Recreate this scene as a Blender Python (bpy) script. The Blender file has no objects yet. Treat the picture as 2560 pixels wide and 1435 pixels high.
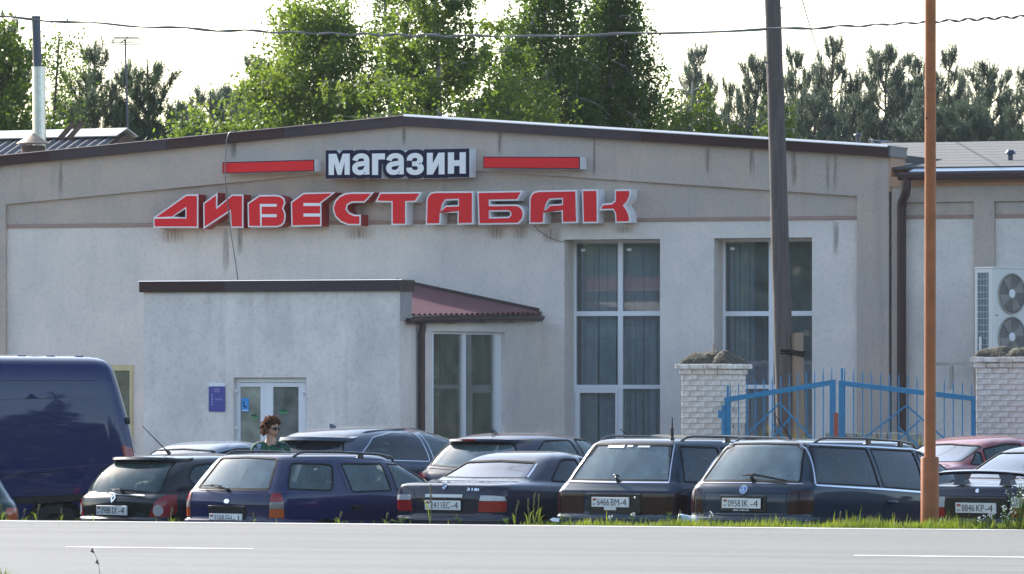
import bpy, bmesh, math, random
import numpy as np
from mathutils import Vector, Matrix, Euler, Quaternion
from mathutils.geometry import delaunay_2d_cdt, tessellate_polygon
random.seed(7); np.random.seed(7)
R = math.radians
scene = bpy.context.scene
COL = scene.collection

# ------------------------------------------------------------------ camera, sky, sun, exposure
F = 14840.0                      # focal length in pixels of the 2560 px wide photograph
CAMZ, HORIZON = 2.3, 940.0
cd = bpy.data.cameras.new('camera'); cam = bpy.data.objects.new('camera', cd); COL.objects.link(cam)
cam.location = (0, 0, CAMZ); cam.rotation_euler = (R(90), 0, 0)
cd.sensor_width = 36.0; cd.lens = 36.0 * F / 2560.0
cd.shift_y = (HORIZON - 717.5) / 2560.0
cd.clip_start = 1.0; cd.clip_end = 3000.0
scene.camera = cam
SUN_EL, SUN_AZ = 31.0, -38.0     # azimuth measured from +Y (straight ahead), negative = to the left
world = bpy.data.worlds.new('World'); scene.world = world; world.use_nodes = True
wn = world.node_tree.nodes; wl = world.node_tree.links
sky = wn.new('ShaderNodeTexSky'); sky.sky_type = 'NISHITA'; sky.sun_disc = False
sky.sun_elevation = R(SUN_EL); sky.sun_rotation = R(SUN_AZ)
sky.air_density = 1.0; sky.dust_density = 1.0; sky.ozone_density = 0.4
wn['Background'].inputs[1].default_value = 0.14
wl.new(sky.outputs[0], wn['Background'].inputs[0])
sl = bpy.data.lights.new('sun', 'SUN'); sun = bpy.data.objects.new('sun', sl); COL.objects.link(sun)
sl.energy = 4.6; sl.angle = R(0.5); sl.color = (1.0, 0.95, 0.88)
sv = Vector((math.sin(R(SUN_AZ)) * math.cos(R(SUN_EL)), math.cos(R(SUN_AZ)) * math.cos(R(SUN_EL)), math.sin(R(SUN_EL))))
sun.rotation_euler = sv.to_track_quat('Z', 'Y').to_euler(); sun.location = (-40, 60, 60)
scene.view_settings.view_transform = 'Standard'; scene.view_settings.look = 'None'
scene.view_settings.gamma = 1.0; scene.view_settings.use_curve_mapping = False
scene.view_settings.exposure = 1.32
scene.cycles.max_bounces = 8; scene.cycles.transparent_max_bounces = 24
scene.cycles.glossy_bounces = 3; scene.cycles.diffuse_bounces = 3; scene.cycles.transmission_bounces = 4
scene.cycles.caustics_reflective = False; scene.cycles.caustics_refractive = False
scene.cycles.sample_clamp_indirect = 6.0

# ------------------------------------------------------------------ helpers
def W(px, py, Y):
    """world point seen at photograph pixel (px, py) when it stands at distance Y"""
    return Vector(((px - 1280) / F * Y, Y, CAMZ + (HORIZON - py) / F * Y))

def ground(x, y):
    return 0.012 * x + 0.0095 * (y - 68.0)

class MB:
    def __init__(s): s.v = []; s.f = []; s.m = []
    def add(s, vs, fs, m=0):
        o = len(s.v); s.v.extend([tuple(v) for v in vs]); s.f.extend([tuple(i + o for i in f) for f in fs]); s.m.extend([m] * len(fs)); return s
    def box(s, x0, x1, y0, y1, z0, z1, m=0, M=None):
        vs = [Vector((x, y, z)) for z in (z0, z1) for x, y in ((x0, y0), (x1, y0), (x1, y1), (x0, y1))]
        if M is not None: vs = [M @ v for v in vs]
        return s.add(vs, [(0, 3, 2, 1), (4, 5, 6, 7), (0, 1, 5, 4), (1, 2, 6, 5), (2, 3, 7, 6), (3, 0, 4, 7)], m)
    def bbox(s, x0, x1, y0, y1, z0, z1, b=0.01, m=0, M=None):
        """box with chamfered edges"""
        cx, cy, cz = (x0 + x1) / 2, (y0 + y1) / 2, (z0 + z1) / 2
        hx, hy, hz = abs(x1 - x0) / 2, abs(y1 - y0) / 2, abs(z1 - z0) / 2
        b = min(b, hx * .8, hy * .8, hz * .8)
        bm = bmesh.new(); bmesh.ops.create_cube(bm, size=2)
        for v in bm.verts: v.co = Vector((v.co.x * hx + cx, v.co.y * hy + cy, v.co.z * hz + cz))
        bmesh.ops.bevel(bm, geom=bm.edges[:], offset=b, segments=1, affect='EDGES')
        bm.verts.index_update()
        vs = [v.co.copy() for v in bm.verts]; fs = [[v.index for v in f.verts] for f in bm.faces]; bm.free()
        if M is not None: vs = [M @ v for v in vs]
        return s.add(vs, fs, m)
    def tube(s, path, r, n=8, m=0, cap=True):
        path = [Vector(p) for p in path]; k = len(path)
        rr = r if isinstance(r, (list, tuple)) else [r] * k
        up = Vector((0, 0, 1)); prev = None; vs = []
        for i, p in enumerate(path):
            d = (path[min(i + 1, k - 1)] - path[max(i - 1, 0)])
            d = d.normalized() if d.length > 1e-9 else Vector((0, 0, 1))
            if prev is None:
                a = d.cross(up if abs(d.z) < .95 else Vector((1, 0, 0))).normalized()
            else:
                a = (prev - d * prev.dot(d)); a = a.normalized() if a.length > 1e-6 else d.orthogonal().normalized()
            prev = a; b = d.cross(a)
            for j in range(n):
                t = 2 * math.pi * j / n; vs.append(p + (a * math.cos(t) + b * math.sin(t)) * rr[i])
        fs = [(i * n + j, i * n + (j + 1) % n, (i + 1) * n + (j + 1) % n, (i + 1) * n + j) for i in range(k - 1) for j in range(n)]
        if cap: fs += [tuple(range(n - 1, -1, -1)), tuple((k - 1) * n + j for j in range(n))]
        return s.add(vs, fs, m)
    def lathe(s, prof, n=20, m=0, M=None):
        """profile of (radius, z) turned round the z axis"""
        vs = []; k = len(prof)
        for r, z in prof:
            for j in range(n):
                t = 2 * math.pi * j / n; vs.append(Vector((r * math.cos(t), r * math.sin(t), z)))
        if M is not None: vs = [M @ v for v in vs]
        fs = [(i * n + j, i * n + (j + 1) % n, (i + 1) * n + (j + 1) % n, (i + 1) * n + j) for i in range(k - 1) for j in range(n)]
        return s.add(vs, fs, m)
    def prism(s, outer, holes, y0, y1, m=0, mside=None, mback=None):
        """polygon with holes in the xz plane, extruded from y0 (front) to y1 (back)"""
        mside = m if mside is None else mside; mback = m if mback is None else mback
        loops = [outer] + list(holes)
        def area(p): return sum(p[i][0] * p[(i + 1) % len(p)][1] - p[(i + 1) % len(p)][0] * p[i][1] for i in range(len(p)))
        loops = [(l if (area(l) > 0) == (i == 0) else l[::-1]) for i, l in enumerate(loops)]
        tris = tessellate_polygon([[Vector((x, z, 0)) for x, z in l] for l in loops])
        pts = [p for l in loops for p in l]; n = len(pts)
        vs = [Vector((x, y0, z)) for x, z in pts] + [Vector((x, y1, z)) for x, z in pts]
        ff, bf = [], []
        for a, b, c in tris:
            ar = (pts[b][0] - pts[a][0]) * (pts[c][1] - pts[a][1]) - (pts[c][0] - pts[a][0]) * (pts[b][1] - pts[a][1])
            if ar < 0: b, c = c, b
            ff.append((a, b, c)); bf.append((a + n, c + n, b + n))
        o = len(s.v); s.v.extend(tuple(v) for v in vs)
        for L, mm in ((ff, m), (bf, mback)):
            s.f.extend(tuple(i + o for i in f) for f in L); s.m.extend([mm] * len(L))
        base = 0
        for l in loops:
            q = len(l)
            for i in range(q):
                a, b = base + i, base + (i + 1) % q
                s.f.append((a + o, a + n + o, b + n + o, b + o)); s.m.append(mside)
            base += q
        return s
    def build(s, name, mats, parent=None, loc=None, rz=None, smooth=False, kind=None):
        me = bpy.data.meshes.new(name)
        me.from_pydata([tuple(v) for v in s.v], [], s.f)
        return finish(me, name, mats, parent, loc, rz, smooth, kind, s.m)

def finish(me, name, mats, parent=None, loc=None, rz=None, smooth=False, kind=None, midx=None):
    mats = mats if isinstance(mats, (list, tuple)) else [mats]
    for m in mats: me.materials.append(m)
    if midx is not None and len(mats) > 1: me.polygons.foreach_set('material_index', midx)
    if smooth:
        me.polygons.foreach_set('use_smooth', [True] * len(me.polygons))
        if smooth is not True:
            try: me.set_sharp_from_angle(angle=R(smooth))
            except Exception: pass
    me.update()
    o = bpy.data.objects.new(name, me); COL.objects.link(o)
    if parent is not None: o.parent = parent
    if loc is not None: o.location = loc
    if rz is not None: o.rotation_euler = (0, 0, rz)
    if kind: o['kind'] = kind
    return o

def np_mesh(name, V, Fq, mats, parent=None, **kw):
    """fast mesh from numpy arrays; Fq is (n,3) or (n,4)"""
    me = bpy.data.meshes.new(name); n, k = Fq.shape
    me.vertices.add(len(V)); me.vertices.foreach_set('co', np.asarray(V, np.float32).ravel())
    me.loops.add(n * k); me.loops.foreach_set('vertex_index', np.asarray(Fq, np.int32).ravel())
    me.polygons.add(n); me.polygons.foreach_set('loop_start', np.arange(0, n * k, k, dtype=np.int32))
    me.polygons.foreach_set('loop_total', np.full(n, k, np.int32)); me.update(calc_edges=True)
    return finish(me, name, mats, parent, **kw)

def empty(name, loc=(0, 0, 0), rz=0.0):
    o = bpy.data.objects.new(name, None); COL.objects.link(o); o.location = loc; o.rotation_euler = (0, 0, rz); o.empty_display_size = .2
    return o

def tag(o, label=None, cat=None, group=None, kind=None):
    if label: o['label'] = label
    if cat: o['category'] = cat
    if group: o['group'] = group
    if kind: o['kind'] = kind
    return o

def text_mb(txt, height, width=None, bold=0.0, depth=0.0, m=0, mside=None):
    """lettering in the xz plane facing -y, left bottom at the origin, as an MB"""
    cu = bpy.data.curves.new('lettering', 'FONT'); cu.body = txt; cu.size = 1.0; cu.offset = bold; cu.extrude = depth; cu.resolution_u = 4
    ob = bpy.data.objects.new('lettering', cu); COL.objects.link(ob)
    dg = bpy.context.evaluated_depsgraph_get(); me = bpy.data.meshes.new_from_object(ob.evaluated_get(dg))
    bpy.data.objects.remove(ob); bpy.data.curves.remove(cu)
    xs = [v.co.x for v in me.vertices]; ys = [v.co.y for v in me.vertices]
    x0, x1, y0, y1 = min(xs), max(xs), min(ys), max(ys)
    sy = height / (y1 - y0); sx = sy if width is None else width / (x1 - x0)
    mb = MB(); mb.v = [((v.co.x - x0) * sx, -v.co.z, (v.co.y - y0) * sy) for v in me.vertices]
    mb.f = [tuple(p.vertices) for p in me.polygons]
    mb.m = [m if (mside is None or p.normal.z > .5) else mside for p in me.polygons]
    mb.w = (x1 - x0) * sx
    bpy.data.meshes.remove(me)
    return mb

def move(mb, M):
    mb.v = [tuple(M @ Vector(v)) for v in mb.v]; return mb
def join(*mbs):
    o = MB()
    for b in mbs:
        k = len(o.v); o.v.extend(b.v); o.f.extend(tuple(i + k for i in f) for f in b.f); o.m.extend(b.m)
    return o

# ------------------------------------------------------------------ materials
def mat(name, col, rough=0.6, metal=0.0, coat=0.0, spec=0.5, var=0.0, vscale=4.0, bump=0.0, bscale=60.0, emit=0.0, streak=0.0, dirt=None, stretch=(1, 1, 1), rotz=0.0, coat_rough=0.03, speck=0.0, coat_ior=1.5):
    m = bpy.data.materials.new(name); m.use_nodes = True; nt = m.node_tree; b = nt.nodes['Principled BSDF']
    b.inputs['Base Color'].default_value = (*col, 1); b.inputs['Roughness'].default_value = rough; b.inputs['Metallic'].default_value = metal
    b.inputs['Coat Weight'].default_value = coat; b.inputs['Coat IOR'].default_value = coat_ior; b.inputs['Coat Roughness'].default_value = coat_rough; b.inputs['Specular IOR Level'].default_value = spec
    tc = nt.nodes.new('ShaderNodeTexCoord')
    if var > 0 or streak > 0:
        mp = nt.nodes.new('ShaderNodeMapping'); mp.inputs['Scale'].default_value = stretch
        if rotz:
            m0 = nt.nodes.new('ShaderNodeMapping'); m0.inputs['Rotation'].default_value = (0, 0, rotz); nt.links.new(tc.outputs['Object'], m0.inputs[0]); nt.links.new(m0.outputs[0], mp.inputs[0])
        else: nt.links.new(tc.outputs['Object'], mp.inputs[0])
        n = nt.nodes.new('ShaderNodeTexNoise'); n.inputs['Scale'].default_value = vscale; n.inputs['Detail'].default_value = 6; n.inputs['Roughness'].default_value = .65
        nt.links.new(mp.outputs[0], n.inputs['Vector'])
        cr = nt.nodes.new('ShaderNodeValToRGB'); cr.color_ramp.elements[0].position = .32; cr.color_ramp.elements[1].position = .7
        d = dirt or tuple(c * (1 - var) for c in col)
        cr.color_ramp.elements[0].color = (*d, 1); cr.color_ramp.elements[1].color = (*[min(1, c * (1 + var * .35)) for c in col], 1)
        nt.links.new(n.outputs['Fac'], cr.inputs[0]); last = cr.outputs[0]
        if streak > 0:
            mp2 = nt.nodes.new('ShaderNodeMapping'); mp2.inputs['Scale'].default_value = (5, 5, .35); nt.links.new(tc.outputs['Object'], mp2.inputs[0])
            n2 = nt.nodes.new('ShaderNodeTexNoise'); n2.inputs['Scale'].default_value = 1.0; n2.inputs['Detail'].default_value = 5; nt.links.new(mp2.outputs[0], n2.inputs['Vector'])
            c2 = nt.nodes.new('ShaderNodeValToRGB'); c2.color_ramp.elements[0].position = .56; c2.color_ramp.elements[1].position = .72
            c2.color_ramp.elements[0].color = (0, 0, 0, 1); c2.color_ramp.elements[1].color = (streak, streak, streak, 1); nt.links.new(n2.outputs['Fac'], c2.inputs[0])
            mx = nt.nodes.new('ShaderNodeMix'); mx.data_type = 'RGBA'; nt.links.new(c2.outputs[0], mx.inputs[0]); nt.links.new(last, mx.inputs[6])
            mx.inputs[7].default_value = (*[c * .45 for c in (dirt or col)], 1); last = mx.outputs[2]
        if speck > 0:
            n3 = nt.nodes.new('ShaderNodeTexNoise'); n3.inputs['Scale'].default_value = 17; n3.inputs['Detail'].default_value = 6; n3.inputs['Roughness'].default_value = .8; nt.links.new(tc.outputs['Object'], n3.inputs['Vector'])
            c3 = nt.nodes.new('ShaderNodeValToRGB'); c3.color_ramp.elements[0].position = .36; c3.color_ramp.elements[1].position = .50
            c3.color_ramp.elements[0].color = (1 - speck, 1 - speck, 1 - speck, 1); c3.color_ramp.elements[1].color = (1, 1, 1, 1); nt.links.new(n3.outputs['Fac'], c3.inputs[0])
            m3 = nt.nodes.new('ShaderNodeMix'); m3.data_type = 'RGBA'; m3.blend_type = 'MULTIPLY'; m3.inputs[0].default_value = 1; nt.links.new(last, m3.inputs[6]); nt.links.new(c3.outputs[0], m3.inputs[7]); last = m3.outputs[2]
        nt.links.new(last, b.inputs['Base Color'])
    if bump > 0:
        nb = nt.nodes.new('ShaderNodeTexNoise'); nb.inputs['Scale'].default_value = bscale; nb.inputs['Detail'].default_value = 4; nt.links.new(tc.outputs['Object'], nb.inputs['Vector'])
        bp = nt.nodes.new('ShaderNodeBump'); bp.inputs['Strength'].default_value = bump; bp.inputs['Distance'].default_value = .02
        nt.links.new(nb.outputs['Fac'], bp.inputs['Height']); nt.links.new(bp.outputs[0], b.inputs['Normal'])
    if emit: b.inputs['Emission Strength'].default_value = emit; b.inputs['Emission Color'].default_value = (*col, 1)
    return m

def glass(name, tint, refl=1.0, rough=0.02, haze=0.0, hcol=(.35, .4, .4), ior=1.5):
    """thin pane: tinted see-through, Fresnel reflection, diffuse haze that brightens it"""
    m = bpy.data.materials.new(name); m.use_nodes = True; nt = m.node_tree; nt.nodes.remove(nt.nodes['Principled BSDF']); out = nt.nodes['Material Output']
    tr = nt.nodes.new('ShaderNodeBsdfTransparent'); tr.inputs[0].default_value = (*tint, 1)
    gl = nt.nodes.new('ShaderNodeBsdfGlossy'); gl.inputs['Roughness'].default_value = rough
    fr = nt.nodes.new('ShaderNodeFresnel'); fr.inputs['IOR'].default_value = ior
    mul = nt.nodes.new('ShaderNodeMath'); mul.operation = 'MULTIPLY'; mul.use_clamp = True; mul.inputs[1].default_value = refl; nt.links.new(fr.outputs[0], mul.inputs[0])
    mx = nt.nodes.new('ShaderNodeMixShader'); nt.links.new(mul.outputs[0], mx.inputs[0]); 
    base = tr.outputs[0]
    if haze > 0:
        df = nt.nodes.new('ShaderNodeBsdfDiffuse'); df.inputs[0].default_value = (*hcol, 1)
        tc = nt.nodes.new('ShaderNodeTexCoord'); n = nt.nodes.new('ShaderNodeTexNoise'); n.inputs['Scale'].default_value = 3.5; n.inputs['Detail'].default_value = 5; nt.links.new(tc.outputs['Object'], n.inputs['Vector'])
        mm = nt.nodes.new('ShaderNodeMath'); mm.operation = 'MULTIPLY'; mm.inputs[1].default_value = haze * 2; nt.links.new(n.outputs['Fac'], mm.inputs[0])
        m2 = nt.nodes.new('ShaderNodeMixShader'); nt.links.new(mm.outputs[0], m2.inputs[0]); nt.links.new(tr.outputs[0], m2.inputs[1]); nt.links.new(df.outputs[0], m2.inputs[2]); base = m2.outputs[0]
    nt.links.new(base, mx.inputs[1]); nt.links.new(gl.outputs[0], mx.inputs[2]); nt.links.new(mx.outputs[0], out.inputs[0])
    return m

def leafmat(name, c0, c1, trans=0.45, tcol=None, scale=1.2):
    """leaf: reflects and lets light through; colour drifts between c0 and c1 from clump to clump"""
    m = bpy.data.materials.new(name); m.use_nodes = True; nt = m.node_tree; nt.nodes.remove(nt.nodes['Principled BSDF']); out = nt.nodes['Material Output']
    tc = nt.nodes.new('ShaderNodeTexCoord'); n = nt.nodes.new('ShaderNodeTexNoise'); n.inputs['Scale'].default_value = scale; n.inputs['Detail'].default_value = 4; nt.links.new(tc.outputs['Object'], n.inputs['Vector'])
    cr = nt.nodes.new('ShaderNodeValToRGB'); cr.color_ramp.elements[0].position = .35; cr.color_ramp.elements[1].position = .65
    cr.color_ramp.elements[0].color = (*c0, 1); cr.color_ramp.elements[1].color = (*c1, 1); nt.links.new(n.outputs['Fac'], cr.inputs[0])
    d = nt.nodes.new('ShaderNodeBsdfPrincipled'); d.inputs['Roughness'].default_value = .55; d.inputs['Specular IOR Level'].default_value = .3; nt.links.new(cr.outputs[0], d.inputs['Base Color'])
    t = nt.nodes.new('ShaderNodeBsdfTranslucent')
    hs = nt.nodes.new('ShaderNodeMix'); hs.data_type = 'RGBA'; hs.blend_type = 'MULTIPLY'; hs.inputs[0].default_value = 1.0
    nt.links.new(cr.outputs[0], hs.inputs[6]); hs.inputs[7].default_value = (*(tcol or (1.9, 1.7, .8)), 1); nt.links.new(hs.outputs[2], t.inputs[0])
    mx = nt.nodes.new('ShaderNodeMixShader'); mx.inputs[0].default_value = trans; nt.links.new(d.outputs[0], mx.inputs[1]); nt.links.new(t.outputs[0], mx.inputs[2]); nt.links.new(mx.outputs[0], out.inputs[0])
    return m

M = {}
M['plaster'] = mat('white_plaster', (.79, .705, .64), .9, var=.10, vscale=.9, bump=.32, bscale=55, streak=.07, dirt=(.62, .58, .54), speck=.14)
M['plaster_dirty'] = mat('weathered_white_plaster', (.83, .76, .70), .9, var=.14, vscale=1.6, bump=.32, bscale=55, streak=.22, dirt=(.64, .59, .54), speck=.16, stretch=(1, 1, .6))
M['tan'] = mat('tan_plaster', (.54, .425, .355), .92, var=.12, vscale=1.3, bump=.4, bscale=50, streak=.2, dirt=(.44, .39, .35), speck=.16)
M['tan_trim'] = mat('tan_trim_line', (.38, .25, .21), .9, var=.15, vscale=3)
M['frieze_and_bounce'] = mat('orange_frieze_and_bounce', (.55, .33, .22), .9, var=.12, vscale=2, bump=.2)  # frieze colour; on the parapet return it holds warm bounce light
M['fascia_brown'] = mat('dark_brown_sheet_metal', (.055, .026, .026), .5, spec=.2, var=.2, vscale=.8)
M['fascia'] = mat('brown_sheet_metal', (.070, .050, .058), .5, spec=.2, var=.25, vscale=.8, stretch=(1, 1, 1))
M['cap_metal'] = mat('pale_sheet_metal', (.6, .6, .6), .45, metal=.3)
M['roof_grey'] = mat('grey_roofing_felt', (.095, .095, .095), .85, var=.3, vscale=9, bump=.5, bscale=70, stretch=(.3, 1, 1))
M['white_pvc'] = mat('white_pvc', (.8, .81, .84), .35)
M['red_sign'] = mat('red_sign_acrylic', (.74, .014, .022), .4, spec=.25)
M['red_side'] = mat('dark_red_sign_side', (.36, .012, .018), .4)
M['white_sign'] = mat('white_sign_acrylic', (.82, .82, .84), .4)
M['navy_sign'] = mat('navy_sign_face', (.012, .013, .045), .5, spec=.12)
M['window_glass'] = glass('window_glass', (.90, .94, .95), 1.25, .015, haze=.15, hcol=(.40, .46, .50))  # bluish haze mixed in to lighten the dark panes
M['lit_pale'] = glass('pale_brightened_glass', (.6, .62, .58), 1.3, .03, haze=.62, hcol=(.50, .52, .44))  # pale haze stands in for the bright hall behind
M['lit_grey'] = glass('grey_brightened_glass', (.6, .62, .62), 1.3, .03, haze=.40, hcol=(.40, .41, .40))  # grey haze brightens the otherwise dark door pane
M['lit_olive'] = glass('olive_brightened_glass', (.7, .72, .66), 1.4, .03, haze=.34, hcol=(.40, .41, .32))  # olive haze in place of room light seen through the pane
M['room_dark'] = mat('dark_room', (.10, .10, .095), .9)
M['room_wall'] = mat('room_wall', (.62, .60, .45), .9, var=.2, vscale=2)
M['blind'] = mat('grey_blue_blind_fabric', (.52, .58, .62), .85)
M['pipe_brown'] = mat('brown_painted_pipe', (.055, .03, .03), .35)
M['roof_red'] = mat('wine_red_sheet_roof', (.15, .055, .06), .42, var=.2, vscale=4)
M['blue_paint'] = mat('blue_gate_paint', (.02, .20, .40), .4, var=.2, vscale=14)
M['brick_white'] = mat('whitewashed_brick', (.82, .79, .74), .9, var=.30, vscale=9, bump=.5, bscale=50, dirt=(.5, .4, .33))
M['mortar'] = mat('grimy_mortar', (.62, .58, .52), .95, var=.7, vscale=12)
M['moss'] = mat('mossy_concrete', (.10, .085, .06), .95, var=.5, vscale=11, bump=1.0, bscale=25, dirt=(.025, .025, .015))
M['rust_brown'] = mat('red_brown_paint', (.28, .07, .05), .6, var=.2, vscale=10)
M['pole_orange'] = mat('orange_brown_paint', (.38, .13, .05), .55, spec=.25, var=.25, vscale=5, bump=.1, streak=.35)
M['pole_wood'] = mat('weathered_pole_timber', (.12, .10, .095), .9, var=.45, vscale=3, bump=.6, bscale=30, stretch=(9, 9, .5))
M['stub_wood'] = mat('pale_stub_timber', (.30, .23, .17), .9, var=.35, vscale=4, bump=.4, stretch=(9, 9, .6))
M['cable'] = mat('black_cable', (.16, .15, .15), .35, spec=.8)
M['steel'] = mat('galvanised_steel', (.55, .55, .56), .25, metal=.9, var=.15, vscale=6)
M['dark_steel'] = mat('dark_painted_steel', (.06, .07, .10), .4, metal=.3)
M['rust_steel'] = mat('rusty_sheet', (.40, .29, .2), .6, metal=.3, var=.3, vscale=9)
M['slate'] = mat('grey_fibre_cement_sheet', (.14, .14, .145), .8, var=.35, vscale=7)
M['pale_ridge'] = mat('pale_ridge_metal', (.62, .6, .58), .5, var=.2, vscale=8)
M['wood_dark'] = mat('dark_gable_boards', (.10, .06, .04), .8, var=.3, vscale=6)
M['black'] = mat('black_rubber', (.012, .012, .014), .75, spec=.25)
M['black_gloss'] = mat('black_plastic', (.015, .015, .018), .25)
M['chrome'] = mat('chrome', (.8, .8, .82), .12, metal=1.0)
M['ac_white'] = mat('ac_white_enamel', (.72, .71, .68), .45)
M['ac_fin'] = mat('ac_blue_fins', (.035, .09, .16), .4, metal=.4)
M['ac_dark'] = mat('ac_fan_shade', (.16, .15, .15), .6)
# ------------------------------------------------------------------ the ground, the road
YAW_R = R(20.0)
def road_frame(y0):
    """local x runs along the road to the right, local y away from the camera"""
    return Matrix.Translation((0, y0, 0)) @ Matrix.Rotation(-YAW_R, 4, 'Z')
M['asphalt'] = mat('sun_bleached_asphalt', (.185, .182, .172), .72, spec=.35, var=.22, vscale=1.0, bump=.6, bscale=150, stretch=(.10, 3.2, 1), rotz=R(20), speck=.10)
M['lot'] = mat('gravelly_lot_asphalt', (.10, .095, .09), .85, var=.3, vscale=5, bump=.4)
M['earth'] = mat('verge_earth', (.055, .055, .030), .95, var=.4, vscale=8)
M['field'] = mat('field_grass', (.06, .09, .025), .95, var=.4, vscale=.6)
M['paint_white'] = mat('worn_road_paint', (.72, .72, .7), .6, var=.12, vscale=9)
# the big sheet reaching the horizon (below the lot and the road bank)
mb = MB(); mb.add([(-1500, -600, -.6), (1500, -600, -.6), (1500, 2400, -.6), (-1500, 2400, -.6)], [(0, 1, 2, 3)])
tag(mb.build('ground', M['field']), kind='structure')
# lot plane, tilted like the yard
xs = np.linspace(-60, 60, 25); ys = np.linspace(64, 260, 40)
mb = MB(); V = [(x, y, ground(x, y)) for y in ys for x in xs]; n = len(xs)
mb.add(V, [(j * n + i, j * n + i + 1, (j + 1) * n + i + 1, (j + 1) * n + i) for j in range(len(ys) - 1) for i in range(n - 1)])
tag(mb.build('parking_lot', M['lot']), kind='structure')
RC = Matrix.Translation((0, 61.5, .477)) @ Matrix.Rotation(-YAW_R, 4, 'Z')
HALF = 3.66; XS = .184 / 3.9 / math.cos(YAW_R) * 1.0   # cross fall (rises away from the camera)
def roadz(v): return v * .0505
def rp(u, v, dz=0.0): return RC @ Vector((u, v, roadz(v) + dz))
us = np.linspace(-70, 70, 57)
def strip(name, v0, v1, dz, m, u0=-70, u1=70, nu=56, nv=1, rag=0.0):
    mb = MB(); V = []
    for j in range(nv + 1):
        for i in range(nu + 1):
            v = v0 + (v1 - v0) * j / nv
            if rag and j in (0, nv): v += random.uniform(-rag, rag)
            V.append(rp(u0 + (u1 - u0) * i / nu, v, dz))
    k = nu + 1
    mb.add(V, [(j * k + i, j * k + i + 1, (j + 1) * k + i + 1, (j + 1) * k + i) for j in range(nv) for i in range(nu)])
    return tag(mb.build(name, m), kind='structure')
strip('road', -HALF, HALF, 0, M['asphalt'], nv=8)
strip('road_edge_line', HALF - .19, HALF - .11, .004, M['paint_white'], nu=400, rag=.012)
strip('road_edge_line', -HALF + .11, -HALF + .19, .004, M['paint_white'], nu=400, rag=.012)
du = {}
def road_u(px):   # where the centre line is seen at photograph column px
    k = (px - 1280) / F; c, s = math.cos(YAW_R), math.sin(YAW_R)
    return 61.5 * k / (c + k * s)
ua, ub, uc = road_u(165), road_u(632), road_u(2135)
per = uc - ua
for k in range(-4, 5):
    strip('centre_dash', -.042, .042, .004, M['paint_white'], ua + k * per, ub + k * per, nu=24, rag=.008)
# road bank: far side falls to the lot, near side falls away
mb = MB(); V = []; k = len(us)
prof = [(HALF, -.02), (HALF + .5, -.03), (HALF + .9, -.12), (HALF + 1.3, -.55), (HALF + 1.7, -.9)]
for v, dz in prof:
    for i, u in enumerate(us):
        V.append(RC @ Vector((u, v, roadz(HALF) + dz + .02 * math.sin(u * 1.7 + v))))
mb.add(V, [(j * k + i, j * k + i + 1, (j + 1) * k + i + 1, (j + 1) * k + i) for j in range(len(prof) - 1) for i in range(k - 1)])
tag(mb.build('verge', M['earth'], smooth=True), kind='structure')
mb = MB(); V = []
prof = [(-HALF - 14, -1.1), (-HALF - 4, -.9), (-HALF - 1.2, -.25), (-HALF, -.01)]
for v, dz in prof:
    for u in us: V.append(RC @ Vector((u, v, roadz(-HALF) + dz)))
mb.add(V, [(j * k + i, j * k + i + 1, (j + 1) * k + i + 1, (j + 1) * k + i) for j in range(len(prof) - 1) for i in range(k - 1)])
tag(mb.build('near_verge', M['field'], smooth=True), kind='structure')

# ------------------------------------------------------------------ the shop building (local x along the front, local y into the building)
YB, BY = 90.0, R(22.0); cB, sB = math.cos(BY), math.sin(BY)
def PF(px, py, d=0.0):
    """photograph pixel on the plane d metres in front of the shop front -> (x along the front, z)"""
    k = (px - 1280) / F; t = (YB * k + d * sB - k * d * cB) / (cB + k * sB); Y = YB - t * sB - d * cB
    return t, CAMZ + (HORIZON - py) / F * Y
def PS(px, py, t):
    """photograph pixel on the cross wall at x = t -> (d in front of the shop front, z)"""
    k = (px - 1280) / F; d = (t * cB - k * (YB - t * sB)) / (sB - k * cB); Y = YB - t * sB - d * cB
    return d, CAMZ + (HORIZON - py) / F * Y
def FX(px, d=0.0): return PF(px, 0, d)[0]
shop = tag(empty('shop_building', (0, YB, 0), -BY), 'low tan and white plastered shop with shallow gable, tall windows and projecting entrance', 'shop')
def sb(mb, name, m, parent=shop, **kw): return mb.build(name, m, parent, **kw)
xl, xr, xpk = -9.6, FX(2225), FX(1020)
zpk = PF(1020, 290, .1)[1]; slope = .0748
def ztop(x): return zpk - slope * abs(x - xpk)
ZB = 4.62
x18, x2145 = FX(18), FX(2145)
# openings of the two tall windows
w1 = (FX(1411), FX(1650)); w2 = (FX(1785), FX(2030)); zwt = PF(1530, 600)[1]; zwt = 4.36
M_wall = M['plaster']
# white lower wall with the window openings, tan upper wall
mb = MB(); mb.prism([(x18, .0), (x2145, .0), (x2145, ZB), (x18, ZB)], [[(w1[0], .45), (w1[1], .45), (w1[1], zwt), (w1[0], zwt)], [(w2[0], .45), (w2[1], .45), (w2[1], zwt), (w2[0], zwt)]], 0, .5)
sb(mb, 'lower_wall', M_wall)
mb = MB(); mb.prism([(x18, ZB + .055), (x2145, ZB + .055), (x2145, ztop(x2145) - .5), (xpk, zpk - .5), (x18, ztop(x18) - .5)], [], .0, .5)
sb(mb, 'recessed_upper_wall', M['tan'])
mb = MB(); mb.box(x18, x2145, -.022, .4, ZB + .002, ZB + .053); sb(mb, 'trim_line', M['tan_trim'])
def gable_lo(x): return ztop(x) - .76
mb = MB()
n = 12
xs_ = [xl + (xpk - xl) * i / n for i in range(n)] + [xpk + (xr - xpk) * i / n for i in range(n + 1)]
lo = [(x, gable_lo(x)) for x in xs_ if x18 < x < x2145]
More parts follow.
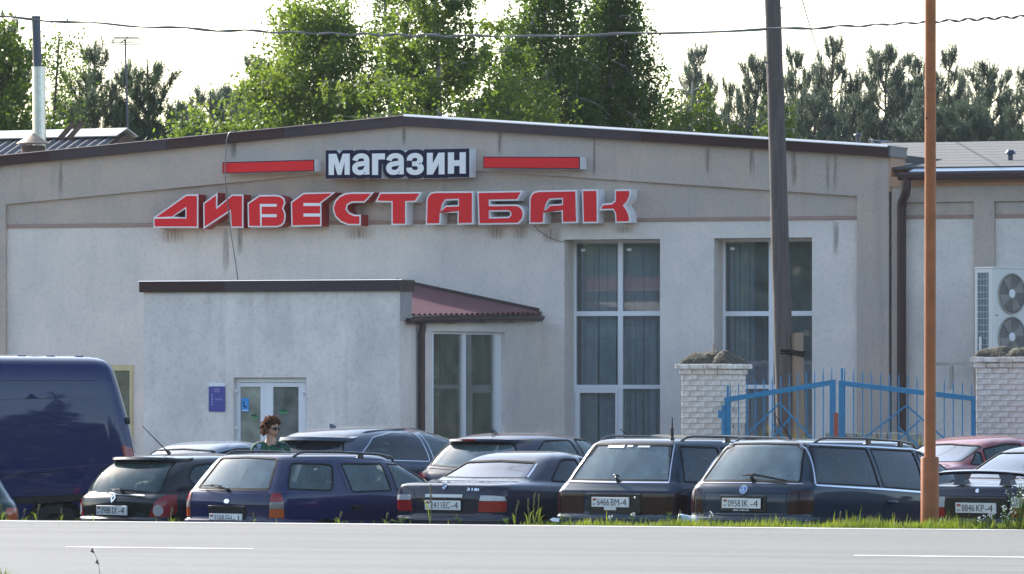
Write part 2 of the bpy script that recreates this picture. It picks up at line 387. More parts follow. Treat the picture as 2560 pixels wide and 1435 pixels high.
mb.prism([(xl, 0), (x18 - .002, 0), (x18 - .002, gable_lo(x18))] + lo + [(x2145 + .002, gable_lo(x2145)), (x2145 + .002, 0), (xr, 0), (xr, ztop(xr) - .12), (xpk, zpk - .12), (xl, ztop(xl) - .12)], [], -.06, .6)
sb(mb, 'gable_band', M['tan'])
# right end return of the gable parapet, warm bounce light put into its orange
mb = MB(); mb.box(xr + .002, xr + .03, -.055, .62, 5.02, ztop(xr) - .13); sb(mb, 'parapet_return', M['frieze_and_bounce'])
# side and back walls, roof slabs
mb = MB(); mb.box(xr - .3, xr - .01, .602, 14, 0, ztop(xr) - .15); mb.box(xl, xl + .3, .602, 14, 0, ztop(xl) - .15); mb.box(xl, xr - .01, 14.002, 14.3, 0, 5.2); sb(mb, 'outer_wall', M['plaster'])
mb = MB()
for a, b in ((xl - .2, xpk), (xpk, xr + .02)):
    za, zb = ztop(a) - .10, ztop(b) - .10
    mb.add([(a, .62, za), (b, .62, zb), (b, 14.4, zb), (a, 14.4, za), (a, .62, za - .1), (b, .62, zb - .1), (b, 14.4, zb - .1), (a, 14.4, za - .1)], [(0, 1, 2, 3), (7, 6, 5, 4), (0, 4, 5, 1), (2, 6, 7, 3), (1, 5, 6, 2), (3, 7, 4, 0)])
sb(mb, 'roof', M['roof_grey'])
# fascia strips in sheet lengths, each a little uneven, with a sky glint put into the right cap's pale colour
def along(a, b, n):
    return [(a + (b - a) * i / n, a + (b - a) * (i + 1) / n) for i in range(n)]
for side, (a, b), nn in (('l', (xl - .1, xpk), 4), ('r', (xpk, xr + .02), 4)):
    for i, (p, q) in enumerate(along(a, b, nn)):
        mb = MB(); y0 = -.175 - random.uniform(0, .006)
        P = [(p, ztop(p) - .15), (q - .004, ztop(q) - .15), (q - .004, ztop(q)), (p, ztop(p))]
        mb.prism(P, [], y0, .3); sb(mb, 'fascia_sheet', M['fascia_brown'] if (side, i) in (('l', 0), ('r', 2), ('r', 3), ('l', 2)) else M['fascia'])
    h = .028 if side == 'r' else .012
    mb = MB(); V = []
    for x in (a, b):
        z = ztop(x) + .002
        V += [Vector((x, -.192, z - .012)), Vector((x, -.192, z)), Vector((x, -.192 + h * 1.6, z + h)), Vector((x, .32, z + h)), Vector((x, .32, z - .012))]
    mb.add(V, [(0, 1, 6, 5), (1, 2, 7, 6), (2, 3, 8, 7), (3, 4, 9, 8), (4, 0, 5, 9), (0, 4, 3, 2, 1), (5, 6, 7, 8, 9)]); sb(mb, 'fascia_cap', M['cap_metal'] if side == 'r' else M['fascia'])
mb = MB(); mb.box(xr + .022, xr + .06, -.17, .62, ztop(xr) - .15, ztop(xr) - .02); mb.box(xr + .022, xr + .07, -.17, .64, ztop(xr) - .018, ztop(xr) + .01); sb(mb, 'fascia_return', M['dark_steel'])
# rain streaks: thin stain marks of their own on the plaster
M['stain'] = bpy.data.materials.new('grimy_run_stain'); M['stain'].use_nodes = True
nt = M['stain'].node_tree; b_ = nt.nodes['Principled BSDF']; b_.inputs['Base Color'].default_value = (.15, .11, .085, 1); b_.inputs['Roughness'].default_value = .95
tc_ = nt.nodes.new('ShaderNodeTexCoord'); sp_ = nt.nodes.new('ShaderNodeSeparateXYZ'); nt.links.new(tc_.outputs['Generated'], sp_.inputs[0])
def mth(op, a, bb, clamp=False):
    q = nt.nodes.new('ShaderNodeMath'); q.operation = op; q.use_clamp = clamp
    for i, v in enumerate((a, bb)):
        if v is None: continue
        if isinstance(v, (int, float)): q.inputs[i].default_value = v
        else: nt.links.new(v, q.inputs[i])
    return q.outputs[0]
nz_ = nt.nodes.new('ShaderNodeTexNoise'); nz_.inputs['Scale'].default_value = 5.0; nz_.inputs['Detail'].default_value = 5
mp_ = nt.nodes.new('ShaderNodeMapping'); mp_.inputs['Scale'].default_value = (7, 1, .35); nt.links.new(tc_.outputs['Object'], mp_.inputs[0]); nt.links.new(mp_.outputs[0], nz_.inputs['Vector'])
ex = mth('SUBTRACT', sp_.outputs[0], .5); ex = mth('ABSOLUTE', ex, None); ex = mth('MULTIPLY', ex, -2.0); ex = mth('ADD', ex, 1.0)
ez = mth('MULTIPLY', sp_.outputs[2], mth('SUBTRACT', 1.15, sp_.outputs[2])); ez = mth('MULTIPLY', ez, 3.2, True)
al = mth('MULTIPLY', ex, ez); al = mth('MULTIPLY', al, mth('MULTIPLY', mth('SUBTRACT', nz_.outputs['Fac'], .30), 2.6, True)); al = mth('MULTIPLY', al, .36, True)
nt.links.new(al, b_.inputs['Alpha'])
def stain(px, py0, py1, wpx, d, m='stain'):
    x, z0 = PF(px, py1, d); _, z1 = PF(px, py0, d); w = wpx / 165
    mb = MB(); mb.box(x - w / 2, x + w / 2, -d - .003, -d, z0, z1); return sb(mb, 'water_stain', M[m])
for a in ((152, 405, 500, 16), (583, 340, 400, 26), (1250, 330, 390, 14), (1485, 345, 445, 10), (1985, 372, 470, 20), (2070, 385, 480, 12), (2088, 385, 482, 14), (1770, 370, 440, 22), (1880, 375, 450, 16), (1010, 320, 365, 12)):
    stain(*a[:4], .0605)
M['rust_wash'] = M['stain'].copy(); M['rust_wash'].name = 'rusty_wash_stain'; M['rust_wash'].node_tree.nodes['Principled BSDF'].inputs['Base Color'].default_value = (.34, .19, .12, 1)
for a in ((565, 570, 690, 24), (600, 560, 640, 20), (1240, 565, 600, 60), (1300, 565, 600, 50), (430, 572, 610, 80), (900, 570, 600, 90), (2090, 555, 640, 20), (1380, 570, 610, 60), (1560, 566, 585, 60)):
    stain(*a[:4], .002, 'rust_wash' if a[3] > 40 else 'stain')

# ---- the two tall windows
def tall_window(w, left_edge_px, mull, bars, low_sash):
    x0, x1 = w; yb = .40
    fr = tag(empty('window', (0, 0, 0)), None); fr.parent = shop
    mb = MB(); f = .035
    mb.box(x0 - .02, x0 + f, yb, yb + .07, .45, zwt); mb.box(x1 - f * 1.0, x1 + .02, yb, yb + .07, .45, zwt)
    mb.box(x0 + f, x1 - f, yb + .002, yb + .068, zwt - .05, zwt - .001)
    mb.box(mull[0], mull[1], yb - .004, yb + .066, .45, zwt - .05)
    for z0, z1 in bars:
        mb.box(x0 + f, mull[0], yb - .002, yb + .06, z0, z1); mb.box(mull[1], x1 - f, yb - .002, yb + .06, z0, z1)
    sb(mb, 'window_frame', M['white_pvc'], fr)
    zz = [.47] + [z for b in bars for z in b] + [zwt - .05]; zz.sort()
    for (a, b) in ((x0 + f, mull[0]), (mull[1], x1 - f)):
        for i in range(0, len(zz), 2):
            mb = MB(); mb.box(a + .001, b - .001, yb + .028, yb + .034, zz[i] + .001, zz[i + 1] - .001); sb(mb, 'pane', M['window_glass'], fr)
    if low_sash:
        a, b = x0 + f + .002, mull[0] - .002; z1 = bars[0][0] - .002; mb = MB()
        mb.box(a, a + .06, yb - .03, yb + .02, .48, z1); mb.box(b - .03, b, yb - .03, yb + .02, .48, z1); mb.box(a + .06, b - .03, yb - .028, yb + .018, z1 - .06, z1); sb(mb, 'opening_sash', M['white_pvc'], fr)
    # soffit edge and sill
    mb = MB(); mb.box(x0 + .002, x1 - .002, -.03, .40, .42, .448); sb(mb, 'sill', M['cap_metal'], fr)
    # little paper labels left on the glass
    for a in (x0 + f + .07, mull[1] + .06):
        mb = MB(); mb.box(a, a + .07, yb + .022, yb + .027, zwt - .17, zwt - .13); sb(mb, 'paper_label', M['white_sign'], fr)
    # room behind
    mb = MB(); mb.add([(x0 - .3, .51, .1), (x1 + .3, .51, .1), (x1 + .3, 3.0, .1), (x0 - .3, 3.0, .1), (x0 - .3, .51, 4.5), (x1 + .3, .51, 4.5), (x1 + .3, 3.0, 4.5), (x0 - .3, 3.0, 4.5)], [(0, 1, 2, 3), (4, 7, 6, 5), (2, 3, 7, 6), (1, 2, 6, 5), (3, 0, 4, 7)])
    sb(mb, 'room_shell', M['room_wall'], fr)
    return fr
bars = [(PF(1500, 972, -.4)[1], PF(1500, 962, -.4)[1]), (PF(1500, 790, -.4)[1], PF(1500, 778, -.4)[1])]
tall_window(w1, 1437, (FX(1545, -.4), FX(1557, -.4)), bars, True)
bars2 = [(PF(1900, 972, -.4)[1], PF(1900, 962, -.4)[1]), (PF(1900, 790, -.4)[1], PF(1900, 778, -.4)[1])]
tall_window(w2, 1808, (FX(1922, -.4), FX(1934, -.4)), bars2, False)
# vertical blinds hang behind the first window, fewer behind the second
def blinds(w, a, b, label, seed, open_to=.5):
    rnd = random.Random(seed)
    r = tag(empty('vertical_blind', (0, YB, 0), -BY), label, 'blind', 'vertical blinds behind the tall windows')
    mb = MB(); mb.box(a, b, .52, .56, zwt - .08, zwt - .03); sb(mb, 'head_rail', M['white_pvc'], r)
    n = int((b - a) / .072); sl = MB(); hw = .0335
    sl.box(-hw, hw, -.002, .002, -3.75, 0)
    me = None
    for i in range(n):
        x = a + .04 + (b - a - .08) * i / (n - 1)
        if me is None:
            o = sl.build('blind_slat', M['blind'], r); me = o.data
        else:
            o = bpy.data.objects.new('blind_slat', me); COL.objects.link(o); o.parent = r
        u = i / (n - 1)
        o.location = (x + rnd.uniform(-.006, .006), .56 + .0, zwt - .09); o.rotation_euler = (0, rnd.uniform(-.006, .006), R(6 + 48 * max(0, u - open_to) / (1 - open_to) + rnd.uniform(-5, 5)))
blinds(w1, w1[0] + .05, w1[1] - .03, 'grey vertical slat blind behind the tall window left of the utility pole', 3)
blinds(w2, w2[0] + .05, w2[0] + .45, 'narrow grey slat blind drawn aside behind the tall window at the utility pole', 4, .1)
M['curtain'] = mat('olive_curtain', (.20, .22, .05), .9, var=.3, vscale=6, stretch=(6, 1, .3))
mb = MB(); a, b = w2[0] + .62, w2[0] + .86
pts = [(a + (b - a) * i / 16, .62 + .025 * math.sin(i * 1.7)) for i in range(17)]
mb.add([(x, y, .3) for x, y in pts] + [(x, y, zwt - .1) for x, y in pts], [(i, i + 1, 18 + i, 17 + i) for i in range(16)])
o = sb(mb, 'curtain', M['curtain'], None, smooth=True, loc=(0, YB, 0), rz=-BY); tag(o, 'olive green curtain hanging behind the tall window at the utility pole', 'curtain')

# small yellowish window low on the left of the front, mostly hidden by the van
yw = empty('window'); yw.parent = shop; M['cream_paint'] = mat('cream_yellow_paint', (.62, .54, .30), .6, var=.2)
xa_, xb_ = FX(205), FX(333); zt_ = PF(320, 912)[1]; zb_w = zt_ - 1.5
mb = MB(); mb.box(xa_, xb_, -.03, -.002, zt_ - .09, zt_); mb.box(xb_ - .05, xb_, -.029, -.002, zb_w, zt_ - .091); mb.box(xa_, xa_ + .05, -.029, -.002, zb_w, zt_ - .091); mb.box(xa_ + .051, xb_ - .051, -.029, -.002, zb_w, zb_w + .06); mb.build('window_frame', M['cream_paint'], yw)
mb = MB(); mb.box(xa_ + .051, xb_ - .051, -.012, -.003, zb_w + .061, zt_ - .091); mb.build('pane', M['lit_olive'], yw)

# ---- entrance block projecting from the shop front
ent = tag(empty('entrance_block', (0, YB, 0), -BY), 'projecting dirty white entrance block with brown topped front parapet and wine red lean roof', 'entrance')
TV = .47; DV = PS(1000, 900, TV)[0]
xv0 = FX(360, DV); zc1 = PF(700, 702, DV)[1]; zc0 = zc1 - .155
d0 = (FX(583, DV), FX(766, DV)); zd = PF(670, 944, DV)[1]
mb = MB(); mb.prism([(xv0, 0), (d0[0], 0), (d0[0], zd), (d0[1], zd), (d0[1], 0), (TV, 0), (TV, zc0 + .02), (xv0, zc0 + .02)], [], -DV, -DV + .38)
sb(mb, 'front_wall', M['plaster_dirty'], ent)
mb = MB(); mb.box(xv0, xv0 + .3, -DV + .382, -.002, 0, 3.3); sb(mb, 'left_wall', M['plaster'], ent)
# right wall with its window: plane x = TV, d from 0 to DV
sw = [PS(p, 900, TV)[0] for p in (1263, 1248, 1176, 1167, 1095, 1080)]
zsw = PS(1170, 836, TV)[1]; zni = PS(1170, 829, TV)[1]
mb = MB()
def sidewall(mb, da, db, z0, z1, t0=TV - .3, t1=TV): mb.box(t0, t1, -da, -db, z0, z1)
sidewall(mb, DV - .382, sw[5], 0, 3.12); sidewall(mb, sw[5] - .001, sw[0] + .001, zni, 3.12); sidewall(mb, sw[0], .002, 0, 3.12); sidewall(mb, sw[5] - .001, sw[0] + .001, 0, .35)
sb(mb, 'right_wall', M['plaster'], ent)
win = empty('window'); win.parent = ent
mb = MB(); t0, t1 = TV - .14, TV - .07
for a, b in ((sw[5], sw[4]), (sw[3], sw[2]), (sw[1], sw[0])): mb.box(t0, t1, -a, -b, .352, zni - .002)
mb.box(t0 + .003, t1 - .003, -sw[4], -sw[3], zsw, zni - .004); mb.box(t0 + .003, t1 - .003, -sw[2], -sw[1], zsw, zni - .004)
sb(mb, 'window_frame', M['white_pvc'], win)
for a, b in ((sw[4], sw[3]), (sw[2], sw[1])):
    mb = MB(); mb.box(t0 + .03, t0 + .036, -a + .001, -b - .001, .353, zsw - .001); sb(mb, 'pane', M['lit_olive'], win)
# floor and inside of the entrance: yellowish back wall
mb = MB(); mb.box(xv0 + .31, TV - .31, -DV + .39, -.01, .18, .2); mb.box(xv0 + .31, TV - .31, -.03, -.004, .2, 3.1); mb.box(xv0 + .301, xv0 + .33, -DV + .4, -.05, .2, 3.1); mb.box(xv0 + .31, TV - .31, -DV + .39, -.01, 3.1, 3.12); sb(mb, 'hall_lining', M['room_wall'], ent)
# parapet fascia with return
mb = MB(); n = 3
for p, q in along(xv0 - .05, TV - .004, n):
    mb = MB(); mb.box(p, q - .004, -DV - .06 - random.uniform(0, .004), -DV + .40, zc0, zc1); sb(mb, 'fascia_sheet', M['fascia_brown'] if p < xv0 + .1 else M['fascia'], ent)
mb = MB(); mb.box(TV - .002, TV + .05, -DV - .058, -DV + .42, zc0 - .004, zc1); sb(mb, 'fascia_return', M['pipe_brown'], ent)
mb = MB(); V = []
for x in (xv0 - .06, TV + .055):
    V += [Vector((x, -DV - .075, zc1 + .002)), Vector((x, -DV - .045, zc1 + .010)), Vector((x, -DV + .42, zc1 + .014)), Vector((x, -DV + .42, zc1 + .002))]
mb.add(V, [(0, 1, 5, 4), (1, 2, 6, 5), (2, 3, 7, 6), (3, 0, 4, 7), (0, 3, 2, 1), (4, 5, 6, 7)]); sb(mb, 'parapet_cap', M['cap_metal'], ent)
mb = MB(); mb.box(TV + .003, TV + .02, -DV + .002, -DV + .38, zc0 - .42, zc0 - .006); sb(mb, 'parapet_patch', mat('grey_patch_plaster', (.34, .33, .33), .9, var=.2), ent)
# profiled sheet roof falling to the right: wave runs along the depth, ribs run along x
te = TV + .03; ze0, ze1 = 3.165, 3.245      # eave height at the front and at the shop wall
nw = 250; V = []
xsr = [-1.75, -1.2, -.3, te]
for j in range(nw + 1):
    d = (DV - .42) * (1 - j / nw) + .012
    ph = (d / .2) % 1.0
    wv = .026 * max(0, min(1, (abs(ph - .5) * 4 - .5)))     # trapezoid profile
    for x in xsr:
        ze = ze0 + (ze1 - ze0) * (1 - d / DV)
        V.append((x, -d, ze + .2 * (te - x) + wv))
k = len(xsr); mb = MB(); mb.add(V, [(j * k + i, j * k + i + 1, (j + 1) * k + i + 1, (j + 1) * k + i) for j in range(nw) for i in range(k - 1)])
o = sb(mb, 'sheet_roof', M['roof_red'], ent)
sm = o.modifiers.new('thickness', 'SOLIDIFY'); sm.thickness = .012
# wall flashing along the roof, weathered
mb = MB(); V = []
for x in (-1.9, te - .05): V += [(x, -.004, ze1 + .2 * (te - x) + .0), (x, -.02, ze1 + .2 * (te - x) + .0), (x, -.02, ze1 + .2 * (te - x) + .07), (x, -.004, ze1 + .2 * (te - x) + .07)]
mb.add(V, [(0, 1, 5, 4), (1, 2, 6, 5), (2, 3, 7, 6), (0, 3, 2, 1), (4, 5, 6, 7)]); sb(mb, 'roof_flashing', M['pipe_brown'], ent)
# soffit board, gutter, brackets, downpipe
mb = MB(); mb.add([(te - .02, -DV + .42, ze0 - .075), (te - .02, .0, ze1 - .075), (te - .02, .0, ze1 - .012), (te - .02, -DV + .42, ze0 - .012), (TV, -DV + .42, ze0 - .075), (TV, .0, ze1 - .075), (TV, .0, ze1 - .012), (TV, -DV + .42, ze0 - .012)], [(0, 1, 2, 3), (4, 5, 1, 0), (3, 2, 6, 7)]); sb(mb, 'eave_board', M['pipe_brown'], ent)
gy0, gy1 = -DV + .16, -.22
mb = MB(); V = []
for y, z in ((gy0, ze0 - .02), (gy1, ze1 - .02)):
    for q in range(9):
        t = math.pi * q / 8; V.append((te + .06 - .06 * math.cos(t), y, z - .02 - .075 * math.sin(t)))
mb.add(V, [(i, i + 1, 10 + i, 9 + i) for i in range(8)] + [tuple(range(8, -1, -1)), tuple(range(9, 18))]); o = sb(mb, 'gutter', M['pipe_brown'], ent, smooth=40)
o.modifiers.new('thickness', 'SOLIDIFY').thickness = .006
for i in range(5):
    y = gy0 + .35 + (gy1 - gy0 - .5) * i / 4; z = ze0 + (ze1 - ze0) * (y - gy0) / (gy1 - gy0)
    mb = MB(); mb.box(te - .02, te + .15, y - .025, y + .025, z - .125, z - .117); sb(mb, 'gutter_bracket', M['pipe_brown'], ent)
dp = PS(1043, 900, TV)[0]
mb = MB(); mb.tube([(te + .06, -dp, ze0 - .10), (te + .06, -dp, ze0 - .16), (TV + .07, -dp, ze0 - .26), (TV + .07, -dp, .25)], .05, 10); sb(mb, 'downpipe', M['pipe_brown'], ent, smooth=50)
# ---- the double door
door = empty('door'); door.parent = ent
xa, xb = d0; y0 = -DV + .10; zg = .17
xm0, xm1 = FX(655, DV - .1), FX(668, DV - .1)
mb = MB(); mb.box(xa + .004, xa + .05, y0, y0 + .07, zg, zd - .004); mb.box(xb - .05, xb - .004, y0, y0 + .07, zg, zd - .004); mb.box(xa + .05, xb - .05, y0 + .002, y0 + .068, zd - .07, zd - .006); sb(mb, 'door_frame', M['white_pvc'], door)
leafs = ((xa + .052, xm0 + .035, FX(601, DV - .1), FX(652, DV - .1)), (xm0 + .038, xb - .052, FX(683, DV - .1), FX(747, DV - .1)))
for a, b, ga, gb in leafs:
    zt = zd - .075; zgl = PF(640, 967, DV - .1)[1]
    mb = MB(); mb.box(a, ga, y0 - .01, y0 + .06, zg, zt); mb.box(gb, b, y0 - .01, y0 + .06, zg, zt); mb.box(ga, gb, y0 - .008, y0 + .058, zgl, zt - .002); mb.box(ga, gb, y0 - .008, y0 + .058, zg, zg + .25)
    sb(mb, 'door_leaf', M['white_pvc'], door)
    mb = MB(); mb.box(ga + .001, gb - .001, y0 + .02, y0 + .026, zg + .251, zgl - .001); sb(mb, 'door_pane', M['lit_pale'] if ga < leafs[1][0] else M['lit_grey'], door)
for px, py in ((590, 976), (590, 1068), (762, 977)):
    x, z = PF(px, py, DV - .1)
    mb = MB(); mb.bbox(x - .045, x + .045, y0 - .035, y0 - .012, z - .035, z + .02, .008); mb.box(x - .03, x - .006, y0 - .03, y0 - .005, z - .09, z - .036); sb(mb, 'hinge', M['white_sign'], door)
M['green_logo'] = mat('green_sticker', (.03, .42, .12), .5); M['dark_green'] = mat('dark_green_sticker', (.01, .09, .05), .5)
def sticker(px, py, wpx, lab):
    x, z = PF(px, py, DV - .1); w = wpx / 175
    r = empty('car_sticker', (0, YB, 0), -BY); tag(r, lab, 'sticker', 'green car stickers on the door panes')
    y = y0 + .012
    # car outline over a green wordmark-like band
    mb = MB(); mb.prism([(x - w * .5, z - w * .02), (x - w * .42, z + w * .14), (x - w * .22, z + w * .2), (x - w * .05, z + w * .30), (x + w * .18, z + w * .28), (x + w * .34, z + w * .10), (x + w * .5, z + w * .02), (x + w * .3, z - w * .06)], [], y, y + .002); mb.build('car_outline', M['dark_green'], r)
    mb = text_mb('Green', w * .30, w * .95, .02); move(mb, Matrix.Translation((x - w * .47, y + .0005, z - w * .34))); mb.build('green_lettering', M['green_logo'], r)
sticker(635, 1040, 20, 'small green car sticker low on the left door pane')
sticker(708, 1027, 23, 'small green car sticker on the right door pane')
M['sky_blue'] = mat('light_blue_print', (.05, .32, .75), .5)
r = empty('notice_sticker', (0, YB, 0), -BY); tag(r, 'light blue pictogram notice stuck inside the left door pane', 'sticker')
x0_, z1_ = PF(603, 995, DV - .1); x1_, z0_ = PF(621, 1029, DV - .1); y = y0 + .012
mb = MB(); mb.box(x0_, x1_, y, y + .003, z0_, z1_); mb.build('notice_sheet', M['sky_blue'], r)
cx, cz = (x0_ + x1_) / 2, (z0_ + z1_) / 2 + .005
mb = MB(); mb.box(cx - .028, cx - .014, y - .002, y - .0005, cz, cz + .045); mb.prism([(cx - .03, cz), (cx + .02, cz - .03), (cx + .034, cz - .05), (cx - .02, cz - .035)], [], y - .002, y - .0005); mb.build('pictogram', M['navy_sign'], r)
mb = MB(); mb.box(x0_ + .01, x1_ - .01, y - .002, y - .0005, z0_ + .012, z0_ + .024); mb.build('caption_bar', M['white_sign'], r)
# opening hours plate on the entrance wall
M['plate_blue'] = mat('violet_blue_print', (.065, .07, .30), .5)
r = tag(empty('opening_hours_sign', (0, YB, 0), -BY), 'violet blue opening hours plate on the entrance wall left of the door', 'sign')
x0_, z1_ = PF(523, 957, DV); x1_, z0_ = PF(563, 1029, DV); zs = PF(523, 966, DV)[1]; y = -DV
mb = MB(); mb.box(x0_, x1_, y - .016, y - .002, z0_, zs); mb.build('plate', M['plate_blue'], r)
mb = MB(); mb.box(x0_, x1_, y - .015, y - .002, zs + .001, z1_); mb.build('header_strip', M['white_sign'], r)
wpl = x1_ - x0_
def put(txt, h, w, cx, cz, m, yy, par, name='lettering', bold=0.0):
    t = text_mb(txt, h, w, bold); move(t, Matrix.Translation((cx - t.w / 2, yy, cz))); return t.build(name, m, par)
M['pale_print'] = mat('pale_print', (.55, .56, .75), .6)
put('РЕЖИМ', .022, .075, x0_ + wpl * .5, zs - .05, M['pale_print'], y - .0175, r)
put('РАБОТЫ', .022, .085, x0_ + wpl * .5, zs - .083, M['pale_print'], y - .0175, r)
for i in range(5):
    zz = zs - .12 - i * .033
    mb = MB(); mb.box(x0_ + wpl * .17, x0_ + wpl * .25, y - .0185, y - .0168, zz - .011, zz); mb.build('day_mark', M['pale_print'], r)
put('9.00-17.30', .026, .10, x0_ + wpl * .62, zs - .2, M['pale_print'], y - .0175, r)

# ------------------------------------------------------------------ signs on the front
DS = .33
def bar(px0, px1, yl, yr_, lab):
    r = tag(empty('red_sign_bar', (0, YB, 0), -BY), lab, 'sign', 'red bars beside the shop word')
    (a, za1), (b, zb1) = PF(px0, yl[0], DS), PF(px1, yr_[0], DS); za0 = PF(px0, yl[1], DS)[1]; zb0 = PF(px1, yr_[1], DS)[1]
    mb = MB(); mb.prism([(a, za0), (b, zb0), (b, zb1), (a, za1)], [], -DS, -.062, 0, 1); mb.build('sign_box', [M['navy_sign'], M['white_sign']], r)
    e = .014; mb = MB(); mb.prism([(a + e, za0 + e), (b - e, zb0 + e), (b - e, zb1 - e), (a + e, za1 - e)], [], -DS - .006, -DS - .001); mb.build('red_face', M['red_sign'], r)
bar(556, 786, (405.5, 434), (399, 428), 'red bar sign left of the white on navy word')
bar(1208, 1450, (391.5, 421), (392, 422.5), 'red bar sign right of the white on navy word')
# the word on the navy box
r = tag(empty('shop_word_sign', (0, YB, 0), -BY), 'white lower case Cyrillic word on a navy box sign under the gable', 'sign')
(xa, za), (xb, zb) = PF(818, 446, DS), PF(1171, 372, DS)
zb_ = PF(1171, 442, DS)[1]
word = 'магазин'
# letter cells measured from the photograph (left, right, top, bottom)
cells = [(822.5, 875, 384, 437.5), (881.5, 924.5, 383, 438), (931, 963, 383.5, 437.5), (966, 1010.5, 382.5, 437.5), (1016.5, 1060.5, 382, 438), (1068, 1112, 381.5, 436.5), (1120.5, 1165, 380.5, 434.5)]
for i, (ch, (l, rr_, tp, bt)) in enumerate(zip(word, cells)):
    x0, z0 = PF(l, bt, DS); x1, z1 = PF(rr_, tp, DS)
    gl = {'м': [[(0, 0), (0, 1), (.36, 1), (.52, .52), (.67, 1), (1, 1), (1, 0), (.76, 0), (.76, .62), (.60, 0), (.42, 0), (.25, .60), (.25, 0)]],
          'г': [[(0, 0), (0, 1), (1, 1), (1, .72), (.47, .72), (.47, 0)]],
          'и': [[(0, 0), (0, 1), (.33, 1), (.33, .50), (.66, 1), (1, 1), (1, 0), (.67, 0), (.67, .50), (.34, 0)]],
          'н': [[(0, 0), (0, 1), (.34, 1), (.34, .63), (.66, .63), (.66, 1), (1, 1), (1, 0), (.66, 0), (.66, .36), (.34, .36), (.34, 0)]]}
    if ch in gl:
        t = MB(); t.prism([(x0 + (x1 - x0) * a, z0 + (z1 - z0) * b) for a, b in gl[ch][0]], [], -DS - .014, -DS - .0035)
    else:
        t = text_mb(ch, z1 - z0, x1 - x0, .034); move(t, Matrix.Translation((x0, -DS - .014, z0)))
    t.build('letter', M['white_sign'], r)
    # its dark surround: the same outline grown, down to the wall
    g = .055
    if ch in 'мгин':
        P = [(x0 - g, z0 - g), (x1 + g, z0 - g), (x1 + g, z1 + g), (x0 - g, z1 + g)]
        if ch == 'г': P = [(x0 - g, z0 - g), (x0 + (x1 - x0) * .46 + g, z0 - g), (x0 + (x1 - x0) * .5 + g, z0 + .17), (x1 + g, z0 + .2), (x1 + g, z1 + g), (x0 - g, z1 + g)]
        if ch == 'м': mx_ = (x0 + x1) / 2; P = P[:3] + [(mx_ + .05, z1 + g), (mx_, z1 + .0), (mx_ - .05, z1 + g)] + P[3:]
    else:
        cx, cz, hx, hz = (x0 + x1) / 2, (z0 + z1) / 2, (x1 - x0) / 2 + g, (z1 - z0) / 2 + g
        P = []
        for q in range(28):
            a = 2 * math.pi * q / 28; c_, s_ = math.cos(a), math.sin(a); e = .62
            P.append((cx + hx * math.copysign(abs(c_) ** e, c_), cz + hz * math.copysign(abs(s_) ** e, s_)))
    mb = MB(); mb.prism(P, [], -DS - .0015 * (i % 2), -.062, 0, 1); mb.build('letter_surround', [M['navy_sign'], M['white_sign']], r)

# the big red name
def z6(p): return (360 + p[0] / 3.459, 340 + p[1] / 3.459)
def z7(p): return (1000 + p[0] / 3.261, 280 + p[1] / 3.261)
LET = [
 (z6, [[(82, 705), (365, 505), (470, 505), (470, 795), (82, 795)]], [[(255, 697), (358, 630), (358, 704)]], [[(88, 704), (255, 697), (358, 704), (358, 712), (88, 716)]]),
 (z6, [[(512, 580), (635, 490), (635, 610), (760, 505), (860, 505), (860, 795), (752, 795), (742, 655), (515, 805)]], [], []),
 (z6, [[(895, 580), (1000, 510), (1140, 508), (1185, 516), (1214, 540), (1224, 580), (1206, 625), (1224, 665), (1226, 700), (1216, 750), (1190, 778), (1150, 790), (900, 790)]], [], [[(1005, 588), (1148, 588), (1152, 599), (1148, 611), (1020, 611), (1020, 676), (1148, 676), (1152, 689), (1148, 702), (1020, 702), (1020, 775), (1008, 775)]]),
 (z6, [[(1270, 570), (1380, 490), (1655, 487), (1535, 580), (1535, 780), (1275, 785)]], [], [[(1382, 580), (1535, 580), (1535, 605), (1382, 605)], [(1382, 670), (1535, 670), (1535, 697), (1382, 697)]]),
 (z6, [[(1990, 487), (1800, 487), (1745, 493), (1690, 518), (1650, 562), (1632, 615), (1636, 655), (1655, 700), (1700, 745), (1765, 772), (1875, 773), (1875, 680), (1820, 680), (1778, 662), (1755, 632), (1762, 598), (1800, 578), (1910, 576)]], [], []),
 (z6, [[(2040, 487), (2405, 484), (2350, 572), (2270, 575), (2270, 770), (2140, 772), (2140, 575), (2000, 572)]], [], []),
 (z7, [[(210, 920), (215, 710), (228, 680), (252, 656), (290, 648), (598, 646), (598, 915), (467, 918), (470, 820), (335, 822), (330, 918)]], [[(338, 800), (352, 752), (374, 722), (472, 718), (472, 758), (372, 762)]], []),
 (z7, [[(630, 648), (1005, 641), (960, 722), (735, 726), (735, 755), (950, 753), (985, 768), (1006, 798), (1012, 835), (1002, 875), (965, 914), (640, 919)]], [[(735, 812), (885, 811), (898, 822), (900, 838), (885, 853), (735, 857)]], []),
 (z7, [[(1052, 912), (1055, 702), (1068, 672), (1092, 650), (1130, 640), (1440, 634), (1448, 905), (1318, 908), (1318, 812), (1180, 815), (1176, 910)]], [[(1184, 797), (1198, 748), (1222, 716), (1320, 710), (1320, 748), (1222, 754)]], []),
 (z7, [[(1482, 632), (1612, 630), (1616, 905), (1490, 908)], [(1752, 632), (1885, 630), (1878, 690), (1860, 730), (1832, 763), (1856, 795), (1874, 840), (1880, 902), (1756, 905), (1752, 830), (1735, 800), (1620, 802), (1650, 748), (1728, 740), (1750, 722)]], [], []),
]
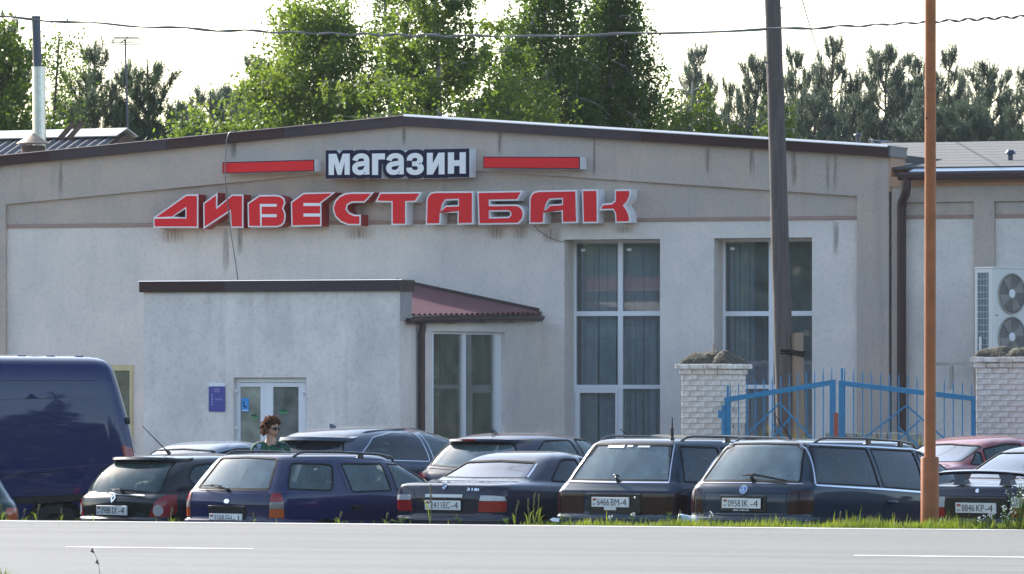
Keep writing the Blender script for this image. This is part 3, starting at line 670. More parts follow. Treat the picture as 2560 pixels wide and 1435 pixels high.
def offset_poly(P, d):
    """move every edge of a polygon inwards by d (counter-clockwise polygon)"""
    n = len(P); out = []
    for i in range(n):
        a, b, c = Vector(P[i - 1]), Vector(P[i]), Vector(P[(i + 1) % n])
        e1 = (b - a).normalized(); e2 = (c - b).normalized()
        n1 = Vector((-e1.y, e1.x)); n2 = Vector((-e2.y, e2.x)); m = n1 + n2
        l = m.length
        m = n1 if l < .2 else m / l
        k = d / max(.45, m.dot(n1)); out.append(tuple(b + m * k))
    return out
def ccw(P):
    a = sum(P[i][0] * P[(i + 1) % len(P)][1] - P[(i + 1) % len(P)][0] * P[i][1] for i in range(len(P)))
    return P if a > 0 else P[::-1]
sign = tag(empty('shop_name_sign', (0, YB, 0), -BY), 'big slanted red Cyrillic letters with white outlines across the shop front', 'sign')
DL = .29
for i, (zf, outs, holes, bars_) in enumerate(LET):
    side = M['red_side'] if i < 5 else M['white_sign']
    mb = MB(); fc = MB(); ed = MB()
    cv = lambda L: ccw([PF(*zf(p), DL) for p in L])
    H = [cv(h) for h in holes]
    for q, o_ in enumerate(outs):
        P = cv(o_); hh = H if q == 0 else []
        mb.prism(P, hh, -DL, -.004, 0, 1)
        fc.prism(offset_poly(P, .024), [ccw(offset_poly(h, -.022)) for h in hh], -DL - .010, -DL - .002)
    for b_ in bars_: ed.prism(cv(b_), [], -DL - .0135, -DL - .0105)
    if i == 0:
        pass
    L = mb.build('letter', [M['white_sign'], side], sign)
    fc.build('letter_face', M['red_sign'], L)
    if bars_: ed.build('letter_inline', M['white_sign'], L)
# cables on the front
def cable(name, pts, r, lab, m=None, loc=None):
    mb = MB(); mb.tube(pts, r, 6); o = mb.build(name, m or M['cable'], None, (0, YB, 0), -BY, smooth=True); return tag(o, lab, 'cable')
def fp(px, py, d): x, z = PF(px, py, d); return (x, -d, z)
cable('wall_cable', [fp(596, 333, .05), fp(585, 326, .2), fp(572, 333, .24), fp(566, 350, .24), fp(564, 400, .36), fp(563, 440, .36), fp(566, 480, .34), fp(568, 500, .32), fp(575, 560, .32), fp(580, 600, .30), fp(588, 650, .35), fp(595, 700, .6)], .009, 'thin black cable hanging from the roof edge past the red bar to the entrance')
cable('sign_cable', [fp(1335, 562, .2), fp(1345, 575, .03), fp(1370, 592, .02), fp(1395, 602, .02), fp(1418, 605, .02)], .006, 'short grey cable drooping from the red letters to the tall window')
# ------------------------------------------------------------------ right wing of the building
wing = tag(empty('side_wing', (0, YB, 0), -BY), 'lower tan and white wing with grey felt roof and brown gutter right of the shop', 'building wing')
def wb(mb, name, m, **kw): return mb.build(name, m, wing, **kw)
DW = .03
X0, X1 = xr + .034, FX(3100)
zso = PF(2400, 465, DW)[1]; zga = PF(2400, 445, DW)[1]
xp0, xp1 = FX(2436), FX(2487)
x22 = FX(2262)
# white panels recessed between tan pilasters
cells_ = [(FX(2262), xp0), (xp1, FX(2700)), (FX(2750), FX(2960))]
zr0 = ZB; zr1 = PF(2350, 505, 0)[1]
mb = MB(); mb.prism([(X0, 0), (X1, 0), (X1, zso), (X0, zso)], [[(a, .3), (b, .3), (b, zr1), (a, zr1)] for a, b in cells_], -DW, .4); wb(mb, 'pilaster_wall', M['tan'])
for a, b in cells_:
    mb = MB(); mb.box(a + .001, b - .001, .02, .38, .3, ZB); wb(mb, 'white_panel', M['plaster'])
    mb = MB(); mb.box(a + .001, b - .001, .022, .38, ZB + .054, zr1 - .001); wb(mb, 'tan_panel', M['tan'])
    mb = MB(); mb.box(a + .001, b - .001, .0, .38, ZB + .001, ZB + .053); wb(mb, 'trim_line', M['tan_trim'])
mb = MB(); mb.box(X0, X1, -DW - .02, .4, zso + .001, zga + .03); wb(mb, 'frieze', M['frieze_and_bounce'])
# gutter, flashing, roof
DG = .34
xg0 = FX(2244, DG); zg0 = PF(2400, 444, DG)[1]; zg1 = PF(2400, 429, DG)[1]
mb = MB(); V = []
prof = [(.02, .0), (.0, -.03), (.01, -.085), (.05, -.11), (.11, -.11), (.145, -.08), (.15, 0)]
for x in (xg0, X1): V += [(x, -DG + p, zg1 + q) for p, q in prof]
mb.add(V, [(i, 7 + i, 8 + i, i + 1) for i in range(6)] + [tuple(range(7)), tuple(range(13, 6, -1))]); o = wb(mb, 'gutter', M['pipe_brown']); o.modifiers.new('thickness', 'SOLIDIFY').thickness = .006
M['blue_grey'] = mat('blue_grey_flashing', (.20, .27, .34), .35, metal=.4)
zr_e = zg1 + .012; zr_t = PF(2420, 356, -9.0)[1]
mb = MB(); mb.add([(X0 + .35, -DG + .06, zr_e), (X1, -DG + .06, zr_e), (X1, .02, zr_e + .062), (X0 + .35, .02, zr_e + .062)], [(0, 1, 2, 3)]); o = wb(mb, 'eave_flashing', M['blue_grey']); o.modifiers.new('thickness', 'SOLIDIFY').thickness = .01
mb = MB(); n = 9
rows = []
for i in range(n):
    a, b = i / n, (i + 1) / n; y0_, y1_ = .021 + 9.0 * a, .021 + 9.0 * b; z0_, z1_ = zr_e + .063 + (zr_t - zr_e - .063) * a, zr_e + .063 + (zr_t - zr_e - .063) * b
    # each felt course laps the one below by a small step
    s_ = .012; xl0, xl1 = X0 - .5 * max(0, y0_ - .7), X0 - .5 * max(0, y1_ - .7)
    mb = MB(); mb.add([(xl0, y0_ - .03, z0_ + s_), (X1, y0_ - .03, z0_ + s_), (X1, y1_, z1_ + s_), (xl1, y1_, z1_ + s_), (xl0, y0_ - .03, z0_ - .02), (X1, y0_ - .03, z0_ - .02), (X1, y1_, z1_ - .02), (xl1, y1_, z1_ - .02)], [(0, 1, 2, 3), (4, 5, 1, 0), (1, 5, 6, 2), (3, 2, 6, 7), (4, 0, 3, 7), (7, 6, 5, 4)])
    wb(mb, 'felt_course', M['roof_grey'])
mb = MB(); mb.box(X0 - 4.1, X1, 9.03, 9.4, 0, zr_t - .03); wb(mb, 'back_wall', M['tan'])
mb = MB(); mb.add([(X0 - .01, .75, 5.0), (X0 - 4.15, 9.0, 5.0), (X0 - 4.15, 9.0, zr_t - .03), (X0 - .01, .75, zr_e + .1)], [(0, 1, 2, 3)]); wb(mb, 'cheek_wall', M['tan'])
# the big downpipe with its swan neck
dpd = .09; xd = FX(2254, dpd)
za_ = zg0 - .0
pts = []
xo = FX(2266, .26)
path = [(xo, -.26, zg0 + .02), (xo, -.26, PF(2266, 470, .26)[1]), (xo - .02, -.24, PF(2266, 486, .25)[1]), (xd + .02, -.12, PF(2254, 503, .1)[1]), (xd, -dpd, PF(2254, 520, .1)[1]), (xd, -dpd, .1)]
mb = MB(); mb.tube(path, .068, 12); o = mb.build('downpipe', M['pipe_brown'], None, (0, YB, 0), -BY, smooth=50); tag(o, 'tall dark brown downpipe with a swan neck at the joint of shop and wing', 'downpipe')
# roof vents
def mushroom(px, py0, py1, Y, wpx, m, lab, tapered=False):
    p = W(px, py1, Y); s_ = Y / F; h = (py1 - py0) * s_
    r = tag(empty('roof_vent', p), lab, 'roof vent', 'vents on the roofs')
    w_ = wpx * s_
    mb = MB(); mb.lathe([(w_ * .26, -.25), (w_ * .25, h * .7)], 12); mb.build('pipe', M['dark_steel'], r, smooth=40)
    mb = MB(); mb.lathe([(0, h), (w_ * .3, h * .97), (w_ * .5, h * .8), (w_ * .52, h * .72), (0, h * .7)], 14); mb.build('cowl', m, r, smooth=40)
mushroom(2526, 374, 413, 89.0, 27, M['dark_steel'], 'dark pipe vent with flared cowl on the grey wing roof')
mushroom(2145, 333, 352, 99, 22, M['dark_steel'], 'small rounded dark vent behind the shop roof edge')
# two pale twigs of wire lying on the roof edge
mb = MB()
mb.tube([W(2172, 348, 92.5), W(2190, 361, 92.5), W(2204, 357, 92.5), W(2222, 352, 92.5)], .012, 5); mb.tube([W(2176, 350, 92.6), W(2200, 352, 92.6), W(2230, 355, 92.6)], .01, 5)
tag(mb.build('wire_scrap', M['steel']), 'tangle of pale wire lying at the right end of the shop roof', 'wire')

# ------------------------------------------------------------------ air conditioner turned to the right on the wing
ac = tag(empty('air_conditioner', (0, 0, 0)), 'tall white outdoor air conditioner with two round fans on the wing wall', 'air conditioner')
YA = 85.6
pA = W(2484, 905, YA); ac.location = (pA.x, pA.y, pA.z); ac.rotation_euler = (0, 0, R(44.0))
ah, aw, ad = (905 - 672) * YA / F, .94, .36
# local x to the right along its front, y into the unit, z up; its left side shows the blue fins
mb = MB(); mb.bbox(0, aw, 0, .02, 0, ah, .006); 
mb.box(0, .03, .021, ad, 0, ah - .002); mb.box(aw - .03, aw, .021, ad, 0, ah - .002); mb.box(.031, aw - .031, ad - .02, ad, .0, ah - .002); mb.box(.031, aw - .031, .021, ad - .021, 0, .03); mb.bbox(-.008, aw + .008, -.008, ad + .008, ah - .001, ah + .03, .008)
mb.build('casing', M['ac_white'], ac)
mb = MB(); mb.box(-.006, -.001, .10, .30, .06, ah - .05); mb.build('fin_panel', M['ac_fin'], ac)
mb = MB()
for i in range(8): y = .10 + .2 * i / 7; mb.box(-.012, -.007, y - .002, y + .002, .06, ah - .05)
for i in range(14): z = .06 + (ah - .11) * i / 13; mb.box(-.016, -.0125, .10, .30, z - .003, z + .003)
mb.build('fin_guard', M['ac_white'], ac)
for fz in (ah * .27, ah * .735):
    cx = .30
    fan = empty('fan'); fan.parent = ac; fan.location = (cx + .09, -.003, fz); fan.rotation_euler = (R(90), 0, 0)
    rr_ = ah * .215
    mb = MB(); mb.lathe([(0, .0), (rr_, .0), (rr_, .004)], 32); mb.build('fan_well', M['ac_dark'], fan)
    mb = MB(); mb.lathe([(rr_ - .004, .004), (rr_ + .012, .004), (rr_ + .012, .016), (rr_ - .004, .016)], 32); 
    for q in range(28):
        a = 2 * math.pi * q / 28; b = a + .7
        mb.tube([(rr_ * .22 * math.cos(a), rr_ * .22 * math.sin(a), .012), (rr_ * .62 * math.cos(a + .22), rr_ * .62 * math.sin(a + .22), .014), (rr_ * math.cos(b), rr_ * math.sin(b), .012)], .003, 4)
    mb.build('fan_guard', mat('grey_guard_wire', (.42, .40, .36), .5), fan)
    mb = MB(); mb.lathe([(0, .022), (rr_ * .2, .02), (rr_ * .23, .012), (rr_ * .23, .004)], 20); mb.build('fan_hub', M['white_sign'], fan)
    mb = MB()
    for q in range(4):
        a = math.pi / 2 * q + .3
        mb.add([(rr_ * .2 * math.cos(a), rr_ * .2 * math.sin(a), .006), (rr_ * .92 * math.cos(a - .25), rr_ * .92 * math.sin(a - .25), .005), (rr_ * .95 * math.cos(a + .45), rr_ * .95 * math.sin(a + .45), .009), (rr_ * .2 * math.cos(a + .8), rr_ * .2 * math.sin(a + .8), .01)], [(0, 1, 2, 3)])
    mb.build('fan_blade', mat('fan_blade_grey', (.3, .29, .27), .5), fan)
mb = MB(); mb.box(.04, .09, -.006, -.001, ah * .498, ah * .508); mb.build('maker_badge', M['rust_brown'], ac)
mb = MB(); 
for x in (.12, aw - .16): mb.box(x, x + .04, .0, ad + .9, -.05, -.002); mb.box(x, x + .04, ad + .55, ad + .6, -.4, -.051)
mb.build('bracket', M['steel'], ac)
mb = MB(); mb.tube([(-.06, .2, .34), (-.065, .2, .1), (-.05, .2, -.1)], .02, 8); mb.tube([(-.06, .2, .34), (.0, .25, .36)], .018, 8); mb.build('pipe_loop', M['ac_white'], ac)

# ------------------------------------------------------------------ old outbuilding behind on the left: corrugated roof, chimney, aerial
out = tag(empty('outbuilding', (0, 0, 0)), 'old outbuilding behind the shop with wavy grey sheet roof and pale ridge', 'outbuilding')
YO = 103.0
aR = R(30.0)                       # its front is turned to the left
ey = Vector((-math.sin(aR), -math.cos(aR), 0)); exo = Vector((math.cos(aR), -math.sin(aR), 0))
rid_r = W(318, 330, YO)
def op(u, run, dz=0.0): return rid_r + exo * u + ey * run + Vector((0, 0, -.42 * run + dz))
mb = MB(); V = []; nw = 300; U0, U1 = -9.0, 0.0
runs = [.02, 1.2, 2.6]
for j in range(nw + 1):
    u = U0 + (U1 - U0) * j / nw; wv = .03 * math.cos(2 * math.pi * u / .19)
    for r_ in runs: V.append(op(u, r_, wv))
mb.add(V, [(j * 3 + i, j * 3 + i + 1, (j + 1) * 3 + i + 1, (j + 1) * 3 + i) for j in range(nw) for i in range(2)]); mb.build('sheet_roof', M['slate'], out, smooth=True)
mb = MB(); V = []
for u in (U0, U1):
    V += [op(u, .34, .055), op(u, .0, .055), rid_r + exo * u + ey * -.34 + Vector((0, 0, -.08))]
mb.add(V, [(0, 1, 4, 3), (1, 2, 5, 4)]); o = mb.build('ridge_cap', M['pale_ridge'], out); o.modifiers.new('thickness', 'SOLIDIFY').thickness = .02
mb = MB(); V = [op(.01, 2.4, -.05), op(.01, 0, -.02), rid_r + exo * .01 + ey * -2.4 + Vector((0, 0, -1.06)), op(.01, 2.4, -5), rid_r + exo * .01 + ey * -2.4 + Vector((0, 0, -6))]
mb.add(V, [(0, 1, 2, 4, 3)]); mb.build('gable_boarding', M['wood_dark'], out)
mb = MB(); mb.add([rid_r + exo * u + ey * r_ + Vector((0, 0, z)) for u, r_, z in ((U0, -.02, -.02), (U1, -.02, -.02), (U1, -2.6, -1.1), (U0, -2.6, -1.1))], [(0, 1, 2, 3)]); mb.build('back_roof', M['slate'], out)
mb = MB(); mb.add([op(U0, 2.35, -.1), op(U1, 2.35, -.1), op(U1, 2.35, -5.5), op(U0, 2.35, -5.5)], [(0, 1, 2, 3)]); mb.build('outer_wall', M['tan'], out)
# two slipped slats by the ridge
for a in (165, 187):
    p0, p1 = W(a, 325, YO - .3), W(a + 19, 308, YO - .3)
    mb = MB(); mb.tube([W(a - 16, 347, YO - .5), p1], .05, 4); tag(mb.build('roof_ladder_slat', M['wood_dark']), 'grey board sticking up over the pale outbuilding ridge, ' + ('nearer the chimney' if a == 165 else 'farther from the chimney'), 'board', 'boards sticking up over the outbuilding ridge')
# chimney pipe: dark upper, shiny lower section
YC = 98.0; kC = YC / F
ch = tag(empty('chimney_pipe', W(98, 380, YC)), 'tall metal chimney pipe, dark above and shiny below, behind the roof', 'chimney')
b0 = Vector(ch.location)
def cp(px, py): return W(px, py, YC) - b0
mb = MB(); mb.tube([cp(99, 380), cp(97, 170)], 16.5 * kC, 18); mb.build('shiny_section', M['steel'], ch, smooth=50)
mb = MB(); mb.tube([cp(94, 172), cp(90, 48)], 11 * kC, 16); mb.build('dark_section', M['dark_steel'], ch, smooth=50)
mb = MB(); mb.tube([cp(90, 48), cp(90, 40)], 12 * kC, 16); mb.build('top_collar', M['dark_steel'], ch, smooth=50)
mb = MB(); mb.tube([cp(97, 172), cp(97, 167)], 18 * kC, 16); mb.build('joint_ring', M['steel'], ch, smooth=50); mb = MB(); mb.tube([cp(98, 286), cp(98, 282)], 17.3 * kC, 16); mb.build('joint_ring', M['steel'], ch, smooth=50)
YC2 = 96.5; kC2 = YC2 / F
cw = tag(empty('flue_cowl', W(83, 400, YC2)), 'rusty conical cowl on a dark drum at the foot of the chimney pipe', 'chimney cowl')
mb = MB(); mb.lathe([(30 * kC2, -.3), (30 * kC2, 36 * kC2)], 20); mb.build('drum', M['wood_dark'], cw, smooth=50)
mb = MB(); mb.lathe([(0, 69 * kC2), (9 * kC2, 63 * kC2), (42 * kC2, 42 * kC2), (42.5 * kC2, 40 * kC2), (0, 46 * kC2)], 22); mb.build('cone', M['rust_steel'], cw, smooth=40)
# television aerial
YT = 104.5; kT = YT / F
an = tag(empty('television_aerial', W(318, 340, YT)), 'thin television aerial on a tall mast behind the outbuilding', 'aerial'); b0 = Vector(an.location)
def ap(px, py, dy=0): return W(px, py, YT + dy) - b0
mb = MB(); mb.tube([ap(320, 345), ap(313, 96)], .018, 6); mb.build('mast', M['dark_steel'], an)
mb = MB(); mb.tube([ap(302, 107, .25), ap(320, 92, -.25)], .012, 5); mb.build('boom', M['dark_steel'], an)
for (xa_, xb_, y_, dy_) in ((279, 358, 93, -.22), (277, 341, 102, .08), (272, 334, 106, .18)):
    mb = MB(); mb.tube([ap(xa_, y_, dy_), ap(xb_, y_, dy_)], .010, 5); mb.build('element', M['dark_steel'], an)
loop = []
for q in range(25):
    a = 2 * math.pi * q / 24; cx_ = 316 + (28 if math.cos(a) > 0 else -28) + 6 * math.cos(a); loop.append(ap(cx_, 103.5 + 7.5 * math.sin(a), 0))
mb = MB(); mb.tube(loop, .010, 5); mb.build('folded_element', M['dark_steel'], an)

# ------------------------------------------------------------------ brick gate pillars
def gate_pillar(px_l, px_r, py_body, Y, lab, side_dark=False, cap_h=40, seed=1, rod=True):
    rnd = random.Random(seed)
    k = Y / F
    # width of the square shaft from its apparent width at 22 degrees
    aw_ = (px_r - px_l) * k; w = aw_ / (cB + sB)
    cxw = (px_l * .5 + px_r * .5 - 1280) * k
    r = tag(empty('gate_pillar', (cxw, Y, 0), -BY), lab, 'pillar', 'whitewashed brick pillars of the blue gate')
    zt = CAMZ + (HORIZON - py_body) * k
    h = w / 2
    core = MB(); core.box(-h + .012, h - .012, -h + .012, h - .012, -.2, zt); core.build('mortar_core', M['mortar'], r)
    bh, gap = .070, .005
    # bricks on every face for the top courses, in running bond
    meshes = []
    for q in range(6):
        b = MB(); b.bbox(-.5, .5, 0, .1, -.5, .5, .03); me = None; meshes.append(b)
    datas = {}
    nb = 0
    ncourse = 19
    for c in range(ncourse):
        z = zt - (c + .5) * (bh + gap)
        for face in range(4):
            off = (c + face) % 2
            cells = [(-h, -h + w / 3), (-h + w / 3, -h + 2 * w / 3), (-h + 2 * w / 3, h)] if off == 0 else [(-h, -h + w / 6), (-h + w / 6, -h + w / 2), (-h + w / 2, -h + 5 * w / 6), (-h + 5 * w / 6, h)]
            if face in (1, 2) and c > 8: continue
            for a, b_ in cells:
                key = round(b_ - a, 3)
                if key not in datas:
                    mbk = MB(); L = (b_ - a) - gap; mbk.bbox(-L / 2, L / 2, -.014, .05, -bh / 2, bh / 2, .006); o = mbk.build('brick', M['brick_white'], r); datas[key] = o.data
                else:
                    o = bpy.data.objects.new('brick', datas[key]); COL.objects.link(o); o.parent = r
                t = (a + b_) / 2; pr = rnd.uniform(-.003, .003) - (.010 if rnd.random() < .10 else 0)
                Rm = Matrix.Rotation(face * math.pi / 2, 4, 'Z')
                o.matrix_local = Rm @ Matrix.Translation((t, -h + .014 - pr, z)) @ Matrix.Rotation(R(rnd.uniform(-.8, .8)), 4, 'Y')
                nb += 1
    # lower body below the visible courses
    mb = MB(); zl = zt - ncourse * (bh + gap); mb.box(-h + .003, h - .003, -h + .003, h - .003, -.2, zl - .003); mb.build('lower_brickwork', M['brick_white'], r)
    # two corbel courses and the mossy cap
    for q, (e, z0, z1) in enumerate(((.025, zt + .004, zt + .072), (.075, zt + .08, zt + .15))):
        n_ = 4; W2 = w + 2 * e
        for f in range(4):
            for i in range(n_):
                a = -W2 / 2 + W2 * i / n_; b_ = a + W2 / n_
                if f % 2 and i in (0, n_ - 1): a, b_ = (a + .07, b_) if i == 0 else (a, b_ - .07)
                mb = MB(); mb.bbox(a + .003, b_ - .003, -W2 / 2 + rnd.uniform(-.006, .006), -W2 / 2 + .09, z0, z1 + rnd.uniform(-.004, .004), .008)
                o = mb.build('corbel_brick', M['brick_white'], r); o.matrix_local = Matrix.Rotation(f * math.pi / 2, 4, 'Z')
        mb = MB(); mb.box(-W2 / 2 + .085, W2 / 2 - .085, -W2 / 2 + .085, W2 / 2 - .085, z0, z1 - .005); mb.build('corbel_core', M['mortar'], r)
    z0 = zt + .155; n_ = 22; V = []; hw = w / 2 + .03; Hc = cap_h * k
    for j in range(n_ + 1):
        for i in range(n_ + 1):
            x, y = -1 + 2 * i / n_, -1 + 2 * j / n_
            e = max(abs(x), abs(y)); f = min(1.0, (1 - e) / .42); f = f ** .7
            bump = (.86 + .16 * math.sin(x * 4.1 + seed) * math.cos(y * 3.3 + seed * 2) - .42 * math.exp(-((x - .22) / .12) ** 2) + rnd.uniform(-.07, .07))
            V.append((x * hw, y * hw, z0 + Hc * f * bump))
    mb = MB(); kk = n_ + 1; mb.add(V, [(j * kk + i, j * kk + i + 1, (j + 1) * kk + i + 1, (j + 1) * kk + i) for j in range(n_) for i in range(n_)]); mb.build('mossy_cap', M['moss'], r, smooth=True)
    if rod:
        mb = MB(); mb.tube([(.02, -.03, z0 + Hc * .5), (.015, -.03, z0 + Hc + .10)], .014, 6); mb.build('rod', M['rust_steel'], r)
    return r
gate_pillar(1703, 1866, 937, 82.5, 'whitewashed brick gate pillar with mossy cap and rod left of the blue gate', seed=2, cap_h=32)
gate_pillar(2437, 2600, 920, 81.4, 'weathered whitewashed brick gate pillar cut by the frame right of the blue gate', seed=5, cap_h=26, rod=False)

# ------------------------------------------------------------------ blue gate leaves
def gate_leaf(pl, pr, ytl, ytr, Yl, Yr, n, lab, thick_l, thick_r, apex):
    A, B = W(pl, ytl, Yl), W(pr, ytr, Yr)
    r = tag(empty('gate_leaf', (A.x, A.y, 0)), lab, 'gate', 'blue picket gate leaves')
    O = Vector((A.x, A.y, 0)); d = (Vector((B.x, B.y, 0)) - O); L = d.length; d.normalize(); nrm = Vector((d.y, -d.x, 0))
    def P(u, z, o=0.0): return d * u + Vector((0, 0, z)) + nrm * o
    def bar_(mb, a, b, hw, hd):
        # square bar from a to b (both in the leaf plane)
        t = (b - a).normalized(); up = nrm.cross(t).normalized()
        vs = [p + up * su * hw + nrm * sn * hd for p in (a, b) for su, sn in ((-1, -1), (1, -1), (1, 1), (-1, 1))]
        mb.add(vs, [(0, 1, 2, 3), (7, 6, 5, 4), (0, 4, 5, 1), (1, 5, 6, 2), (2, 6, 7, 3), (3, 7, 4, 0)])
    zA, zB = A.z, B.z; zb = .32
    tl, tr_ = thick_l / 2, thick_r / 2
    mb = MB(); bar_(mb, P(tl, zb - .1), P(tl, zA + (0.03 if thick_l < .07 else .0)), tl, .03); mb.build('post', M['blue_paint'], r)
    mb = MB(); bar_(mb, P(L - tr_, zb - .1), P(L - tr_, zB + .03), tr_, .03); mb.build('post', M['blue_paint'], r)
    mb = MB(); bar_(mb, P(.0, zA), P(L, zB), .034, .034); mb.build('top_rail', M['blue_paint'], r)
    mb = MB(); bar_(mb, P(.0, zb), P(L, zb), .025, .025); mb.build('bottom_rail', M['blue_paint'], r)
    hp = .009
    for i in range(n):
        u = L * (i + .6) / n; zt = zA + (zB - zA) * u / L
        mb = MB(); mb.tube([P(u, zb, -.0), P(u, zt + .14, .0), P(u + random.uniform(-.004, .004), zt + .215, 0)], [hp, hp, .004], 6); mb.build('picket', M['blue_paint'], r)
    for u, z, q in ((tl, zA, thick_l), (L - tr_, zB, thick_r)):
        if q > .07:
            mb = MB(); mb.tube([P(u - .0, z + .02), P(u, z + .2)], .018, 6); mb.build('post_spike', M['blue_paint'], r)
    # diamond bracing
    ap_ = apex
    for (ua, za, ub, zb2) in ((.5, ap_, .12, ap_ - .55), (.5, ap_, .88, ap_ - .62), (.43, ap_ - .28, .7, ap_ - .75), (.6, ap_ - .2, .3, ap_ - .7)):
        mb = MB(); bar_(mb, P(L * ua, za, .02), P(L * ub, zb2, .02), .011, .006); mb.build('brace', M['blue_paint'], r)
    return r, P, L
g1, P1, L1 = gate_leaf(1813, 2088, 1000, 955, 81.75, 81.2, 13, 'blue picket gate leaf rising from the left pillar', .075, .07, CAMZ - .37)
g2, P2, L2 = gate_leaf(2098, 2438, 957, 997, 81.2, 80.6, 15, 'blue picket gate leaf sloping down to the right pillar', .075, .04, CAMZ - .40)
mb = MB(); mb.box(-.10, .0, -.04, .04, 1.72, 1.83); mb.box(-.05, -.01, -.05, .05, .9, 1.9); mb.build('hinge_bracket', M['blue_paint'], g1)
for px, py, lab in ((2090, 1034, 'short red brown steel post between the two blue gate leaves'), (2434, 1056, 'short red brown steel post in front of the right brick pillar')):
    p = W(px, py, 80.9); h = p.z - .1
    mb = MB(); mb.box(-.026, .026, -.026, .026, 0, h); mb.box(-.03, .03, -.03, .03, h + .001, h + .012); o = mb.build('short_post', M['rust_brown'], None, (p.x, p.y, .1), -BY); tag(o, lab, 'post', 'red brown posts at the gate')
# low pale kerb stones behind the gate
for i in range(9):
    p = W(2080 + i * 26, 1082, 85.4); mb = MB(); mb.bbox(-.068, .068, -.12, .12, -1.3, random.uniform(-.01, .012), .015)
    o = mb.build('kerb_stone', mat('pale_kerb_stone_%d' % i, (.42 + random.uniform(-.04, .04), .39, .32), .9, var=.25, vscale=7), None, p, -BY); tag(o, 'pale stone block in the low row behind the blue gate', 'stone', 'row of pale stones behind the gate')

# ------------------------------------------------------------------ poles and overhead cables
YP = 84.2
up_ = tag(empty('utility_pole', (0, 0, 0)), 'thick dark weathered utility pole leaning slightly before the shop', 'utility pole')
pb, pt = W(1966, 1120, YP), W(1928, -120, YP); pb2 = pb + (pb - pt).normalized() * 1.4
up_.location = pb2
mb = MB(); n = 24; rr0, rr1 = 25.5 * YP / F, 19.5 * YP / F
path = [pb2 + (pt - pb2) * (i / n) - pb2 for i in range(n + 1)]; rad = [rr0 + (rr1 - rr0) * min(1, i / n) for i in range(n + 1)]
mb.tube([p + Vector((random.uniform(-.004, .004), 0, 0)) for p in path], rad, 20); mb.build('shaft', M['pole_wood'], up_, smooth=60)
for (px, py) in ((1915, 157), (1953, 20)):
    mb = MB(); p = W(px, py, YP - .14) - pb2; mb.tube([p + Vector((-.02, 0, 0)), p + Vector((.03, -.02, 0))], .012, 6); mb.build('bolt', M['dark_steel'], up_)
st = tag(empty('pole_stub', (0, 0, 0)), 'pale timber stub strapped to the foot of the utility pole', 'post'); sb0 = W(1995, 1150, YP - .05) - Vector((0, 0, .9)); st.location = sb0
mb = MB(); mb.tube([Vector((0, 0, 0)), W(1995, 1000, YP - .05) - sb0, W(1993, 832, YP - .05) - sb0], [.10, .095, .09], 12); mb.build('timber', M['stub_wood'], st, smooth=50)
mb = MB()
for dz in (0, .03, .055):
    c0 = W(1966, 884 - dz * 170, YP); c1 = W(1994, 889 - dz * 170, YP - .05); ring = []
    for q in range(24):
        a = 2 * math.pi * q / 24; cx_, rx_ = (c0, .148) if math.cos(a) < 0 else (c1, .105)
        ring.append(Vector((cx_.x + rx_ * math.cos(a), cx_.y + rx_ * math.sin(a), cx_.z)) - sb0)
    mb.tube(ring + ring[:1], .01, 5)
mb.tube([W(1994, 886, YP - .16) - sb0, W(2008, 893, YP - .2) - sb0], .01, 5)
mb.build('wire_binding', M['black'], st)
# brown painted steel pole at the road
bp_ = tag(empty('steel_pole', (0, 0, 0)), 'orange brown painted steel pole with a wider sleeve in the verge', 'pole')
YQ = 64.6; kQ = YQ / F; base = W(2324.5, 1345, YQ); bp_.location = base
mb = MB(); mb.tube([W(2324.5, 1345, YQ) - base, W(2324.5, 1145, YQ) - base, W(2324.5, 1142, YQ) - base], [22.8 * kQ, 22.8 * kQ, 21 * kQ], 28); mb.build('sleeve', M['pole_orange'], bp_, smooth=50)
mb = MB(); mb.tube([W(2325, 1143, YQ) - base, W(2326.5, -200, YQ) - base], [14.3 * kQ, 13.8 * kQ], 24); mb.build('shaft', M['pole_orange'], bp_, smooth=50)
mb = MB(); p = W(2316, 295, YQ - .055) - base; mb.tube([p, p + Vector((.0, -.008, 0))], .012, 8); mb.build('bolt_hole', M['black'], bp_)
# twisted service cable sagging across the view
cc = tag(empty('overhead_cable', (0, 0, 0)), 'twisted overhead power cable sagging right across the view', 'cable')
pts = [(-120, 28), (0, 43), (200, 56), (400, 69), (600, 77), (800, 83.5), (1000, 88), (1100, 89.5), (1250, 90), (1400, 88.5), (1600, 85), (1900, 75.5), (2200, 62), (2560, 41), (2700, 31)]
xsP = np.array([p[0] for p in pts]); ysP = np.array([p[1] for p in pts])
YK0 = 75.0
for s in range(3):
    path = []
    for i in range(700):
        px = -120 + 2820 * i / 699; py = np.interp(px, xsP, ysP); Yk = YK0 - (px - 1280) * .0021
        c = W(px, py, Yk); a = px / 9.5 / (1 + .25 * math.sin(px * .004)) + s * 2.1; rr_ = .014 + .006 * math.sin(px * .013 + s)
        path.append(c + Vector((0, rr_ * math.cos(a * .35), rr_ * math.sin(a * .35))))
    mb = MB(); mb.tube(path, .008, 5); mb.build('strand', M['cable'], cc, smooth=True)
mb = MB(); mb.tube([W(1999, -60, 84), W(2006, 0, 90), W(2017, 40, 100), (W(2029, 80, 112)), W(2040, 115, 125), W(2062, 190, 150)], .011, 5); tag(mb.build('stay_wire', mat('pale_green_wire', (.25, .32, .25), .5), smooth=True), 'thin pale green wire running down from the top right of the utility pole', 'wire')
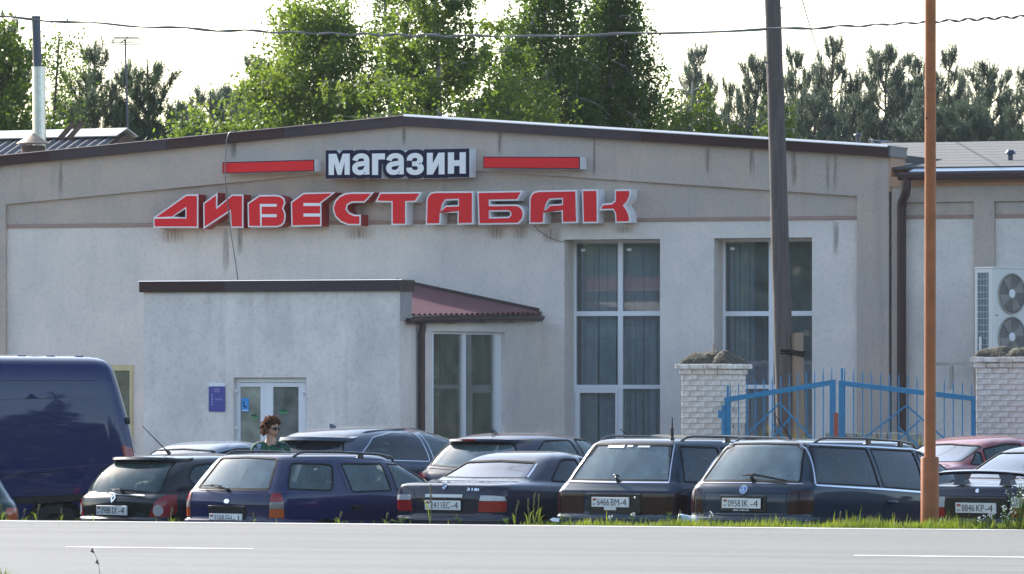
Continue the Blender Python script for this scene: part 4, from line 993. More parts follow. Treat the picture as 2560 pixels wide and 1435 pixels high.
# ------------------------------------------------------------------ vehicles: a body skin S(s, t), cut along windows, lamps and arches
def paint(name, col, rough=.32, flake=.0):
    m = mat(name, col, rough, coat=.85, spec=.06, coat_rough=.03, var=.05, vscale=2.0)
    # road dust colour on the upward faces, mixed in to brighten the roofs
    nt = m.node_tree; b = nt.nodes['Principled BSDF']; src = b.inputs['Base Color'].links[0].from_socket
    ge = nt.nodes.new('ShaderNodeNewGeometry'); sp = nt.nodes.new('ShaderNodeSeparateXYZ'); nt.links.new(ge.outputs['Normal'], sp.inputs[0])
    cr = nt.nodes.new('ShaderNodeValToRGB'); cr.color_ramp.elements[0].position = .55; cr.color_ramp.elements[1].position = .97
    cr.color_ramp.elements[0].color = (.02, .02, .02, 1); cr.color_ramp.elements[1].color = (.5, .5, .5, 1); nt.links.new(sp.outputs[2], cr.inputs[0])
    mx = nt.nodes.new('ShaderNodeMix'); mx.data_type = 'RGBA'; nt.links.new(cr.outputs[0], mx.inputs[0]); nt.links.new(src, mx.inputs[6]); mx.inputs[7].default_value = (.26, .25, .23, 1); nt.links.new(mx.outputs[2], b.inputs['Base Color'])
    return m
CG = {
 'clear': glass('car_glass', (.86, .97, .96), 1.3, .02, haze=.17, hcol=(.24, .40, .40)),  # teal haze stands in for brightness seen through the windows
 'dusty': glass('dusty_brightened_rear_glass', (.74, .90, .90), 2.6, .05, haze=.36, hcol=(.28, .39, .40)),  # dust, its haze raised to brighten the dark panes
 'sloped': glass('sloped_rear_glass', (.72, .86, .88), 2.6, .05, haze=.13, hcol=(.30, .38, .40)),
 'tint': glass('tinted_car_glass', (.22, .32, .40), 1.3, .02, haze=.12, hcol=(.14, .22, .30)),
}
M['lamp_red'] = mat('red_lamp_lens', (.30, .010, .012), .15, coat=.6, spec=.4)
M['lamp_dark'] = mat('smoked_lamp_lens', (.030, .008, .010), .15, coat=.25, spec=.3)
M['lamp_grey'] = mat('grey_lamp_lens', (.22, .20, .20), .15, coat=.6)
M['lamp_orange'] = mat('orange_lamp_lens', (.42, .07, .012), .15, coat=1.0)
M['lamp_clear'] = mat('clear_lamp_lens', (.45, .45, .47), .12, coat=1.0)
M['cabin'] = mat('dark_cabin_trim', (.035, .037, .042), .85)
M['seat'] = mat('dark_seat_cloth', (.028, .03, .04), .9, var=.2, vscale=12)
M['tyre'] = mat('tyre_rubber', (.018, .018, .018), .8)
M['rim'] = mat('alloy_rim', (.45, .45, .46), .3, metal=.8)
M['plate_white'] = mat('number_plate_white', (.78, .78, .76), .35)
M['plate_ink'] = mat('number_plate_ink', (.015, .015, .02), .5)
M['plate_red'] = mat('number_plate_flag_red', (.55, .03, .03), .5)
M['plate_green'] = mat('number_plate_flag_green', (.03, .28, .08), .5)
M['emblem_blue'] = mat('emblem_blue', (.03, .14, .5), .3, coat=1.0)
M['lining'] = mat('grey_headlining', (.20, .20, .20), .9)

def pchip(xs, ys):
    xs = np.asarray(xs, float); ys = np.asarray(ys, float); h = np.diff(xs); d = np.diff(ys) / h; n = len(xs); m = np.zeros(n)
    m[0], m[-1] = d[0], d[-1]
    for i in range(1, n - 1):
        if d[i - 1] * d[i] > 0: m[i] = 2 / (1 / d[i - 1] + 1 / d[i])
    def f(x):
        x = min(max(x, xs[0]), xs[-1]); i = min(int(np.searchsorted(xs, x, 'right')) - 1, n - 2); i = max(i, 0)
        t = (x - xs[i]) / h[i]; t2, t3 = t * t, t * t * t
        return float((2 * t3 - 3 * t2 + 1) * ys[i] + (t3 - 2 * t2 + t) * h[i] * m[i] + (-2 * t3 + 3 * t2) * ys[i + 1] + (t3 - t2) * h[i] * m[i + 1])
    return f

class Shell:
    def __init__(s, L, rows, bow=.07, bowf=.12, rc=.16, rcx=.14, rcf=.3, rcxf=.35, sb=.04):
        s.L, s.N = L, len(rows) - 1; ts = list(range(len(rows)))
        s.c = [pchip(ts, [r[i] for r in rows]) for i in range(5)]
        s.bow, s.bowf, s.rc, s.rcx, s.rcf, s.rcxf, s.sb = bow, bowf, rc, rcx, rcf, rcxf, sb
    def prm(s, t):
        zr, zf, xr, xf, w = (f(t) for f in s.c); q = min(1, w / .55); span = max(xf - xr, .01)
        sb = s.sb * q; wc = max(w - sb, 1e-3)
        rc = min(s.rc, .75 * wc); rcx = min(s.rcx, .22 * span); rcf = min(s.rcf, .75 * wc); rcxf = min(s.rcxf, .25 * span)
        bow = min(s.bow * q, .1 * span); bowf = min(s.bowf * q, .1 * span)
        return zr, zf, xr, xf, w, sb, wc, rc, rcx, rcf, rcxf, bow, bowf
    def S(s, a, t, P=None):
        zr, zf, xr, xf, w, sb, wc, rc, rcx, rcf, rcxf, bow, bowf = P or s.prm(t)
        yA = wc - rc; Bx = xr + bow + rcx; yF = wc - rcf; Fx = xf - bowf - rcxf
        if a <= 1: y = yA * a; x = xr + bow * (y / wc) ** 2
        elif a <= 2:
            p = (a - 1) * math.pi / 2; Ax = xr + bow * (yA / wc) ** 2; x = Bx - (Bx - Ax) * math.cos(p); y = yA + rc * math.sin(p)
        elif a <= 3: u = a - 2; x = Bx + (Fx - Bx) * u; y = wc + sb * (1 - (2 * u - 1) ** 2)
        elif a <= 4:
            p = (4 - a) * math.pi / 2; Ax = xf - bowf * (yF / wc) ** 2; x = Fx + (Ax - Fx) * math.cos(p); y = yF + rcf * math.sin(p)
        else: y = yF * (5 - a); x = xf - bowf * (y / wc) ** 2
        return Vector((x, y, zr + (zf - zr) * min(max(x / s.L, 0), 1)))
    def N_(s, a, t):
        e = .01
        a0, a1 = max(a - e, 0), min(a + e, 5); t0, t1 = max(t - e, 0), min(t + e, s.N)
        if a0 == 0: da = Vector((0, 1, 0))
        else: da = s.S(a1, t) - s.S(a0, t)
        dt = s.S(a, t1) - s.S(a, t0); n = dt.cross(da)
        return n.normalized() if n.length > 1e-12 else Vector((0, 0, 1))
    def a_of(s, t, x=None, y=None):
        zr, zf, xr, xf, w, sb, wc, rc, rcx, rcf, rcxf, bow, bowf = s.prm(t); yA = wc - rc
        if y is not None:
            if y <= yA: return y / max(yA, 1e-4)
            return 1 + math.asin(min(1, (y - yA) / rc)) / (math.pi / 2)
        Bx = xr + bow + rcx; Fx = xf - bowf - rcxf
        if x >= Bx:
            if x <= Fx: return 2 + (x - Bx) / (Fx - Bx)
            yF = wc - rcf; Ax = xf - bowf * (yF / wc) ** 2; return 4 - math.acos(min(1, (x - Fx) / max(Ax - Fx, 1e-4))) / (math.pi / 2)
        Ax = xr + bow * (yA / wc) ** 2
        return 1 + math.acos(min(1, max(-1, (Bx - x) / max(Bx - Ax, 1e-4)))) / (math.pi / 2)
    def st(s, p):
        """('r', y, z) on the rear, ('s', x, z) on the side, ('p', a, t) as is"""
        k, u, z = p
        if k == 'p': return (u, z)
        lo, hi = 0.0, float(s.N)
        for _ in range(34):
            t = (lo + hi) / 2
            zz = (s.c[0](t) + (s.c[1](t) - s.c[0](t)) * min(max(u / s.L, 0), 1)) if k == 's' else s.S(s.a_of(t, y=u), t).z
            if zz < z: lo = t
            else: hi = t
        t = (lo + hi) / 2
        return (s.a_of(t, x=u) if k == 's' else s.a_of(t, y=u), t)
    def P(s, p, off=0.0, side=1):
        a, t = s.st(p); v = s.S(a, t) + s.N_(a, t) * off
        return Vector((v.x, v.y * side, v.z))
    def Nn(s, p, side=1):
        a, t = s.st(p); n = s.N_(a, t); return Vector((n.x, n.y * side, n.z))

def dense(sh, pts, n=7, closed=True):
    out = []; m = len(pts)
    for i in range(m if closed else m - 1):
        p, q = pts[i], pts[(i + 1) % m]
        for j in range(n):
            f = j / n
            if p[0] == q[0]: out.append(sh.st((p[0], p[1] + (q[1] - p[1]) * f, p[2] + (q[2] - p[2]) * f)))
            else:
                A, B = sh.st(p), sh.st(q); out.append((A[0] + (B[0] - A[0]) * f, A[1] + (B[1] - A[1]) * f))
    if not closed: out.append(sh.st(pts[-1]))
    return out
def roundpoly(pts, r=.03, n=3):
    """round the corners of a same-mode polygon"""
    out = []; m = len(pts)
    for i in range(m):
        a, b, c = pts[i - 1], pts[i], pts[(i + 1) % m]
        if not (a[0] == b[0] == c[0]) or (b[0] == 'r' and b[1] <= .001): out.append(b); continue
        B = Vector(b[1:]); u = Vector(a[1:]) - B; v = Vector(c[1:]) - B
        if u.length < 1e-6 or v.length < 1e-6: out.append(b); continue
        k = min(r, .45 * u.length, .45 * v.length); p, q = B + u.normalized() * k, B + v.normalized() * k
        for j in range(n + 1):
            f = j / n; w = p * (1 - f) ** 2 + B * 2 * f * (1 - f) + q * f * f; out.append((b[0], w.x, w.y))
    return out
def inpoly(x, y, P):
    r = False; n = len(P); j = n - 1
    for i in range(n):
        if (P[i][1] > y) != (P[j][1] > y) and x < (P[j][0] - P[i][0]) * (y - P[i][1]) / (P[j][1] - P[i][1]) + P[i][0]: r = not r
        j = i
    return r

def ribbon(sh, pts, width, off, side=1, closed=False, n=7, mb=None):
    st = dense(sh, pts, n, closed); P = []; Nn = []
    for a, t in st:
        v, nn = sh.S(a, t), sh.N_(a, t)
        P.append(Vector((v.x, v.y * side, v.z))); Nn.append(Vector((nn.x, nn.y * side, nn.z)))
    mb = mb or MB(); m = len(P); V = []
    for i in range(m):
        p0 = P[i - 1] if (closed or i > 0) else P[i]; p1 = P[(i + 1) % m] if (closed or i < m - 1) else P[i]
        tg = (p1 - p0); tg = tg.normalized() if tg.length > 1e-9 else Vector((1, 0, 0)); b = Nn[i].cross(tg).normalized()
        V += [P[i] - b * width / 2 - Nn[i] * .006, P[i] - b * width * .42 + Nn[i] * off, P[i] + b * width * .42 + Nn[i] * off, P[i] + b * width / 2 - Nn[i] * .006]
    F_ = []
    for i in range(m if closed else m - 1):
        j = (i + 1) % m
        for q in range(3): F_.append((i * 4 + q, j * 4 + q, j * 4 + q + 1, i * 4 + q + 1))
    return mb.add(V, F_)

def skin(root, sh, body_mat, regions, name='body'):
    """cut the half skin along the regions; the rest is the body"""
    sm = [0, .62, .9, .9 + sh.L * .72, 1.2 + sh.L * .72, 1.9 + sh.L * .72]
    def A(a): i = min(int(a), 4); return sm[i] + (sm[i + 1] - sm[i]) * (a - i)
    def Ai(x):
        for i in range(5):
            if x <= sm[i + 1] + 1e-9: return i + (x - sm[i]) / (sm[i + 1] - sm[i])
        return 5.0
    TS = .13
    polys = []
    for r in regions:
        polys.append([(A(min(max(a, 0), 5)), t * TS) for a, t in dense(sh, r['pts'], r.get('n', 7))])
    vs, es, key = [], [], {}
    def addv(x, y):
        k = (round(x, 5), round(y, 5))
        if k not in key: key[k] = len(vs); vs.append((x, y))
        return key[k]
    for P in polys:
        ids = [addv(*p) for p in P]
        es += [(ids[i], ids[(i + 1) % len(ids)]) for i in range(len(ids)) if ids[i] != ids[(i + 1) % len(ids)]]
    cons = np.array([p for P in polys for p in P]) if polys else np.zeros((0, 2))
    ga = [i / 6 for i in range(6)] + [1 + i / 6 for i in range(6)] + [2 + i / 26 for i in range(26)] + [3 + i / 5 for i in range(5)] + [4 + i / 5 for i in range(6)]
    gt = [i / 4 for i in range(sh.N * 4 + 1)]
    for a in ga:
        for t in gt:
            x, y = A(a), t * TS
            edge = a in (0, 5) or t in (0, sh.N)
            if len(cons) and not edge and np.min((cons[:, 0] - x) ** 2 + (cons[:, 1] - y) ** 2) < .011 ** 2: continue
            addv(x, y)
    cv, ce, cf, *_ = delaunay_2d_cdt([Vector(v) for v in vs], es, [], 0, 1e-6)
    cache = {}
    P3, N3 = [], []
    for v in cv:
        a, t = Ai(min(max(v.x, 0), sm[5])), min(max(v.y / TS, 0), sh.N)
        P3.append(sh.S(a, t)); N3.append(sh.N_(a, t))
        if v.x < 1e-6: P3[-1].y = 0.0; N3[-1].y = 0.0
    groups = [[] for _ in range(len(regions) + 1)]
    for f in cf:
        cx = sum(cv[i].x for i in f) / len(f); cy = sum(cv[i].y for i in f) / len(f); g = len(regions)
        for k, P in enumerate(polys):
            if inpoly(cx, cy, P): g = k; break
        groups[g].append(tuple(f))
    def half(faces, off, side):
        ids = {}; V = []; F_ = []
        for f in faces:
            q = []
            for i in f:
                if i not in ids: ids[i] = len(V); p = P3[i] + N3[i] * off; V.append((p.x, p.y * side, p.z))
                q.append(ids[i])
            p0, p1, p2 = (Vector(V[j]) for j in q[:3]); nn = (p1 - p0).cross(p2 - p0); ref = N3[f[0]] + N3[f[1]] + N3[f[2]]
            if nn.dot(Vector((ref.x, ref.y * side, ref.z))) < 0: q = q[::-1]
            F_.append(tuple(q))
        return V, F_
    def make(nm, faces, off, mode, m, par):
        out = []
        for sides in (((1, -1),) if mode == 'join' else ((1,), (-1,))):
            mb = MB()
            for sd in sides: mb.add(*half(faces, off, sd))
            o = mb.build(nm, m, par)
            if mode == 'join':
                bm = bmesh.new(); bm.from_mesh(o.data); bmesh.ops.remove_doubles(bm, verts=bm.verts[:], dist=1e-4); bm.to_mesh(o.data); bm.free()
            o.data.polygons.foreach_set('use_smooth', [True] * len(o.data.polygons))
            try: o.data.set_sharp_from_angle(angle=R(48))
            except Exception: pass
            out.append(o)
        return out
    body = make(name, groups[-1], 0, 'join', body_mat, root)[0]
    res = {}
    for k, r in enumerate(regions):
        if r.get('mat') is None: continue
        obs = make(r['name'], groups[k], r.get('off', -.006), r.get('mode', 'pair'), r['mat'], root); res.setdefault(r['name'], []).extend(obs)
        if r.get('seal'):
            w, m = r['seal'][:2]; so = r['seal'][2] if len(r['seal']) > 2 else .003
            pts = r['pts']
            if r.get('mode') == 'join':
                mb = MB(); keep = [p for p in pts]
                # open path from the centre line round to the centre line
                for sd in (1, -1): ribbon(sh, keep, w, so, sd, False, r.get('n', 7), mb)
                mb.build('window_seal', m, obs[0])
            else:
                for o, sd in zip(obs, (1, -1)): ribbon(sh, pts, w, so, sd, True, r.get('n', 7)).build('window_seal', m, o)
    return body, res

def blob(c, h, e=.45, rot=None, n=12, mb=None):
    """rounded box (superellipsoid)"""
    V = []; c = Vector(c)
    sg = lambda v: math.copysign(abs(v) ** e, v)
    for i in range(n + 1):
        f = -math.pi / 2 + math.pi * i / n
        for j in range(2 * n):
            g = 2 * math.pi * j / (2 * n); v = Vector((h[0] * sg(math.cos(f)) * sg(math.cos(g)), h[1] * sg(math.cos(f)) * sg(math.sin(g)), h[2] * sg(math.sin(f))))
            if rot is not None: v = rot @ v
            V.append(c + v)
    k = 2 * n
    F_ = [(i * k + j, i * k + (j + 1) % k, (i + 1) * k + (j + 1) % k, (i + 1) * k + j) for i in range(n) for j in range(k)]
    return (mb or MB()).add(V, F_)

_wheel = {}
def wheel(root, x, y, r=.31, w=.2, dark=False):
    e = empty('wheel'); e.parent = root; e.location = (x, y, r); e.rotation_euler = (R(90 if y < 0 else -90), 0, 0)
    if 'tyre' not in _wheel:
        mb = MB(); mb.lathe([(.20, -.1), (.285, -.1), (.305, -.08), (.31, -.04), (.31, .04), (.305, .08), (.285, .1), (.20, .1)], 28); o1 = mb.build('tyre', M['tyre'], e, smooth=40)
        mb = MB(); mb.lathe([(.0, .075), (.05, .08), (.06, .06), (.17, .045), (.19, .09), (.205, .098), (.205, -.05)], 24)
        for q in range(5):
            a = 2 * math.pi * q / 5; mb.bbox(-.025, .025, .05, .19, .05, .088, .01, M=Matrix.Rotation(a, 4, 'Z'))
        o2 = mb.build('rim', M['rim'], e, smooth=40); _wheel['tyre'] = (o1.data, o2.data)
    else:
        for nm, d in zip(('tyre', 'rim'), _wheel['tyre']): o = bpy.data.objects.new(nm, d); COL.objects.link(o); o.parent = e
    if dark:
        for o in e.children:
            if o.name.startswith('rim'): o.data = o.data.copy(); o.data.materials[0] = M['tyre']
    e.scale = (r / .31, r / .31, 1)

def plate(root, sh, z, text, flag=True, y=0.0, off=.012, frame=True, label=None, tilt=None, dz=0.0):
    P = sh.P(('r', abs(y), z), off) + Vector((0, 0, dz)); N = sh.Nn(('r', abs(y), z)); N = Vector((N.x, 0, N.z)).normalized()
    if tilt is not None: N = Vector((-math.cos(tilt), 0, math.sin(tilt)))
    Xa = Vector((0, -1, 0)); Ya = -N; Za = Xa.cross(Ya).normalized()
    Mx = Matrix((Xa, Ya, Za)).transposed().to_4x4(); Mx.translation = P
    e = empty('number_plate'); e.parent = root; e.matrix_local = Mx
    if label: e['label'] = label
    if frame: mb = MB(); mb.bbox(-.268, .268, -.006, .012, -.064, .064, .004); mb.build('plate_frame', M['black'], e)
    mb = MB(); mb.bbox(-.26, .26, -.010, -.0065 if frame else .01, -.056, .056, .002); mb.build('plate_panel', M['plate_white'], e)
    if flag:
        mb = MB(); mb.box(-.242, -.192, -.0118, -.0105, .024, .042); mb.build('flag_red', M['plate_red'], e)
        mb = MB(); mb.box(-.242, -.192, -.0118, -.0105, .015, .0235); mb.build('flag_green', M['plate_green'], e)
        t = text_mb('BY', .022, .042, .01); move(t, Matrix.Translation((-.238, -.0118, -.038))); t.build('country_code', M['plate_ink'], e)
    cells = text
    for s_, x0, wd in cells:
        t = text_mb(s_, .076, wd, .0); move(t, Matrix.Translation((x0, -.0118, -.038))); t.build('lettering', M['plate_ink'], e)
    return e

def on_rear(sh, y, z, off=.0):
    """frame on the rear skin: x right as seen from behind, y into the car, z up"""
    P = sh.P(('r', abs(y), z), off, 1 if y >= 0 else -1); N = sh.Nn(('r', abs(y), z), 1 if y >= 0 else -1)
    Ya = -N; Xa = (Vector((0, -1, 0)) - Ya * Vector((0, -1, 0)).dot(Ya)).normalized(); Za = Xa.cross(Ya).normalized()
    Mx = Matrix((Xa, Ya, Za)).transposed().to_4x4(); Mx.translation = P
    return Mx
def badge(root, sh, y, z, txt, h, w, m, name='badge', bold=.02, off=.002):
    t = text_mb(txt, h, w, bold, .004); move(t, Matrix.Translation((-w / 2, -.004, -h / 2))); move(t, on_rear(sh, y, z, off)); return t.build(name, m, root)
def disc(root, sh, y, z, r, m, name='emblem', off=.004, sx=1.0, ring=None, par=None):
    mb = MB(); mb.lathe([(0, .006), (r * .9, .005), (r, 0)], 20); move(mb, on_rear(sh, y, z, off) @ Matrix.Rotation(R(90), 4, 'X') @ Matrix.Diagonal((sx, 1, 1, 1))); o = mb.build(name, m, par or root)
    if ring:
        mb = MB(); mb.lathe([(r * .96, -.002), (r * .96, .009), (r * 1.12, .009), (r * 1.16, 0)], 20); move(mb, on_rear(sh, y, z, off) @ Matrix.Rotation(R(90), 4, 'X') @ Matrix.Diagonal((sx, 1, 1, 1))); mb.build('emblem_ring', ring, o)
    return o
def wiper(root, sh, base, tip, arm, m=None):
    """base/arm end/tips as (y, z) on the rear window"""
    p0 = sh.P(('r', abs(base[0]), base[1]), .03, 1 if base[0] >= 0 else -1)
    e = empty('rear_wiper'); e.parent = root
    pa = [sh.P(('r', abs(y), z), .035, 1 if y >= 0 else -1) for y, z in (tip[0], arm, tip[1])]
    mb = MB(); mb.tube([p0, (p0 + pa[1]) / 2 + Vector((-.02, 0, .0)), pa[1] + Vector((-.012, 0, 0))], [.018, .014, .009], 6); mb.lathe([(.0, .03), (.022, .028), (.024, -.03)], 10, M=on_rear(sh, base[0], base[1], .01) @ Matrix.Rotation(R(90), 4, 'X')); mb.build('wiper_arm', M['black_gloss'], e)
    mb = MB(); q = [pa[0], pa[0].lerp(pa[1], .5) + Vector((-.01, 0, 0)), pa[1] + Vector((-.016, 0, .0)), pa[2].lerp(pa[1], .5) + Vector((-.01, 0, 0)), pa[2]]; mb.tube(q, [.008, .013, .016, .013, .008], 6); mb.build('wiper_blade', M['black_gloss'], e)
def rails(root, sh, a_path, h=.05, r=.014, m=None, feet=3, side_pts=None):
    """roof rail each side along ('s', x, z) points on the roof shoulder"""
    for sd in (1, -1):
        e = empty('roof_rail'); e.parent = root; P = [sh.P(p, .0, sd) for p in a_path]; n = len(P); top = []
        tot = 22
        for i in range(tot + 1):
            f = i / tot * (n - 1); k = min(int(f), n - 2); q = P[k].lerp(P[k + 1], f - k); u = i / tot
            lift = h * min(1.0, min(u, 1 - u) / .07) ** .6 if 0 < u < 1 else -.01
            top.append(q + Vector((0, 0, lift)))
        mb = MB(); mb.tube(top, r, 8); mb.build('rail_bar', m or M['black_gloss'], e, smooth=50)
        for i in range(1, feet + 1):
            f = i / (feet + 1) * (n - 1); k = min(int(f), n - 2); q = P[k].lerp(P[k + 1], f - k)
            mb = MB(); mb.bbox(q.x - .045, q.x + .045, q.y - .014, q.y + .014, q.z - .02, q.z + h - .004, .008); mb.build('rail_foot', m or M['black_gloss'], e)
def aerial(root, base, tip, r=.006, foot=True):
    e = empty('roof_aerial'); e.parent = root
    mb = MB(); mb.tube([base, Vector(base).lerp(Vector(tip), .5), tip], [r * 1.3, r, r * .7], 6); mb.build('whip', M['black'], e)
    if foot:
        b = Vector(base); d = (Vector(tip) - b).normalized()
        mb = MB(); mb.tube([b - d * .02, b + d * .03, b + d * .06], [.026, .018, .008], 8); mb.build('aerial_foot', M['black_gloss'], e)
def seats(root, xf_, xb_, zs, hw=.62, three=False, headrest=True, tilt=14, hr_h=.0, colr=None):
    m = colr or M['seat']
    for (x, kind) in ((xf_, 'front_seat'), (xb_, 'rear_seat')):
        if x is None: continue
        for y in ((hw * .56, -hw * .56)):
            e = empty(kind); e.parent = root; rt = Matrix.Rotation(R(-tilt), 3, 'Y')
            blob((x, y, zs + .30), (.075, .235, .31), .4, rt).build('backrest', m, e, smooth=True)
            blob((x + .27, y, zs + .02), (.27, .24, .09), .4).build('cushion', m, e, smooth=True)
            if headrest:
                hx = x - .155; hz = zs + .70 + hr_h
                blob((hx, y, hz), (.055, .135, .085), .55, rt).build('headrest', m, e, smooth=True)
                mb = MB()
                for q in (-.06, .06): mb.tube([(hx + .05, y + q, zs + .55), (hx + .01, y + q, hz - .04)], .007, 6)
                mb.build('headrest_post', M['chrome'], e)
def cabin(root, L, hw, x0, x1, z, xd, zd):
    mb = MB(); mb.bbox(x0, x1, -hw, hw, .26, z, .03); mb.build('cabin_floor', M['cabin'], root)
    mb = MB(); mb.bbox(xd, xd + .4, -hw + .02, hw - .02, z + .01, zd, .06); mb.build('dashboard', M['cabin'], root)
    e = empty('steering_wheel'); e.parent = root; e.location = (xd - .12, .36, zd - .02); e.rotation_euler = (0, R(-65), 0)
    mb = MB(); mb.tube([(.18 * math.cos(2 * math.pi * i / 20), .18 * math.sin(2 * math.pi * i / 20), 0) for i in range(21)], .015, 6); mb.tube([(-.17, 0, 0), (.17, 0, 0)], .016, 5); mb.build('wheel_rim', M['black'], e)
    mb = MB(); mb.bbox(x1 - .0 - .02, x1, -.1, .1, zd + .28, zd + .34, .01); mb.build('rear_view_mirror', M['black'], root)
def place(name, px, Y, th, label, cat, group=None, dz=0.0):
    X = (px - 1280) / F * Y
    e = empty(name, (X, Y, ground(X, Y) + dz), R(90 - th)); return tag(e, label, cat, group)
BLK = M['black']
def arch(x, r=.35, zc=.3, n=9):
    return dict(name='arch', mat=None, n=2, pts=[('s', x + r * math.cos(math.pi * i / n), max(zc + r * math.sin(math.pi * i / n) * 1.0, .2105 if i in (0, n) else 0)) for i in range(n + 1)])
def underside(root, sh, axles, hw):
    mb = MB(); mb.box(.25, sh.L - .3, -hw + .16, hw - .16, .2, .3)
    for x in axles:
        for sd in (1, -1): mb.box(x - .38, x + .38, sd * (hw - .45) - .06, sd * (hw - .45) + .06, .25, .8)
    mb.build('underbody', M['cabin'], root)
def mirrors(root, sh, x, z, m):
    for sd in (1, -1):
        p = sh.P(('s', x, z), 0, sd); blob((p.x, p.y + sd * .10, p.z + .04), (.05, .09, .065), .6).build('door_mirror', m, root, smooth=True)
def seams(root, sh, lines, w=.010):
    mb = MB()
    for pts in lines:
        for sd in (1, -1): ribbon(sh, pts, w, .0012, sd, False, 8, mb)
    o = mb.build('panel_gap', BLK, root); o['kind'] = 'stuff'

# --------------------------------------------------------------- saloon with the 2411 plate
PAINT_NAVY = paint('navy_car_paint', (.006, .009, .030)); PAINT_BLACK = paint('black_car_paint', (.008, .009, .012)); PAINT_TEAL = paint('dark_teal_blue_paint', (.006, .024, .050)); PAINT_BLUE = paint('deep_blue_car_paint', (.008, .013, .075))
def bmw():
    rt = place('parked_saloon', 1104, 69.3, 36, 'dark navy saloon with red and clear tail lamps and plate 2411 EC-4', 'car', 'cars parked in the lot')
    L = 4.4; hw = .85
    rows = [(.2, .18, .32, 4.15, .75), (.32, .26, .07, 4.33, .825), (.5, .4, .0, 4.4, .848), (.63, .5, .0, 4.4, .852), (.67, .56, .045, 4.36, .848), (.85, .68, .04, 4.3, .85), (.97, .78, .06, 4.15, .84), (1.02, .85, .075, 3.9, .815), (1.043, .9, .13, 3.5, .79), (1.06, .93, .34, 3.2, .765), (1.075, .955, .55, 3.02, .745), (1.09, .97, .66, 2.96, .735), (1.18, 1.10, .90, 2.78, .692), (1.265, 1.24, 1.10, 2.52, .64), (1.325, 1.315, 1.25, 2.36, .60), (1.362, 1.358, 1.38, 2.22, .54), (1.39, 1.39, 1.56, 2.08, .42), (1.403, 1.403, 1.74, 1.94, .22), (1.405, 1.405, 1.83, 1.85, .02)]
    sh = Shell(L, rows, bow=.08, rc=.17, rcx=.16)
    seal = (.026, BLK)
    reg = [
     dict(name='rear_window', mode='join', mat=CG['sloped'], n=6, seal=(.03, BLK), pts=[('r', 0, 1.10), ('r', .60, 1.105), ('r', .60, 1.115), ('r', .505, 1.262), ('r', .47, 1.275), ('r', 0, 1.292)]),
     dict(name='rear_door_window', mat=CG['tint'], seal=seal, pts=roundpoly([('s', 1.19, 1.06), ('s', 1.88, 1.03), ('s', 1.86, 1.31), ('s', 1.56, 1.31)], .05)),
     dict(name='front_door_window', mat=CG['tint'], seal=seal, pts=roundpoly([('s', 1.98, 1.03), ('s', 2.86, 1.0), ('s', 2.42, 1.30), ('s', 1.96, 1.31)], .04)),
     dict(name='windscreen', mode='join', mat=CG['clear'], n=3, pts=[('p', 5, 11.3), ('p', 4.02, 11.3), ('p', 4.02, 13.9), ('p', 5, 13.9)]),
     dict(name='tail_lamp_red', mat=M['lamp_red'], off=.003, pts=[('r', .475, .715), ('r', .70, .715), ('p', 1.72, 4.42), ('p', 1.72, 4.98), ('r', .70, .84), ('r', .495, .842)]),
     dict(name='tail_lamp_clear', mat=M['lamp_clear'], off=.003, pts=[('r', .496, .846), ('r', .70, .844), ('p', 1.72, 5.02), ('p', 1.62, 5.36), ('r', .70, .905), ('r', .51, .908)]),
     arch(.95), arch(3.65)]
    skin(rt, sh, PAINT_NAVY, reg)
    plate(rt, sh, .79, [('2411', -.178, .165), ('EC', .012, .095), ('-4', .128, .095)])
    # bright strip above the plate, emblem, model badge, boot seams
    mb = MB(); ribbon(sh, [('r', 0, .897), ('r', .27, .897)], .042, .012, 1, False, 8, mb); ribbon(sh, [('r', 0, .897), ('r', .27, .897)], .042, .012, -1, False, 8, mb); mb.build('boot_strip', M['plate_white'], rt)
    em = disc(rt, sh, 0, 1.0, .034, M['emblem_blue'], ring=M['black_gloss'])
    mb = MB()
    for a0 in (0, math.pi): mb.add([(0, 0, .0075)] + [(.03 * math.cos(a0 + math.pi / 2 * q / 5), .03 * math.sin(a0 + math.pi / 2 * q / 5), .0075) for q in range(6)], [(0, q, q + 1) for q in range(1, 6)])
    move(mb, on_rear(sh, 0, 1.0, .004) @ Matrix.Rotation(R(90), 4, 'X')); mb.build('emblem_quarter', M['white_sign'], em)
    badge(rt, sh, -.40, .975, '318i', .034, .165, M['chrome'], 'model_badge')
    seams(rt, sh, [[('r', .0, .865), ('r', .44, .865), ('r', .455, .95), ('r', .66, 1.015)], [('r', .0, .645), ('r', .8, .645)], [('s', 1.93, .3), ('s', 1.93, 1.02)], [('s', 1.12, .72), ('s', 1.16, 1.03)], [('s', .28, .645), ('s', .6, .63)]])
    mb = MB(); ribbon(sh, [('r', 0, 1.30), ('r', .46, 1.283), ('r', .52, 1.262)], .028, .005, 1, False, 8, mb); ribbon(sh, [('r', 0, 1.30), ('r', .46, 1.283), ('r', .52, 1.262)], .028, .005, -1, False, 8, mb); mb.build('window_top_trim', BLK, rt)
    for sd in (1, -1): ribbon(sh, [('r', .52, 1.262), ('r', .615, 1.105)], .03, .006, sd, False, 8).build('pillar_trim', M['chrome'] if sd < 0 else BLK, rt)
    seats(rt, 2.35, 1.35, .48, .6, hr_h=-.05); cabin(rt, L, .68, .8, 3.0, .42, 2.85, .93)
    mb = MB(); mb.bbox(.62, 1.2, -.62, .62, .98, 1.03, .02); mb.build('parcel_shelf', M['cabin'], rt)
    mb = MB(); mb.bbox(.86, .92, -.10, .10, 1.031, 1.10, .015); mb.build('high_stop_lamp', M['lining'], rt)
    for x in (.95, 3.65):
        for y in (.74, -.74): wheel(rt, x, y)
    underside(rt, sh, (.95, 3.65), hw); mirrors(rt, sh, 2.85, .98, PAINT_NAVY)
bmw()

